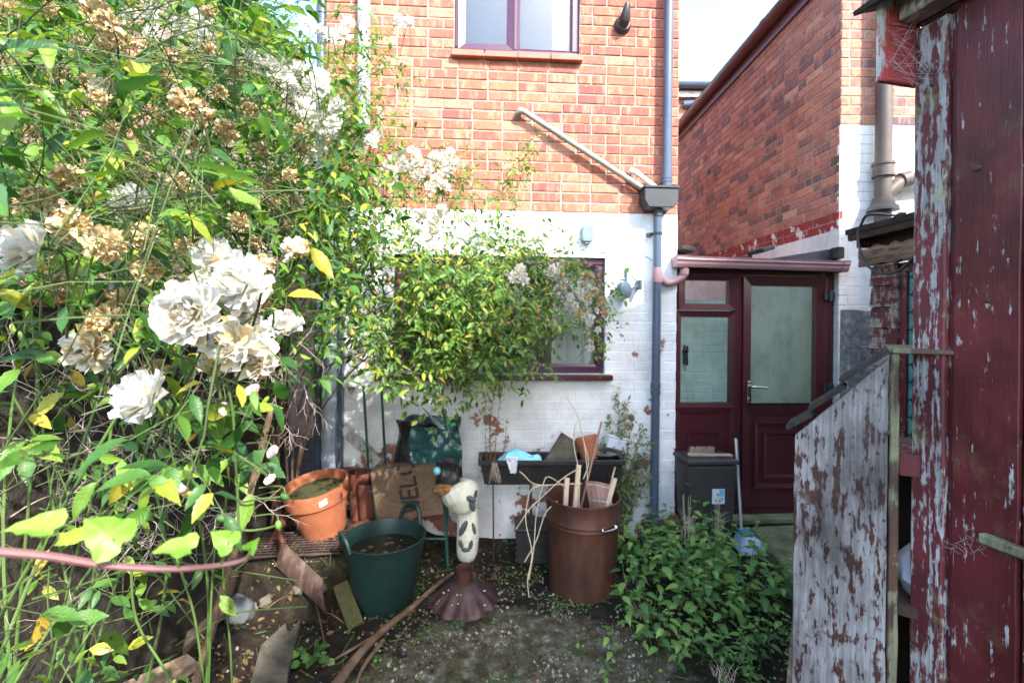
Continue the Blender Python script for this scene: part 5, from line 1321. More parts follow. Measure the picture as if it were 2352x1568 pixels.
for k, (vx, vy, D, lab) in enumerate(((828, 1150, 3.36, 'dark terracotta pot behind the large orange pot, beside chair leg'), (850, 1165, 3.30, 'dark terracotta pot behind the doormat'))):
    c = at_ground(vx, D); c.z = gh(c.x, c.y)
    pot('dark_pot', lab, c, .085, .06, .33 - .05 * k, M_['terradk'], Matrix.Identity(4))
c = at_ground(812, 3.02); c.z = gh(c.x, c.y) + .055
pot('toppled_pot', 'small terracotta pot lying on its side behind the green tub', c, .055, .04, .11, M_['terradk'], Matrix.Rotation(R(-95), 4, 'X') @ Matrix.Rotation(R(35), 4, 'Y'), False)
# red-brown bits standing in the corner by the wall
c = at_ground(655, 3.0); 
sl_ = stick('terracotta_strip', 'dull red clay strip leaning by the wire mesh', 'strip', P(622, 1250, 2.95), P(668, 1165, 3.12), .05, .018, M_['terradk'])

# wire mesh tray on the bank
wm = thing('wire_mesh_panel', 'rusty dark square wire mesh panel lying on the bank', 'mesh panel', at_ground(695, 2.92))
b = MB()
ctr = at_ground(695, 2.93); zmesh = max(gh(ctr.x + i * .1, ctr.y + j * .08) for i in (-2, -1, 0, 1, 2) for j in (-1.5, 0, 1.5)) + .012
cr, sr = math.cos(.12), math.sin(.12)
for i in range(17):
    x = -.26 + i * .0325; MB_ = b.tube([(ctr.x + x * cr + .15 * sr, ctr.y + x * sr - .15 * cr, zmesh), (ctr.x + x * cr - .15 * sr, ctr.y + x * sr + .15 * cr, zmesh)], .0026, 5)
for j in range(10):
    y = -.15 + j * .0333; b.tube([(ctr.x - .26 * cr - y * sr, ctr.y - .26 * sr + y * cr, zmesh + .004), (ctr.x + .26 * cr - y * sr, ctr.y + .26 * sr + y * cr, zmesh + .004)], .0026, 5)
b.build('wires', M_['rustdk'], wm)['kind'] = 'stuff'
q = [(-.265, -.155), (.265, -.155), (.265, .155), (-.265, .155), (-.265, -.155)]
MB().tube([(ctr.x + x * cr - y * sr, ctr.y + x * sr + y * cr, zmesh) for x, y in q], .005, 6).build('edge_wire', M_['rustdk'], wm)
MB().tube([(ctr.x - .2, ctr.y - .1, zmesh), (ctr.x - .2, ctr.y - .1, gh(ctr.x - .2, ctr.y - .1) - .01)], .006, 6).tube([(ctr.x + .2, ctr.y + .1, zmesh), (ctr.x + .2, ctr.y + .1, gh(ctr.x + .2, ctr.y + .1) - .01)], .006, 6).build('leg', M_['rustdk'], wm)

# shovel
shv = thing('rusty_shovel', 'rusty flat bladed shovel leaning on the bank', 'shovel', P(700, 1390, 2.62))
A = P(636, 1262, 2.74); A.z += .0
pA, pB, pC, pD = P(652, 1245, 2.76), P(742, 1330, 2.60), P(750, 1408, 2.55), P(634, 1300, 2.70)
b = MB().grid(lambda s, t: ((pA * (1 - t) + pD * t) * (1 - s) + (pB * (1 - t) + pC * t) * s) + Vector((0, -.02 * math.sin(t * math.pi), .008 * math.sin(t * math.pi * 2) * (1 - s))), 14, 10)
b.build('blade', M_['shovel'], shv, True, solid=.004)
MB().tube(catmull([P(643, 1290, 2.735), P(650, 1255, 2.75), P(642, 1220, 2.80), P(632, 1160, 2.90), P(622, 1105, 3.0), P(612, 1050, 3.1)], 5), [.015] * 6 + [.016] * 20, 10).build('shaft', M_['rust'], shv, True)
MB().tube([P(641, 1300, 2.733), P(646, 1270, 2.745), P(651, 1245, 2.752)], [.012, .021, .018], 10).build('socket', M_['rust'], shv, True)
MB().tube([P(595, 1046, 3.1), P(630, 1052, 3.1)], .014, 8).build('grip', M_['rust'], shv, True)

# mossy block and stones
mb_ = thing('mossy_block', 'green mossy timber block leaning beside the tub', 'block', at_ground(808, 2.66))
p0, p1 = P(782, 1340, 2.70), P(818, 1437, 2.52)
d = (p1 - p0); rot = frame_to(d, Vector((0, -.5, 1)))
link('block_body', MB().box(0, d.length, -.042, .042, -.03, .006).mesh('block_body', M_['moss'], bevel=.004), mb_, Matrix.Translation(p0) @ rot.to_4x4())
link('end_grain', MB().box(-.003, .0, -.038, .038, -.027, .003).mesh('end_grain', M_['terradk'], bevel=.0), mb_, Matrix.Translation(p0) @ rot.to_4x4())
def rock(name, label, c, s, mt, seed, group=None, rz=0.0):
    rr = random.Random(seed)
    bm = bmesh.new(); bmesh.ops.create_icosphere(bm, subdivisions=3, radius=1)
    for v in bm.verts:
        n_ = mnoise.noise(v.co * 1.3 + Vector((seed * 3.1, 0, 0))) * .35 + mnoise.noise(v.co * 3.5 + Vector((seed, 5, 0))) * .12
        q = v.co * (1 + n_); v.co = Vector((q.x * s[0], q.y * s[1], q.z * s[2]))
    me = bpy.data.meshes.new(name); bm.to_mesh(me); bm.free()
    me.materials.append(mt); me.polygons.foreach_set('use_smooth', [True] * len(me.polygons))
    o = link(name, me, None, Matrix.Translation(c) @ Matrix.Rotation(rz, 4, 'Z'))
    return tag(o, label, 'stone', group)
c = at_ground(557, 2.62); rock('grey_stone', 'rounded blue grey stone at the edge of the bank', c + Vector((0, 0, .045)), (.075, .06, .085), M_['greystone'], 3)
c = at_ground(715, 3.1)
for k, (vx, D) in enumerate(((585, 2.68), (620, 2.66), (690, 2.66), (735, 2.69))):
    c = at_ground(vx, D); rock('edging_stone', ('pale edging stone next to the blue grey stone', 'pale edging stone lying left of the shovel blade', 'pale edging stone behind the shovel blade', 'pale edging stone between shovel blade and mossy block')[k], c + Vector((0, -.0, -.005)), (.05, .03, .03), M_['stone'], 20 + k, 'edging stones along the bank', k)
def slab_piece(name, label, cat, outline, D0, D1, th, mt, lift=.02):
    """flat broken piece lying tilted: outline in picture points with their distance"""
    pts = [P(x, y, D) for x, y, D in outline]
    o = thing(name, label, cat, sum(pts, Vector()) / len(pts))
    n = len(pts)
    MB().add([tuple(p) for p in pts] + [tuple(p - Vector((0, 0, th))) for p in pts], [tuple(range(n)), tuple(range(2 * n - 1, n - 1, -1))] + [(i, i + n, (i + 1) % n + n, (i + 1) % n) for i in range(n)]).build('piece', mt, o)
    return o
gp = lambda vx, vy, h=.03: (vx, vy, next((D for D in [1.5 + .01 * k for k in range(220)] if P(vx, vy, D).z <= gh(P(vx, vy, D).x, D) + h), 2.0))
slab_piece('broken_slab', 'pale broken stone slab lying on the soil, pointed end up', 'slab', [gp(575, 1568, .05), gp(660, 1545, .05), gp(672, 1500, .05), gp(690, 1420, .06), gp(662, 1455, .06), gp(655, 1430, .07), gp(600, 1480, .06)], 0, 0, .05, M_['stone'])
slab_piece('rotten_plank', 'grey rotten plank half buried in the soil', 'plank', [gp(430, 1450, .06), gp(545, 1365, .06), gp(538, 1385, .05), gp(420, 1490, .05)], 0, 0, .03, M_['rotwood'])
slab_piece('wood_offcut', 'rough brown wood offcut on the soil by the rose stems', 'offcut', [gp(280, 1568, .04), gp(430, 1500, .05), gp(455, 1520, .04), gp(330, 1590, .04)], 0, 0, .035, M_['rotwood'])
slab_piece('red_tile', 'dull red broken tile lying under the rose stems', 'tile', [gp(400, 1330, .05), gp(450, 1300, .06), gp(465, 1335, .05), gp(410, 1365, .05)], 0, 0, .02, M_['terradk'])
# fallen branch
br = thing('fallen_branch', 'long pale brown fallen branch lying across the soil', 'branch', P(*gp(900, 1450)))
pts = [P(*gp(760, 1590, .03)), P(*gp(815, 1515, .03)), P(*gp(870, 1455, .035)), P(*gp(945, 1395, .035)), P(*gp(1000, 1345, .06)), P(1040, 1315, 2.72)]
MB().tube(catmull(pts, 6), [.026 - .018 * i / 30 for i in range(31)], 9).build('limb', M_['branch'], br, True)
pts = [P(*gp(870, 1455, .03)), P(*gp(800, 1495, .03)), P(*gp(740, 1530, .02))]
MB().tube(catmull(pts, 5), [.010 - .006 * i / 10 for i in range(11)], 7).build('side_branch', M_['branch'], br, True)
pts = [P(*gp(880, 1470, .02)), P(*gp(835, 1530, .02)), P(*gp(815, 1580, .02))]
MB().tube(catmull(pts, 5), [.012 - .006 * i / 10 for i in range(11)], 7).build('side_branch', M_['branch'], br, True)
for k in range(3):
    pass
TWL = ('thin twig running down from the tip of the shovel blade', 'thin twig lying beside the mossy block', 'thin twig in front of the shovel blade', 'thin twig in front of the blue grey stone', 'thin twig beside the rusty cone lid', 'short thin twig between broken slab and shovel')
for tk, (a, c_) in enumerate((((725, 1385), (745, 1475)), ((790, 1430), (740, 1405)), ((660, 1375), (745, 1360)), ((480, 1345), (560, 1320)), ((1128, 1330), (1155, 1300)), ((610, 1400), (670, 1365)))):
    p, q_ = P(*gp(*a, .012)), P(*gp(*c_, .02)); m_ = (p + q_) / 2 + Vector((0, 0, .015))
    o = thing('twig', TWL[tk], 'twig', p, 0, 'loose twigs on the soil')
    MB().tube(catmull([p, m_, q_], 4), [.005 - .0004 * i for i in range(9)], 6).build('stem', M_['branch'], o, True)
    MB().tube([m_, m_ + (q_ - p) * .2 + Vector((.01, .02, .012))], .002, 5).build('spur', M_['branch'], o)

# ------------------------------------------------------------------ green metal chair with bag and doormat
CF = Frame(P(862, 1000, 3.18).x, 3.17, R(4))
ch = thing('metal_chair', 'dark green metal garden chair holding a bin bag', 'chair', CF.o, CF.a)
zg_ = min(gh(CF.w(u, v, 0).x, CF.w(u, v, 0).y) for u in (0, .44) for v in (0, .34))
seat = .50
H_ = lambda b, n, m=M_['chair'], p=ch, **k: link(n, b.mesh(n, m, **k), p)
for (u, v, du, dv) in ((-.0, .0, .03, -.06), (.46, .0, .04, -.10)):
    H_(MB().tube([(u, v, seat), (u + du, v + dv, gh(CF.w(u + du, v + dv, 0).x, CF.w(u + du, v + dv, 0).y) - .004)], .011, 8), 'leg', smooth_=True)
for (u, v) in ((-.03, .30), (.1, .33), (.46, .33)):
    H_(MB().tube([(u, v, seat - .01), (u, v, gh(CF.w(u, v, 0).x, CF.w(u, v, 0).y) - .004)], .011, 8), 'leg', smooth_=True)
zup = CF.uz(845, 885, .2)[1]
H_(MB().tube([(CF.uz(850, 1000, .2)[0], .2, seat - .05), (CF.uz(835, 890, .2)[0], .2, zup)], .009, 8), 'back_upright', smooth_=True)
H_(MB().tube([(CF.uz(889, 1000, .24)[0], .24, seat - .05), (CF.uz(876, 905, .24)[0], .24, zup - .03)], .009, 8), 'back_upright', smooth_=True)
H_(MB().tube([(-.03, .0, seat), (.46, .0, seat), (.46, .33, seat), (-.03, .33, seat), (-.03, .0, seat)], .010, 8), 'seat_frame', smooth_=True)
for k in range(7): H_(MB().box(-.03, .46, .02 + k * .045, .05 + k * .045, seat + .009, seat + .015), 'seat_slat')
H_(MB().tube([(-.0 + .02, -.04, .2), (.46 + .025, -.06, .2)], .008, 8), 'stretcher', smooth_=True)
# bin bag
u_, z_ = CF.uz(985, 1040, .17)
bgc = CF.w(CF.uz(982, 1040, .17)[0], .19, seat + .016)
bag = thing('bin_bag', 'shiny dark green and black refuse bag slumped on the chair', 'bag', bgc)
zt1 = P(985, 975, 3.28).z - (seat + .016)
def bagmesh(rx, ry, h, seed, flare=.0):
    b = MB()
    prof = [(.001, 0), (.8, .0), (.97, .06), (1.0, .2), (.98, .4), (.9, .6), (.82, .78), (.86, .9), (.9 + flare, 1.0), (.82 + flare, .985), (.6, .9), (.001, .86)]
    seg = 56
    vs, fs = [], []
    for i, (r, z) in enumerate(prof):
        for k in range(seg):
            a = 2 * math.pi * k / seg
            n_ = 1 + .13 * mnoise.noise(Vector((math.cos(a) * 1.6 + seed, math.sin(a) * 1.6, z * 2.2))) + .07 * mnoise.noise(Vector((math.cos(a) * 5, math.sin(a) * 5 + seed, z * 3))) * (.4 + z)
            ca, sa = math.cos(a), math.sin(a)
            sq = 1.0 / max(abs(ca), abs(sa)) ** .45
            vs.append((rx * r * n_ * ca * sq * .92, ry * r * n_ * sa * sq * .92, h * z + (.30 * h * mnoise.noise(Vector((ca * 1.7, sa * 1.7, seed))) * (z - .5) if i > 4 else 0)))
    for i in range(len(prof) - 1):
        for k in range(seg):
            k2 = (k + 1) % seg
            fs.append((i * seg + k, i * seg + k2, (i + 1) * seg + k2, (i + 1) * seg + k))
    return b.add(vs, fs)
bagmesh(.265, .13, zt1, 2.0, .03).build('black_sack', M_['bagblack'], bag, True, world_=False)
# green sheet of plastic hanging over its right half
b = MB().grid(lambda s, t: (-.09 + .34 * s + .012 * math.sin(t * 7 + s * 4), -.165 - .03 * math.sin(s * 3.1) - .03 * mnoise.noise(Vector((s * 3, t * 6 + s * 3, 1))) - .014 * mnoise.noise(Vector((s * 9, t * 14, 4))), .02 + (zt1 - .01) * t - .03 * s * (t > .9)), 24, 24)
b.build('green_sack', M_['baggreen'], bag, True, solid=.003, world_=False)
gpk = thing('green_bottle', 'bright green plastic bottle poking from top of the refuse bag', 'bottle', bgc + Vector((.15, -.12, zt1)))
MB().tube([bgc + Vector((.09, -.135, zt1 - .03)), bgc + Vector((.11, -.14, zt1 - .018)), bgc + Vector((.17, -.15, zt1 + .0)), bgc + Vector((.195, -.15, zt1 + .012))], [.012, .026, .026, .012], 14).build('bottle_body', M_['lime'], gpk, True)
MB().tube([bgc + Vector((.194, -.15, zt1 + .012)), bgc + Vector((.21, -.152, zt1 + .018))], .011, 12).build('cap', M_['lime'], gpk, True)
ypk = thing('yellow_packet', 'small yellow packet tucked under the green bottle in the bag', 'packet', bgc + Vector((.13, -.15, zt1 - .08)))
link('box', MB().box(-.05, .05, -.015, .015, -.03, .03).mesh('box', M_['yellow'], bevel=.004), ypk, Matrix.Translation(bgc + Vector((.14, -.17, zt1 - .085))) @ Matrix.Rotation(R(-8), 4, 'Y'))
link('band', MB().box(.02, .03, -.0165, -.0152, -.028, .028).mesh('band', M_['ink']), ypk, Matrix.Translation(bgc + Vector((.14, -.17, zt1 - .085))) @ Matrix.Rotation(R(-8), 4, 'Y'))
# small black bag in front
c = P(1030, 1112, 3.08)
sbg = thing('small_black_bag', 'small glossy black plastic bag beside the doormat', 'bag', c)
bagmesh(.085, .06, P(1030, 1058, 3.08).z - c.z, 5.0, .05).build('sack_body', M_['bagblack'], sbg, True, world_=False)
MB().lathe([(.001, -.026), (.018, -.02), (.026, 0), (.018, .02), (.001, .026)], 12, Matrix.Translation((-.068, -.04, .10))).build('turquoise_lid', M_['cyan'], sbg, True, world_=False)
# doormat folded over the chair seat, print reading upwards
DM = Frame(P(852, 1100, 3.10).x, 3.11, R(3))
dm = thing('doormat', 'brown coir doormat with black WELCOME lettering hung over the chair front', 'doormat', DM.o, DM.a)
m0, m1, m2, m3 = DM.uz(851, 1082), DM.uz(1000, 1066), DM.uz(1022, 1172), DM.uz(872, 1192)
def matp(s, t, off=0.0):
    """s across 0..1, t 0 = bottom of the hanging front, 1 = fold, >1 = lying back over the chair"""
    if t <= 1:
        x = (m3[0] * (1 - s) + m2[0] * s) * (1 - t) + (m0[0] * (1 - s) + m1[0] * s) * t
        z = (m3[1] * (1 - s) + m2[1] * s) * (1 - t) + (m0[1] * (1 - s) + m1[1] * s) * t
        y = -.05 * (1 - t) + .02 * math.sin(t * 3) * s
        k = smooth(.88, 1.0, t)
        return Vector((x, y + .022 * k * k - off * (1 - .6 * k), z - .010 * k * k + off * .8 * k))
    x = m0[0] * (1 - s) + m1[0] * s; z = m0[1] * (1 - s) + m1[1] * s
    k = t - 1
    return Vector((x, .022 + k * .5, z - .010 - k * .04 + off))
me = MB().grid(lambda s, t: matp(s, t * 1.32), 30, 48).mesh('coir', M_['coir'], True, solid=-.012)
link('coir', me, dm)
def letter(strokes, t0, hgt, wid, s_c):
    """strokes in letter space (x right, y up, 0..1); the text runs up the mat, letter tops to the left"""
    b = MB()
    for st_ in strokes:
        pts = []
        for (p, q_) in zip(st_[:-1], st_[1:]):
            for k in range(6):
                f = k / 5; lx, ly = p[0] + (q_[0] - p[0]) * f, p[1] + (q_[1] - p[1]) * f
                pts.append((s_c + (.5 - ly) * wid, t0 + lx * hgt))
        for (p, q_) in zip(pts[:-1], pts[1:]):
            dx, dy = q_[0] - p[0], q_[1] - p[1]
            L = math.hypot(dx, dy)
            if L < 1e-6: continue
            asp = .155 / .13
            nx_, ny_ = -dy / L * .022, dx / L * .026
            ex, ey = dx / L * .012, dy / L * .012
            q4 = [(p[0] - ex + nx_, p[1] - ey + ny_), (q_[0] + ex + nx_, q_[1] + ey + ny_), (q_[0] + ex - nx_, q_[1] + ey - ny_), (p[0] - ex - nx_, p[1] - ey - ny_)]
            b.add([tuple(matp(s_, t_, .0145)) for s_, t_ in q4], [(0, 1, 2, 3)])
    return b
LW_ = {'W': [[(0, 1), (.25, 0), (.5, .8), (.75, 0), (1, 1)]], 'E': [[(1, 0), (0, 0), (0, 1), (1, 1)], [(0, .5), (.85, .5)]], 'L': [[(0, 1), (0, 0), (1, 0)]],
       'C': [[(1, .95), (.5, 1), (.1, .75), (0, .5), (.1, .25), (.5, 0), (1, .05)]], 'O': [[(.5, 1), (.9, .75), (1, .5), (.9, .25), (.5, 0), (.1, .25), (0, .5), (.1, .75), (.5, 1)]]}
t0 = .14
for chh, w in (('W', .20), ('E', .17), ('L', .17), ('C', .17)):
    link('letter', letter(LW_[chh], t0, w, .24, .53).mesh('letter', M_['coirink'], solid=.002), dm)
    t0 += w + .065

# ------------------------------------------------------------------ animal shaped ornament
oc = at_ground(1078, 3.12); oc.z = gh(oc.x, oc.y) - .01
orn = thing('garden_ornament', 'cream and dark grey patched animal shaped ornament beside the bin bag', 'ornament', oc)
def chain(pts, mt, name, parent, sub=2):
    me = bpy.data.meshes.new(name)
    me.from_pydata([p[0] for p in pts], [(i, i + 1) for i in range(len(pts) - 1)], [])
    o = bpy.data.objects.new(name, me); COL.objects.link(o); o.parent = parent; MW[o] = MW[parent]
    sk = o.modifiers.new('skin', 'SKIN')
    for v, p in zip(me.skin_vertices[0].data, pts): v.radius = (p[1] * 1.3, p[1] * 1.3)
    me.skin_vertices[0].data[0].use_root = True
    s = o.modifiers.new('sub', 'SUBSURF'); s.levels = s.render_levels = sub
    me.materials.append(mt)
    return o
L_ = lambda vx, vy, D: P(vx, vy, D) - oc
body = chain([(L_(1072, 1292, 3.12), .055), (L_(1073, 1255, 3.12), .060), (L_(1076, 1215, 3.13), .064), (L_(1074, 1180, 3.16), .055), (L_(1068, 1150, 3.2), .07), (L_(1070, 1120, 3.22), .08), (L_(1075, 1098, 3.23), .06)], M_['ornw'], 'body', orn)
head = chain([(L_(1048, 1112, 3.12), .085), (L_(1058, 1132, 3.09), .112), (L_(1066, 1160, 3.06), .075), (L_(1070, 1182, 3.05), .036)], M_['ornw'], 'head', orn)
def patch(vx, vy, D, rx, rz, ang, mt=M_['orng'], nm='dark_patch'):
    p = L_(vx, vy, D)
    link(nm, MB().lathe([(.001, .008), (.6, .007), (1, 0), (.6, -.007), (.001, -.008)], 18).mesh(nm, mt, True), orn, Matrix.Translation(oc + p) @ Matrix.Rotation(R(ang), 4, 'Y') @ Matrix.Rotation(math.pi / 2, 4, 'X') @ Matrix.Diagonal((rx * 1.35, rz * 1.25, 1.2, 1)))
patch(1082, 1146, 2.985, .024, .016, 20); patch(1085, 1160, 2.995, .015, .034, -10)
patch(1093, 1134, 3.02, .008, .022, 10)
patch(1064, 1213, 3.063, .014, .045, 25); patch(1088, 1215, 3.08, .010, .035, -10)
patch(1060, 1250, 3.06, .012, .025, -25); patch(1080, 1252, 3.06, .012, .03, 12); patch(1070, 1262, 3.055, .022, .014, 0)
b = bmesh.new(); bmesh.ops.create_icosphere(b, subdivisions=3, radius=1)
for v in b.verts: v.co = v.co * (1 + .25 * mnoise.noise(v.co * 3)); v.co = Vector((v.co.x * .07, v.co.y * .05, v.co.z * .035))
me = bpy.data.meshes.new('dry_moss'); b.to_mesh(me); b.free(); me.materials.append(M_['ornb'])
link('dry_moss', me, orn, Matrix.Translation(P(1022, 1122, 3.04)))

# ------------------------------------------------------------------ black trough on a wire stand, with things in it
TR = Frame(P(1103, 1080, 3.24).x, 3.22, R(3))
tw = TR.uz(1432, 1080)[0]; zt2 = TR.uz(1265, 1058)[1]; zb2_ = TR.uz(1265, 1113)[1]
tr = thing('planter_trough', 'long black plastic trough planter with embossed curves on a wire stand', 'planter', TR.o, TR.a)
K = lambda b, n, m=M_['trough'], p=tr, **k: link(n, b.mesh(n, m, **k), p)
dpt = .2
b = MB()
tp, bt = [(0, 0), (tw, 0), (tw, dpt), (0, dpt)], [(.03, .025), (tw - .03, .025), (tw - .03, dpt - .025), (.03, dpt - .025)]
vs = [(x, y, zb2_) for x, y in bt] + [(x, y, zt2) for x, y in tp] + [(x + (.01 if x < .1 else -.01), y + (.01 if y < .1 else -.01), zt2) for x, y in tp] + [(x + (.012 if x < .1 else -.012), y + (.01 if y < .1 else -.01), zt2 - .06) for x, y in tp]
fs = [(3, 2, 1, 0)] + [(i, (i + 1) % 4, (i + 1) % 4 + 4, i + 4) for i in range(4)] + [(i + 4, (i + 1) % 4 + 4, (i + 1) % 4 + 8, i + 8) for i in range(4)] + [(i + 8, (i + 1) % 4 + 8, (i + 1) % 4 + 12, i + 12) for i in range(4)] + [(12, 13, 14, 15)]
K(b.add(vs, fs), 'body')
rim = MB()
for (x0, x1, y0, y1) in ((-.012, tw + .012, -.014, .001), (-.012, tw + .012, dpt - .001, dpt + .014), (-.0125, .001, .0012, dpt - .0012), (tw - .001, tw + .0125, .0012, dpt - .0012)): rim.box(x0, x1, y0, y1, zt2 - .028, zt2 + .006)
K(rim, 'rim', bevel=.004)
for (xc, r, a0, a1) in ((.13, .07, 180, 400), (.36, .07, 20, 160), (.53, .07, 10, 170), (.70, .06, 20, 170), (.30, .035, 0, 360), (.93, .05, 0, 360)):
    zc2 = (zt2 + zb2_) / 2 - .01
    pts = [(xc + r * math.cos(R(a0 + (a1 - a0) * k / 20)), .012 - .012 * ((zc2 + r * math.sin(R(a0 + (a1 - a0) * k / 20)) - zb2_) / (zt2 - zb2_)) - .0, zc2 + r * math.sin(R(a0 + (a1 - a0) * k / 20)) * .8) for k in range(21)]
    K(MB().tube(pts, .005, 6), 'embossed_curve', smooth_=True)
K(MB().box(.02, tw - .02, .014, dpt - .014, zt2 - .0595, zt2 - .045), 'soil', M_['compost'])
for u in (.09, tw * .36, tw * .62, tw - .09):
    for v in (.04, dpt - .04):
        w = TR.w(u, v, 0); K(MB().tube([(u, v, zb2_ - .0005), (u + .01, v, gh(w.x, w.y) - .005)], .005, 6), 'stand_leg', M_['rustdk'])
K(MB().tube([(.05, .04, zb2_ - .006), (tw - .05, .04, zb2_ - .006), (tw - .05, dpt - .04, zb2_ - .006), (.05, dpt - .04, zb2_ - .006), (.05, .04, zb2_ - .006)], .005, 6), 'stand_ring', M_['rustdk'])
def intr(vx, vy, v): u, z = TR.uz(vx, vy, v); return TR.w(u, v, z)
zsoil = zt2 - .045
# cloth
cl = thing('turquoise_cloth', 'crumpled turquoise cloth lying in the black trough', 'cloth', intr(1200, 1055, .08))
a, c_ = TR.uz(1143, 1050, .08)[0], TR.uz(1242, 1050, .08)[0]
def cloth(s, t):
    e = mnoise.noise(Vector((s * 5, t * 3, 2))) * .035 + mnoise.noise(Vector((s * 11, t * 8, 5))) * .015
    h = .05 * math.sin(min(1, s * 1.25) * math.pi * .9) + .02
    return (a + (c_ - a) * s, .02 + .13 * t + .02 * mnoise.noise(Vector((s * 4, t * 5, 9))), zsoil + .012 + (h * 1.25 + e) * (.35 + .65 * math.sin(t * math.pi)) * smooth(0, .25, s + .1))
link('fabric', MB().grid(cloth, 26, 16).mesh('fabric', M_['cyan'], True, solid=.003), cl, TR.M)
a2 = TR.uz(1140, 1050, .03)[0]
link('corner', MB().grid(lambda s, t: (a2 + .12 * s, .025 + .03 * t, zsoil + .03 + .02 * s + .008 * math.sin(s * 9 + t * 4)), 12, 4).mesh('corner', M_['cyan'], True, solid=.003), cl, TR.M)
fi = thing('plastic_film', 'scrap of clear plastic film hanging over the trough edge', 'film', intr(1190, 1070, -.02))
a3 = TR.uz(1160, 1060, -.02)[0]
link('sheet', MB().grid(lambda s, t: (a3 + .09 * s * (1 - .55 * t) + .035 * t, .03 - .06 * min(1, t * 3) - .006 * math.sin(s * 9 + t * 5), zt2 + .012 - .085 * t * t + .014 * mnoise.noise(Vector((s * 6, t * 6, 0)))), 12, 14).mesh('sheet', M_['film'], True, solid=.001), fi, TR.M)
link('fold', MB().tube([(a3, .03, zt2 + .014), (a3 + .05, .028, zt2 + .018), (a3 + .10, .03, zt2 + .012)], .006, 7).mesh('fold', M_['film'], True), fi, TR.M)
# broken slab standing in trough
bs_ = thing('broken_tile', 'mossy grey broken tile standing on edge in the trough', 'tile', intr(1290, 1045, .1))
pts = [TR.uz(x, y, .1) for x, y in ((1250, 1056), (1280, 1008), (1290, 992), (1332, 1018), (1318, 1062))]
link('tile_body', MB().prism([(p[0], max(p[1], zsoil - .004)) for p in [pts[0], pts[4], pts[3], pts[2], pts[1]]], .085, .11).mesh('tile_body', M_['stone'], bevel=.003), bs_, TR.M)
p, q_ = TR.uz(1287, 990, .1), TR.uz(1336, 1020, .1)
link('broken_edge', MB().add([(p[0], .08, p[1]), (q_[0], .08, q_[1]), (q_[0], .125, q_[1]), (p[0], .125, p[1]), (p[0] - .006, .08, p[1] + .014), (q_[0] - .004, .08, q_[1] + .012), (q_[0] - .004, .125, q_[1] + .012), (p[0] - .006, .125, p[1] + .014)],
      [(0, 3, 2, 1), (4, 5, 6, 7), (0, 1, 5, 4), (1, 2, 6, 5), (2, 3, 7, 6), (3, 0, 4, 7)]).mesh('broken_edge', M_['cream']), bs_, TR.M)
# orange pot lying in trough
c = TR.w(TR.uz(1358, 1045, .05)[0], .05, zsoil + .035)
pot('upturned_pot', 'bright orange clay pot tipped over in the black trough', c, .085, .06, .16, M_['terra'], Matrix.Rotation(R(-22), 4, 'X') @ Matrix.Rotation(R(-12), 4, 'Y') @ Matrix.Translation((0, 0, 0)), False)
# black saucer and clear box
bc = thing('black_saucer', 'shallow black saucer holding rainwater at the end of trough', 'saucer', intr(1395, 1045, .1))
u, _z = TR.uz(1392, 1045, .09)
link('dish', MB().lathe([(.001, 0), (.09, 0), (.115, .03), (.108, .03), (.085, .006), (.001, .006)], 30).mesh('dish', M_['black'], True), bc, TR.M @ Matrix.Translation((u - .02, .09, zt2 + .007)))
link('rainwater', MB().lathe([(.001, .018), (.098, .018)], 30).mesh('rainwater', M_['water'], True), bc, TR.M @ Matrix.Translation((u - .02, .09, zt2 + .007)))
cb2 = thing('clear_box', 'cloudy clear plastic box behind the end of the trough', 'box', TR.w(tw + .0, .28, .62))
u = TR.uz(1415, 1040, .26)[0]
link('tray', MB().box(-.075, .075, -.03, .05, -.045, .045).mesh('tray', M_['film'], bevel=.01), cb2, TR.M @ Matrix.Translation((u, .26, zt2 + .052)) @ Matrix.Rotation(R(12), 4, 'Y'))
link('lid', MB().box(-.08, .08, -.035, .055, .0455, .052).mesh('lid', M_['film'], bevel=.003), cb2, TR.M @ Matrix.Translation((u, .26, zt2 + .052)) @ Matrix.Rotation(R(12), 4, 'Y'))
link('support', MB().box(-.06, .06, -.02, .03, -.2, -.0).mesh('support', M_['stone']), cb2, TR.M @ Matrix.Translation((u, .26, zt2 - .03)))
# dead stems growing in trough
dd = thing('dead_plant', 'tall brown dead plant stems rising from the black trough', 'plant', intr(1130, 1050, .08))
rr = random.Random(4)
b2 = MB()
for vx0, vx1, vy1 in ((1120, 1116, 905), (1130, 1135, 880), (1138, 1152, 890), (1146, 1165, 960), (1128, 1126, 930)):
    p, q_ = intr(vx0, 1052, .08), intr(vx1, vy1, .10)
    p.z = zsoil - .01
    pts = catmull([p, p * .6 + q_ * .4 + Vector((rr.uniform(-.02, .02), 0, 0)), q_], 6)
    MB().tube(pts, [.003 - .0018 * i / 12 for i in range(13)], 5).build('stem', M_['brownstem'], dd, True)
    for k in range(40):
        f = rr.uniform(.15, 1); a = pts[int(f * 12)]
        e = a + Vector((rr.uniform(-.03, .03), rr.uniform(-.02, .02), rr.uniform(-.01, .035)))
        b2.tube([a, e], .0008, 3, False)
        b2.lathe([(.0005, -.004), (.003, 0), (.0005, .004)], 4, Matrix.Translation(e))
b2.build('seed_sprigs', M_['brownstem'], dd)['kind'] = 'stuff'
hg = thing('hanging_roots', 'dry fibrous roots trailing over the front of the trough', 'roots', intr(1136, 1080, -.015))
b2 = MB()
for k in range(40):
    p = intr(1136 + rr.uniform(-6, 6), 1062, -.016); q_ = intr(1137 + rr.uniform(-16, 16), 1090 + rr.uniform(0, 22), -.03)
    b2.tube([p, (p + q_) / 2 + Vector((rr.uniform(-.012, .012), -.004, 0)), q_], .0008, 3, False)
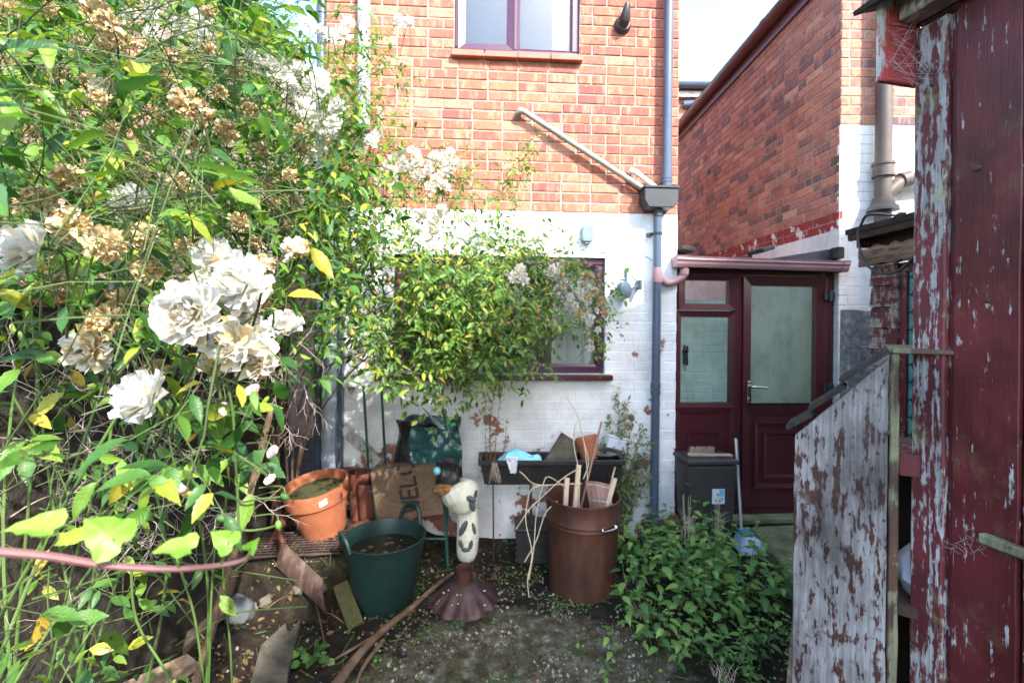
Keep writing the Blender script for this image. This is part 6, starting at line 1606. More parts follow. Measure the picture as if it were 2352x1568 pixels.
b2.build('fibres', M_['deadtwig'], hg)['kind'] = 'stuff'
MB().tube([intr(1134, 1050, .0), intr(1135, 1056, -.016), intr(1136, 1075, -.018)], .004, 6).build('root_stem', M_['brownstem'], hg)
# black crate under the trough
cc = at_ground(1228, 3.30); cc.z = gh(cc.x, cc.y)
cr_ = thing('black_crate', 'ribbed black plastic crate under the trough behind the bin', 'crate', cc)
MB().box(-.12, .12, -.1, .1, 0, .22).build('box', M_['trough'], cr_, bevel=.01, world_=False)
for k in range(5): MB().box(-.125, .125, -.106, -.1005, .02 + k * .042, .04 + k * .042).build('rib', M_['trough'], cr_, world_=False)
MB().box(-.13, .13, -.11, .11, .221, .24).build('lid', M_['trough'], cr_, bevel=.005, world_=False)
# board leaning at wall left
wbd = thing('leaning_timber', 'pale weathered timber leaning diagonally against peeling white wall', 'timber', HF.w(HF.uz(810, 1010)[0], -.06, .5))
p, q_ = HF.uz(785, 985, -.05), HF.uz(842, 1030, -.05)
p2, q2 = HF.w(p[0], -.03, p[1]), HF.w(q_[0] + .1, -.10, q_[1] - .09)
d = q2 - p2; rot = frame_to(d, Vector((0, -1, 0)))
q2g = q2
link('plank', MB().box(0, d.length, -.035, .035, -.012, .012).mesh('plank', M_['greybeam'], bevel=.003), wbd, Matrix.Translation(p2) @ rot.to_4x4())
link('support_post', MB().box(-.02, .02, -.02, .02, 0, 1).mesh('support_post', M_['greybeam']), wbd, Matrix.Translation((q2.x, q2.y + .03, gh(q2.x, q2.y) - .02)) @ Matrix.Diagonal((1, 1, q2.z - gh(q2.x, q2.y) + .02, 1)))
# purple scrap by the big pot is left out; sticker etc. above

# ------------------------------------------------------------------ caddy, brush and mop by the door
bc0 = DF.w(dz(1622, 1100, -.28)[0], -.26, 0)
zcad = max(gh(bc0.x, bc0.y), .02)
cad = thing('grey_caddy', 'dark grey kerbside caddy bin with pale label in front of porch', 'bin', (bc0.x, bc0.y, zcad), DF.a)
cw_ = (dz(1682, 1100, -.36)[0] - dz(1562, 1100, -.36)[0])
chh_ = dz(1620, 1066, -.36)[1] - zcad
w2 = cw_ / 2
def frus(b, w0, w1, d0, d1, z0, z1):
    return b.add([(-w0, -d0, z0), (w0, -d0, z0), (w0, d0, z0), (-w0, d0, z0), (-w1, -d1, z1), (w1, -d1, z1), (w1, d1, z1), (-w1, d1, z1)], [(0, 3, 2, 1), (4, 5, 6, 7), (0, 1, 5, 4), (1, 2, 6, 5), (2, 3, 7, 6), (3, 0, 4, 7)])
frus(MB(), w2 * .78, w2 * .96, .10, .125, 0, chh_).build('body', M_['bin'], cad, bevel=.018, world_=False)
frus(MB(), w2 * 1.0, w2 * .98, .135, .125, chh_ + .001, chh_ + .035).build('lid', M_['binlid'], cad, bevel=.008, world_=False)
MB().tube([(-w2 * .97, -.05, chh_ * .85), (-w2 * 1.06, -.12, chh_ * .8), (-w2 * .9, -.15, chh_ * .78)], .007, 8).build('handle', M_['binlid'], cad, world_=False)
lx = dz(1652, 1140, -.39)[0] - (DF.M.inverted() @ bc0).x; lz = dz(1652, 1140, -.39)[1] - zcad
yf = -.1 - .025 * lz / chh_ - .003
MB().box(lx - .045, lx + .045, yf - .002, yf + .004, lz - .055, lz + .05).build('label_sheet', M_['sticker'], cad, world_=False)
MB().box(lx + .005, lx + .04, yf - .0035, yf - .0022, lz - .0, lz + .045).build('label_print', M_['stickercyan'], cad, world_=False)
for dx_, dz_2 in ((-.02, -.03), (.01, -.035), (-.005, .012), (.026, -.02)): MB().box(lx + dx_ - .009, lx + dx_ + .007, yf - .0035, yf - .0022, lz + dz_2 - .005, lz + dz_2 + .004).build('label_mark', M_['ink'], cad, world_=False)
bh = thing('hand_brush', 'wooden hand brush lying bristles up on the caddy lid', 'brush', (bc0.x, bc0.y - .03, zcad + chh_ + .036), DF.a + R(-6))
bx0 = dz(1583, 1050, -.3)[0] - (DF.M.inverted() @ bc0).x
MB().prism([(bx0, 0), (bx0 + .2, 0), (bx0 + .22, .004), (bx0 + .315, .0), (bx0 + .325, .012), (bx0 + .31, .022), (bx0 + .22, .018), (bx0 + .2, .022), (bx0, .022)], -.018, .018).build('stock', M_['brushwood'], bh, bevel=.005, world_=False)
b2 = MB()
for k in range(150):
    x, y = bx0 + .01 + rr.uniform(0, .175), rr.uniform(-.015, .015)
    b2.tube([(x, y, .0221), (x + rr.uniform(-.012, .012), y + rr.uniform(-.008, .008), .066 + rr.uniform(-.014, .008))], .0019, 3)
b2.build('bristles', M_['bristle'], bh, world_=False)['kind'] = 'stuff'
mpx, mpz = dz(1690, 1195, -.22)
mp_ = thing('mop', 'aluminium handled mop with pale blue plastic head by the door', 'mop', DF.w(mpx, -.3, 0.03))
zt3 = dz(1690, 1003, -.12)[1]
MB().tube([DF.w(mpx, -.30, .10), DF.w(dz(1690, 1003, -.16)[0], -.16, zt3)], .0115, 10).build('handle', M_['alu'], mp_, True)
MB().add([(mpx - .06, -.40, gh(1.9, 3.4) + .0), (mpx + .16, -.46, .02), (mpx + .16, -.28, .02), (mpx - .06, -.24, .02), (mpx - .02, -.36, .13), (mpx + .08, -.40, .115), (mpx + .08, -.28, .115), (mpx - .02, -.26, .13)],
         [(0, 3, 2, 1), (4, 5, 6, 7), (0, 1, 5, 4), (1, 2, 6, 5), (2, 3, 7, 6), (3, 0, 4, 7)], DF.M).build('head', M_['bluepl'], mp_, bevel=.012)
MB().box(mpx - .03, mpx + .06, -.37, -.27, .1305, .15, DF.M).build('clamp', M_['tealpl'], mp_, bevel=.006)

# ------------------------------------------------------------------ plants
UPV = Vector((0.12, -0.35, 0.93))
TUV = {}
def uv_of(tv): return np.stack([tv[:, 0], np.sign(np.round(tv[:, 1], 5))], 1)
def leaf_tpl(n=4, w=.27, fold=.10, curl=.22, serr=0.0, asym=.9, twist=0.0):
    vs, fs = [], []
    for i in range(n + 1):
        t = i / n
        hw = w * math.sin(math.pi * min(1, t ** asym * .97 + .015)) * (1 - .12 * t)
        if serr and 0 < i < n: hw *= (1 + serr * (1 if i % 2 else -1))
        z = -curl * t * t + .02 * math.sin(t * 9)
        tw = twist * t
        for s in (-1, 0, 1):
            y, dz_ = s * hw, (fold * abs(s) * hw * 2 if s else 0)
            vs.append((t, y * math.cos(tw) - dz_ * math.sin(tw), z + y * math.sin(tw) + dz_ * math.cos(tw)))
    for i in range(n):
        a, c = i * 3, i * 3 + 3
        fs += [(a, a + 1, c + 1, c), (a + 1, a + 2, c + 2, c + 1)]
    return np.array(vs), np.array(fs)
def tpl_mesh(name, tpl, mt):
    me = bpy.data.meshes.new(name)
    me.from_pydata([tuple(v) for v in tpl[0]], [], [tuple(int(i) for i in f) for f in tpl[1]])
    lay = me.uv_layers.new(name='UVMap')
    lay.data.foreach_set('uv', uv_of(tpl[0])[np.array(tpl[1]).reshape(-1)].reshape(-1).astype(np.float32))
    me.polygons.foreach_set('use_smooth', [True] * len(me.polygons)); me.materials.append(mt)
    return me
def in_poly(x, y, poly):
    r = False
    for (x0, y0), (x1, y1) in zip(poly, poly[1:] + poly[:1]):
        if (y0 > y) != (y1 > y) and x < (x1 - x0) * (y - y0) / (y1 - y0) + x0: r = not r
    return r
def rvec(rr, s=1.0):
    return Vector((rr.gauss(0, s), rr.gauss(0, s), rr.gauss(0, s)))

class Plant:
    def __init__(s, seed):
        s.rr = random.Random(seed); s.tw = MB(); s.lv = []; s.lv2 = []; s.blooms = []
    def leaf(s, p, d, size, spot=False, up=None):
        rr = s.rr
        n = (up or UPV) + rvec(rr, .38)
        M = m44(p, frame_to(d, n), (size, size * rr.uniform(.85, 1.15), size * rr.uniform(.6, 1.4)))
        (s.lv2 if spot else s.lv).append((M, p, size))
    def compound(s, p, d, size, npair=2, spot=False):
        rr = s.rr
        d = d.normalized(); L = size * (1.0 + .55 * npair)
        side = d.cross(UPV + rvec(rr, .25)).normalized()
        tip = p + d * L + Vector((0, 0, -L * .12))
        s.tw.tube([p, p + d * L * .5, tip], size * .012, 3, False)
        s.leaf(tip, (d + Vector((0, 0, -.25)) + rvec(rr, .15)), size * 1.1, spot)
        for k in range(npair):
            q = p + d * L * (.42 + .40 * k / max(1, npair - .4))
            for sg in (-1, 1):
                if rr.random() < .08: continue
                s.leaf(q, (side * sg + d * rr.uniform(.3, .7) + Vector((0, 0, rr.uniform(-.45, .1)))), size * rr.uniform(.75, 1.0), spot)
    def shoot(s, p, d, L, nodes_, size, droop=.25, rad=.0025, npair=2, spot=0.0, leafy=1.0):
        rr = s.rr
        pts = [p.copy()]; d = d.normalized(); n = max(4, nodes_ + 1)
        ph = rr.uniform(0, 6.28)
        for k in range(n):
            d = (d + Vector((0, 0, -droop / n)) + rvec(rr, .09)).normalized()
            pts.append(pts[-1] + d * (L / n))
            if k >= 0 and rr.random() < leafy:
                ph += 2.4
                a = d.orthogonal().normalized(); b = d.cross(a)
                o = a * math.cos(ph) + b * math.sin(ph)
                s.compound(pts[-1], (o * .9 + d * .45 + Vector((0, 0, .12))), size * rr.uniform(.75, 1.15), npair, rr.random() < spot)
        s.tw.tube(pts, [rad * (1 - .65 * i / n) for i in range(n + 1)], 4, False)
        return pts
    def finish(s, parent, meshes, tpl, mt, meshes2=None, mt2=None, limit=300, twm=None):
        allv = []
        for lst, ms, m in ((s.lv, meshes, mt), (s.lv2, meshes2 or meshes, mt2 or mt)):
            for (M, p, size) in lst:
                sc = 0; q = M @ Vector((.5, 0, 0))
                if q.y > .1:
                    vx, vy = proj(q)
                    if any((vx - bx) ** 2 + (vy - by) ** 2 < (br * .62 + .30 * size / q.y * F) ** 2 and q.y < bD + .03 for bx, by, br, bD in s.blooms): continue
                if p.y > .15:
                    vx, vy = proj(p)
                    if -30 < vx < 2380 and -30 < vy < 1600: sc = size / p.y
                allv.append((sc, M, ms, m))
        allv.sort(key=lambda q: -q[0])
        for (sc, M, ms, m) in allv[:limit]:
            link('leaf', s.rr.choice(ms), parent, M)
        for m in {id(q[3]): q[3] for q in allv[limit:]}.values():
            arr = [np.array(q[1]) for q in allv[limit:] if q[3] is m]
            if arr: swarm('leaf', tpl[0], tpl[1], arr, m, parent, smooth_=True, uv=uv_of(tpl[0]))
        o = s.tw.build('twig', twm or M_['twig'], parent, fixn=False); o['kind'] = 'stuff'
        return len(allv)
def zone(pl, poly, n, D0, D1, size, L, nodes_, bias, jit=.6, droop=.3, rad=.0022, npair=2, spot=0.0, avoid=(), leafy=1.0):
    x0, x1 = min(p[0] for p in poly), max(p[0] for p in poly); y0, y1 = min(p[1] for p in poly), max(p[1] for p in poly)
    rr = pl.rr; k = 0; tries = 0
    while k < n and tries < n * 40:
        tries += 1
        x, y = rr.uniform(x0, x1), rr.uniform(y0, y1)
        if not in_poly(x, y, poly) or any(in_poly(x, y, a) for a in avoid): continue
        f = (x - x0) / (x1 - x0)
        Da, Db = (D0 if not callable(D0) else D0(f)), (D1 if not callable(D1) else D1(f))
        m = P(x, y, rr.uniform(Da, Db))
        d = (Vector(bias) + rvec(rr, jit)).normalized()
        ll = L * rr.uniform(.7, 1.3)
        p = m - d * ll * .5
        e = m + d * ll * .6
        if e.y > .2 and any(in_poly(*proj(e), a) for a in avoid): continue
        pl.shoot(p, d, ll, nodes_, size * rr.uniform(.85, 1.15), droop, rad, npair, spot, leafy); k += 1

LT = leaf_tpl(4, .23, .14, .28)
LH = [leaf_tpl(11, w, f, c, .07, .9, t) for w, f, c, t in ((.21, .14, .24, .15), (.24, .22, .36, -.2), (.19, .28, .48, .3), (.23, .10, .14, -.35))]
rose_ms = [tpl_mesh('leaf', t, M_['rose']) for t in LH]
spot_ms = [tpl_mesh('leaf', t, M_['rosespot']) for t in LH]
ramb_ms = [tpl_mesh('leaf', t, M_['rambler']) for t in LH]

SKYGAP = [(640, -60), (752, -60), (752, 70), (700, 95), (660, 60)]
rose = thing('climbing_rose', 'big climbing rose with double white blooms and many dried brown heads', 'rose bush', (-1.15, 1.0, gh(-1.15, 1.0)))
pr = Plant(3)
zone(pr, [(-60, -60), (520, -60), (600, 250), (560, 560), (-60, 640)], 80, .85, 1.45, .054, .42, 6, (.5, -.1, .12), .5, .35, .0022)
zone(pr, [(-60, -60), (560, -60), (640, 300), (560, 600), (-60, 700)], 150, 1.45, 2.2, .056, .55, 7, (.5, -.1, .15), .6, .35, .0022, avoid=[SKYGAP])
zone(pr, [(-60, -60), (600, -60), (640, 300), (600, 600), (-60, 700)], 110, 2.2, 3.0, .062, .6, 7, (.5, -.1, .15), .6, .35, .0022, avoid=[SKYGAP])
zone(pr, [(-60, 600), (300, 620), (420, 800), (300, 960), (-60, 960)], 9, 1.1, 1.5, .046, .4, 6, (.3, -.1, -.1), .6, .4, .0016, 2, .3, leafy=.7)
zone(pr, [(250, 560), (640, 560), (640, 860), (480, 1000), (280, 900)], 13, .62, .95, .050, .26, 4, (.4, -.1, -.25), .5, .5, .002)
zone(pr, [(-40, 620), (280, 640), (260, 1000), (-40, 1000)], 6, .7, 1.2, .048, .36, 4, (.5, 0, -.1), .6, .5, .002, 2, .8, leafy=.7)
zone(pr, [(-40, 980), (400, 960), (450, 1100), (420, 1260), (-40, 1240)], 5, .75, 1.15, .042, .36, 4, (.2, 0, -.4), .6, .4, .0018, 2, .8, leafy=.55)
zone(pr, [(-40, 1300), (400, 1320), (420, 1540), (-40, 1600)], 7, .85, 1.25, .052, .3, 3, (.4, 0, .2), .6, .3, .002, 2, .95, leafy=.75)
zone(pr, [(380, 950), (500, 940), (530, 1050), (500, 1120), (400, 1100)], 4, .6, .8, .040, .18, 4, (.3, 0, -.6), .3, .3, .002, 2, .05)
zone(pr, [(480, 30), (700, 110), (860, 330), (880, 480), (620, 560), (540, 300)], 90, 1.5, 2.4, .048, .45, 7, (.6, .1, .0), .55, .5, .0022, avoid=[SKYGAP])
zone(pr, [(430, -40), (640, -40), (680, 90), (560, 130)], 10, 1.7, 2.5, .05, .5, 7, (.5, .1, .2), .5, .5, .0022, avoid=[SKYGAP])
zone(pr, [(560, 560), (760, 520), (760, 800), (640, 780)], 30, 1.5, 2.3, .042, .4, 6, (.5, .1, -.3), .5, .5, .002, leafy=.85)
# canes from the root crown up into the mass
zone(pr, [(-40, 60), (420, 40), (520, 300), (460, 520), (120, 560), (-40, 420)], 24, .62, .88, .066, .30, 4, (.5, -.1, .05), .5, .35, .0016)
rr = random.Random(21)
root = Vector((-1.12, 1.05, gh(-1.12, 1.05) - .02))
ends_ = [P(x, y, D) for x, y, D in ((120, 120, 1.2), (330, 300, 1.0), (480, 80, 1.6), (60, 420, .9), (560, 380, 1.6), (700, 300, 2.1), (420, 700, .75), (250, 560, .9), (600, 560, 1.7), (150, 260, 1.3), (820, 420, 2.4), (20, 40, 1.1))]
for k, e in enumerate(ends_):
    r0 = root + Vector((rr.uniform(-.22, .3), rr.uniform(-.25, .3), 0)); r0.z = gh(r0.x, r0.y) - .02
    m1 = r0 * .55 + e * .45 + Vector((rr.uniform(-.1, .1), rr.uniform(-.1, .1), .30)); m0_ = r0 * .85 + e * .15 + Vector((rr.uniform(-.08, .08), rr.uniform(-.08, .08), .22))
    MB().tube(catmull([r0, m0_, m1, e], 7), [.0055 - .0035 * i / 21 for i in range(22)], 7).build('cane', M_['cane'], rose, True)
# bare thin stems low on the left
for k in range(46):
    x, y, D = rr.uniform(-20, 520), rr.uniform(900, 1560), rr.uniform(.8, 1.45)
    p = P(x, y, D); d = Vector((rr.gauss(.15, .5), rr.gauss(0, .3), rr.gauss(.35, .6))).normalized(); L = rr.uniform(.15, .5)
    pts = [p + d * L * t + Vector((rr.uniform(-.015, .015), 0, rr.uniform(-.015, .015) - .05 * t * t)) for t in (0, .3, .6, 1)]
    pr.tw.tube(catmull(pts, 3), .0010 + rr.random() * .0010, 4, False)
for (x, y, x2, y2, D) in ((470, 1568, 395, 1250, 1.0), (480, 1560, 500, 1180, 1.05), (395, 1568, 300, 1280, .95), (530, 1500, 520, 1130, 1.15), (110, 1568, 240, 1050, .95)):
    p, q_ = P(x, y, D), P(x2, y2, D * .97)
    p.z = min(p.z, p.z)
    MB().tube(catmull([p + (p - q_) * .6, p, (p + q_) / 2 + Vector((rr.uniform(-.03, .03), 0, 0)), q_], 5), .0023, 6).build('cane', M_['cane'], rose, True)

# flowers
def petal_tpl(cup=.5, ruff=.1, seed=0, nu=2, nv=3, w=.30):
    rr_ = random.Random(seed); vs, fs = [], []
    for j in range(nv + 1):
        t = j / nv
        hw = w * (math.sin(math.pi * (.12 + .70 * t)) ** .8)
        for i in range(nu + 1):
            s_ = -1 + 2 * i / nu
            vs.append((t - .08 * s_ * s_ * t, hw * s_, cup * (t * t * .6) + .22 * s_ * s_ * t + rr_.uniform(-ruff, ruff) * t))
    for j in range(nv):
        for i in range(nu):
            a = j * (nu + 1) + i; fs.append((a, a + 1, a + nu + 2, a + nu + 1))
    return np.array(vs), np.array(fs)
def flower_mesh(name, mt, rings, seed, crumple=0.0, size=1.0, mt2=None, frac2=0.0):
    """double rose, axis +z, about 1 unit in diameter"""
    rr_ = random.Random(seed); V, Fc, mi = [], [], []; n0 = 0
    tps = [petal_tpl(.5 + .3 * k * .2, .06 + crumple * .28, seed * 10 + k) for k in range(4)]
    for (cnt, r, elev, ln, zz) in rings:
        for k in range(cnt):
            a = 2 * math.pi * (k + rr_.uniform(-.35, .35)) / cnt + elev
            el = R(elev) + rr_.gauss(0, .12 + crumple * .6)
            d = Vector((math.cos(a) * math.cos(el), math.sin(a) * math.cos(el), math.sin(el)))
            M = m44(Vector((math.cos(a) * r, math.sin(a) * r, zz + rr_.uniform(-.03, .03))), frame_to(d, Vector((0, 0, 1)) - d * .2 + rvec(rr_, crumple * .5)), ln * rr_.uniform(.8, 1.15))
            tv, tf = tps[rr_.randrange(4)]
            A = np.array(M)
            V.append(tv @ A[:3, :3].T + A[:3, 3]); Fc.append(tf + n0); n0 += len(tv)
            mi += [1 if rr_.random() < frac2 else 0] * len(tf)
    V, Fc = np.concatenate(V) * size, np.concatenate(Fc)
    me = bpy.data.meshes.new(name)
    me.from_pydata([tuple(v) for v in V], [], [tuple(int(i) for i in f) for f in Fc])
    me.polygons.foreach_set('use_smooth', [True] * len(me.polygons))
    me.materials.append(mt)
    if mt2: me.materials.append(mt2); me.polygons.foreach_set('material_index', mi)
    return me
FR = [(12, .05, -12, .47, -.03), (13, .06, 6, .45, .0), (13, .06, 24, .42, .03), (12, .05, 42, .38, .06), (10, .04, 58, .34, .08), (7, .02, 76, .30, .09)]
FRS = [(9, .05, -5, .47, -.03), (9, .05, 25, .42, .02), (8, .04, 52, .35, .06), (4, .02, 75, .3, .08)]
DR = [(14, .14, -40, .22, -.08), (17, .19, -10, .22, -.02), (17, .19, 20, .22, .05), (16, .16, 40, .22, .12), (13, .11, 60, .22, .17), (8, .05, 80, .22, .20)]
fresh = [flower_mesh('flower', M_['petal'], FR, s, .12, 1.05, M_['petalc'], .05) for s in (1, 2, 3)]
cream = [flower_mesh('flower', M_['petal'], FR, s, .3, 1.05, M_['petalc'], .45) for s in (4, 5, 6)]
dried = [flower_mesh('dried_flower', M_['dried'], DR, s, 1.0, 1.15, M_['petalc'], .12) for s in (7, 8, 9, 10)]
small = [flower_mesh('flower', M_['petal'], FRS, s, .15, 1.05, M_['petalc'], .08) for s in (11, 12, 13)]
dsmall = [flower_mesh('dried_flower', M_['dried'], FRS, s, 1.0, 1.0) for s in (14, 15)]
def bloom(plant, parent, meshes, name, x, y, px, real=.075, Dmax=3.3, face=None, stem=True, Dfix=None):
    rr_ = plant.rr
    D = Dfix or min(Dmax, F * real / px)
    p = P(x, y, D); s_ = px * D / F
    plant.blooms.append((x, y, px, D))
    n = (face or Vector((.15, -.9, .35))) + rvec(rr_, .35)
    q = n.normalized().to_track_quat('Z', 'Y').to_matrix() @ Matrix.Rotation(rr_.uniform(0, 6.28), 3, 'Z')
    link(name, rr_.choice(meshes), parent, m44(p, q, s_))
    if stem:
        e = p - n.normalized() * s_ * .8 + Vector((rr_.uniform(-.9, .1) * s_ * 1.5, rr_.uniform(.0, .6) * s_, -rr_.uniform(.6, 1.8) * s_))
        plant.tw.tube(catmull([p, p - n.normalized() * s_ * .5, e], 3), s_ * .03, 5, False)
for x, y, px in ((75, 572, 115), (300, 468, 78), (437, 716, 135), (515, 618, 110), (560, 655, 115), (585, 705, 90), (340, 915, 122), (655, 755, 78), (490, 590, 80)):
    bloom(pr, rose, fresh, 'flower', x, y, px)
for x, y, px in ((520, 680, 100), (535, 790, 120), (595, 828, 95), (510, 830, 85), (205, 800, 95), (678, 575, 58), (570, 765, 90), (150, 520, 85), (235, 205, 45)):
    bloom(pr, rose, cream, 'flower', x, y, px)
DRY = [(222, 28, 62), (250, 62, 72), (262, 92, 58), (240, 105, 45), (480, 32, 36), (180, 100, 32), (205, 188, 34), (235, 228, 46), (90, 462, 72), (165, 515, 90), (240, 562, 92), (330, 540, 72), (430, 238, 78), (465, 262, 62), (518, 300, 58),
       (400, 130, 46), (478, 118, 44), (412, 420, 58), (550, 512, 52), (602, 345, 40), (666, 404, 40), (630, 466, 36), (655, 515, 32), (160, 412, 74), (285, 690, 66), (245, 738, 82), (225, 775, 60), (338, 622, 70), (430, 572, 56), (602, 612, 66), (598, 655, 52),
       (355, 850, 58), (60, 468, 50), (120, 25, 40), (18, 22, 40), (165, 265, 34), (20, 140, 30), (325, 405, 44), (300, 98, 34), (340, 345, 38), (690, 300, 34), (575, 250, 36), (610, 420, 34), (695, 345, 32), (260, 300, 44), (360, 265, 40), (505, 215, 40), (130, 170, 34), (75, 300, 36),
       (440, 330, 40), (385, 180, 36), (545, 165, 34), (590, 555, 40), (680, 460, 28), (470, 440, 36), (420, 650, 50), (140, 650, 44)]
for x, y, px in DRY:
    bloom(pr, rose, dried, 'dried_flower', x, y, px, .058)
MIDW = [(735, 180, 44), (742, 200, 46), (728, 225, 40), (700, 248, 44), (690, 240, 36), (778, 250, 46), (768, 290, 48), (752, 310, 40), (640, 165, 44), (655, 185, 46), (622, 150, 40), (600, 150, 36), (575, 132, 38), (670, 200, 42), (708, 270, 40), (735, 275, 42), (762, 82, 34), (735, 72, 32), (800, 55, 34), (790, 80, 34), (772, 100, 32), (705, 55, 26),
        (838, 210, 28), (850, 325, 34), (862, 318, 32), (872, 300, 26), (735, 340, 34), (720, 360, 34), (690, 160, 38), (715, 195, 38), (670, 225, 38), (660, 165, 34), (345, 30, 40), (460, 45, 44), (410, 60, 40), (300, 40, 44), (470, 85, 38), (350, 80, 36)]
for x, y, px in MIDW: bloom(pr, rose, small, 'flower', x, y, px)
# buds on the trailing stem
for x, y, px in ((578, 897, 40), (515, 940, 38), (625, 1038, 34), (418, 1120, 42), (620, 1100, 30), (655, 1140, 24), (510, 1190, 24), (640, 1205, 22)):
    p = P(x, y, .72); s_ = px * .72 / F
    me = MB().lathe([(.001, -.5), (.22, -.42), (.34, -.1), (.30, .2), (.12, .45), (.001, .5)], 10).mesh('rose_bud', M_['bud'] if px > 28 else M_['weed'], True)
    link('rose_bud', me, rose, m44(p, (Vector((.5, -.3, -.3)) + rvec(rr, .4)).to_track_quat('Z', 'Y').to_matrix(), s_))
    pr.tw.tube(catmull([p, p + Vector((-.01, .01, .012)), P(x - 60, y - 20, .74)], 3), .0012, 5, False)
for pts in ([(520, 870, .7), (535, 950, .7), (540, 1040, .7), (545, 1110, .71), (550, 1150, .72), (600, 1145, .72), (655, 1140, .72)], [(545, 1110, .71), (548, 1180, .71), (555, 1215, .71), (600, 1215, .72), (640, 1205, .72)], [(540, 1040, .7), (600, 1080, .71), (620, 1100, .72)], [(550, 1000, .7), (580, 960, .71), (515, 940, .72)]):
    pr.tw.tube(catmull([P(*p) for p in pts], 4), .0017, 5, False)
nl = pr.finish(rose, rose_ms, LT, M_['rose'], spot_ms, M_['rosespot'], 300)

ramb = thing('rambling_rose', 'leafy rambling rose with small white flower clusters arching over the window', 'rose bush', (-1.50, 3.16, gh(-1.50, 3.16)))
pb = Plant(8)
dA, dB = (lambda f: 2.2 + .75 * f), (lambda f: 2.75 + .55 * f)
EPOLY = [(700, 420), (880, 400), (1020, 440), (1180, 480), (1290, 560), (1380, 640), (1370, 740), (1260, 780), (1180, 810), (1090, 840), (1050, 870), (930, 860), (830, 790), (740, 690)]
zone(pb, EPOLY, 190, dA, dB, .046, .36, 7, (.75, .1, -.25), .55, .8, .0018, 2, .12)
zone(pb, [(820, 560), (1180, 560), (1230, 720), (1080, 845), (900, 845), (800, 740)], 80, 2.2, 2.75, .048, .3, 6, (.5, -.1, -.5), .5, .8, .0018, 2, .3)
zone(pb, [(860, 800), (930, 820), (900, 870), (850, 850)], 4, 2.3, 2.7, .04, .26, 5, (.2, -.1, -.8), .3, .4, .0016, 2, .5)
zone(pb, [(740, 90), (860, 60), (920, 180), (930, 300), (900, 420), (760, 420)], 70, 2.5, 3.1, .034, .36, 7, (.3, .0, .3), .6, .5, .0017, leafy=.85)
zone(pb, [(560, 40), (690, 110), (760, 160), (760, 420), (620, 500)], 50, 2.3, 3.0, .036, .42, 7, (.3, .0, .2), .6, .5, .0018, avoid=[SKYGAP])
zone(pb, [(900, 330), (1080, 350), (1130, 430), (900, 440)], 30, 2.6, 3.1, .034, .3, 6, (.6, .0, .0), .5, .5, .0016)
zone(pb, [(1180, 540), (1330, 560), (1385, 660), (1370, 800), (1300, 780), (1250, 620)], 46, 2.9, 3.25, .030, .28, 6, (.5, .05, -.5), .4, .8, .0015, leafy=.8)
# upright sprig before the brick
sp0 = P(1165, 520, 3.0)
pts = pb.shoot(sp0, P(1212, 300, 3.05) - sp0, (P(1212, 300, 3.05) - sp0).length, 11, .046, -.05, .003, 2, 0)
for k in range(14): pb.shoot(pts[3 + k % 8], rvec(rr, .5) + Vector((0, -.1, .3)), .13, 3, .04, .3, .0012, 2, 0)
pts = [P(930, 250, 3.1), P(1000, 255, 3.15), P(1060, 285, 3.2), P(1095, 300, 3.2)]
pb.shoot(pts[0], pts[3] - pts[0], (pts[3] - pts[0]).length, 9, .026, .25, .0016, 1, 0)
for q0, q1 in (((985, 890, 2.5), (990, 955, 2.5)), ((1010, 880, 2.5), (1030, 935, 2.5))):
    pb.shoot(P(*q0), P(*q1) - P(*q0), (P(*q1) - P(*q0)).length * 1.3, 5, .034, .1, .0014, 2, .2)
root2 = Vector((-1.50, 3.16, gh(-1.50, 3.16) - .02))
for e in ((900, 480, 2.6), (1100, 600, 2.7), (1290, 640, 3.0), (1000, 760, 2.5), (830, 200, 2.9), (720, 300, 2.6), (1180, 540, 2.9), (950, 640, 2.5), (780, 560, 2.6)):
    q_ = P(*e); r0 = root2 + Vector((rr.uniform(-.1, .08), rr.uniform(-.06, .06), 0))
    r0.z = gh(r0.x, r0.y) - .02
    m1 = r0 * .5 + q_ * .5 + Vector((-.22, 0, .42))
    MB().tube(catmull([r0, r0 * .86 + q_ * .14 + Vector((-.10, 0, .45)), m1, q_], 7), [.009 - .006 * i / 21 for i in range(22)], 6).build('cane', M_['branch'], ramb, True)
FARW = [(905, 365), (925, 372), (940, 385), (962, 372), (985, 392), (1000, 362), (1015, 372), (1035, 352), (1042, 378), (1000, 412), (960, 402), (950, 352), (912, 395), (972, 495), (992, 512), (1000, 532), (985, 548), (962, 498), (1012, 482), (1005, 500), (940, 52), (918, 48), (930, 60), (870, 415), (905, 410), (1025, 395), (890, 385),
        (1188, 628), (1200, 640), (1180, 640), (1195, 618), (835, 355), (1020, 430), (985, 430)]
for x, y in FARW: bloom(pb, ramb, small, 'flower', x, y, pb.rr.uniform(26, 34), .06, 2.9, Dfix=2.75)
for k in range(130):
    x, y = pb.rr.uniform(1225, 1392), pb.rr.uniform(600, 810)
    if not in_poly(x, y, [(1225, 610), (1290, 600), (1370, 640), (1395, 720), (1370, 810), (1320, 760), (1290, 690)]): continue
    bloom(pb, ramb, small if pb.rr.random() < .55 else dsmall, 'flower', x, y, pb.rr.uniform(13, 23), .05, 3.1, Dfix=3.05)
b = MB()
for k in range(60):
    x, y = pb.rr.uniform(560, 1350), pb.rr.uniform(150, 800)
    if in_poly(x, y, EPOLY) or x < 900: b.lathe([(.001, -.008), (.006, 0), (.001, .008)], 6, Matrix.Translation(P(x, y, pb.rr.uniform(2.15, 2.6))))
b.build('rose_hip', M_['rosehip'], ramb)['kind'] = 'stuff'
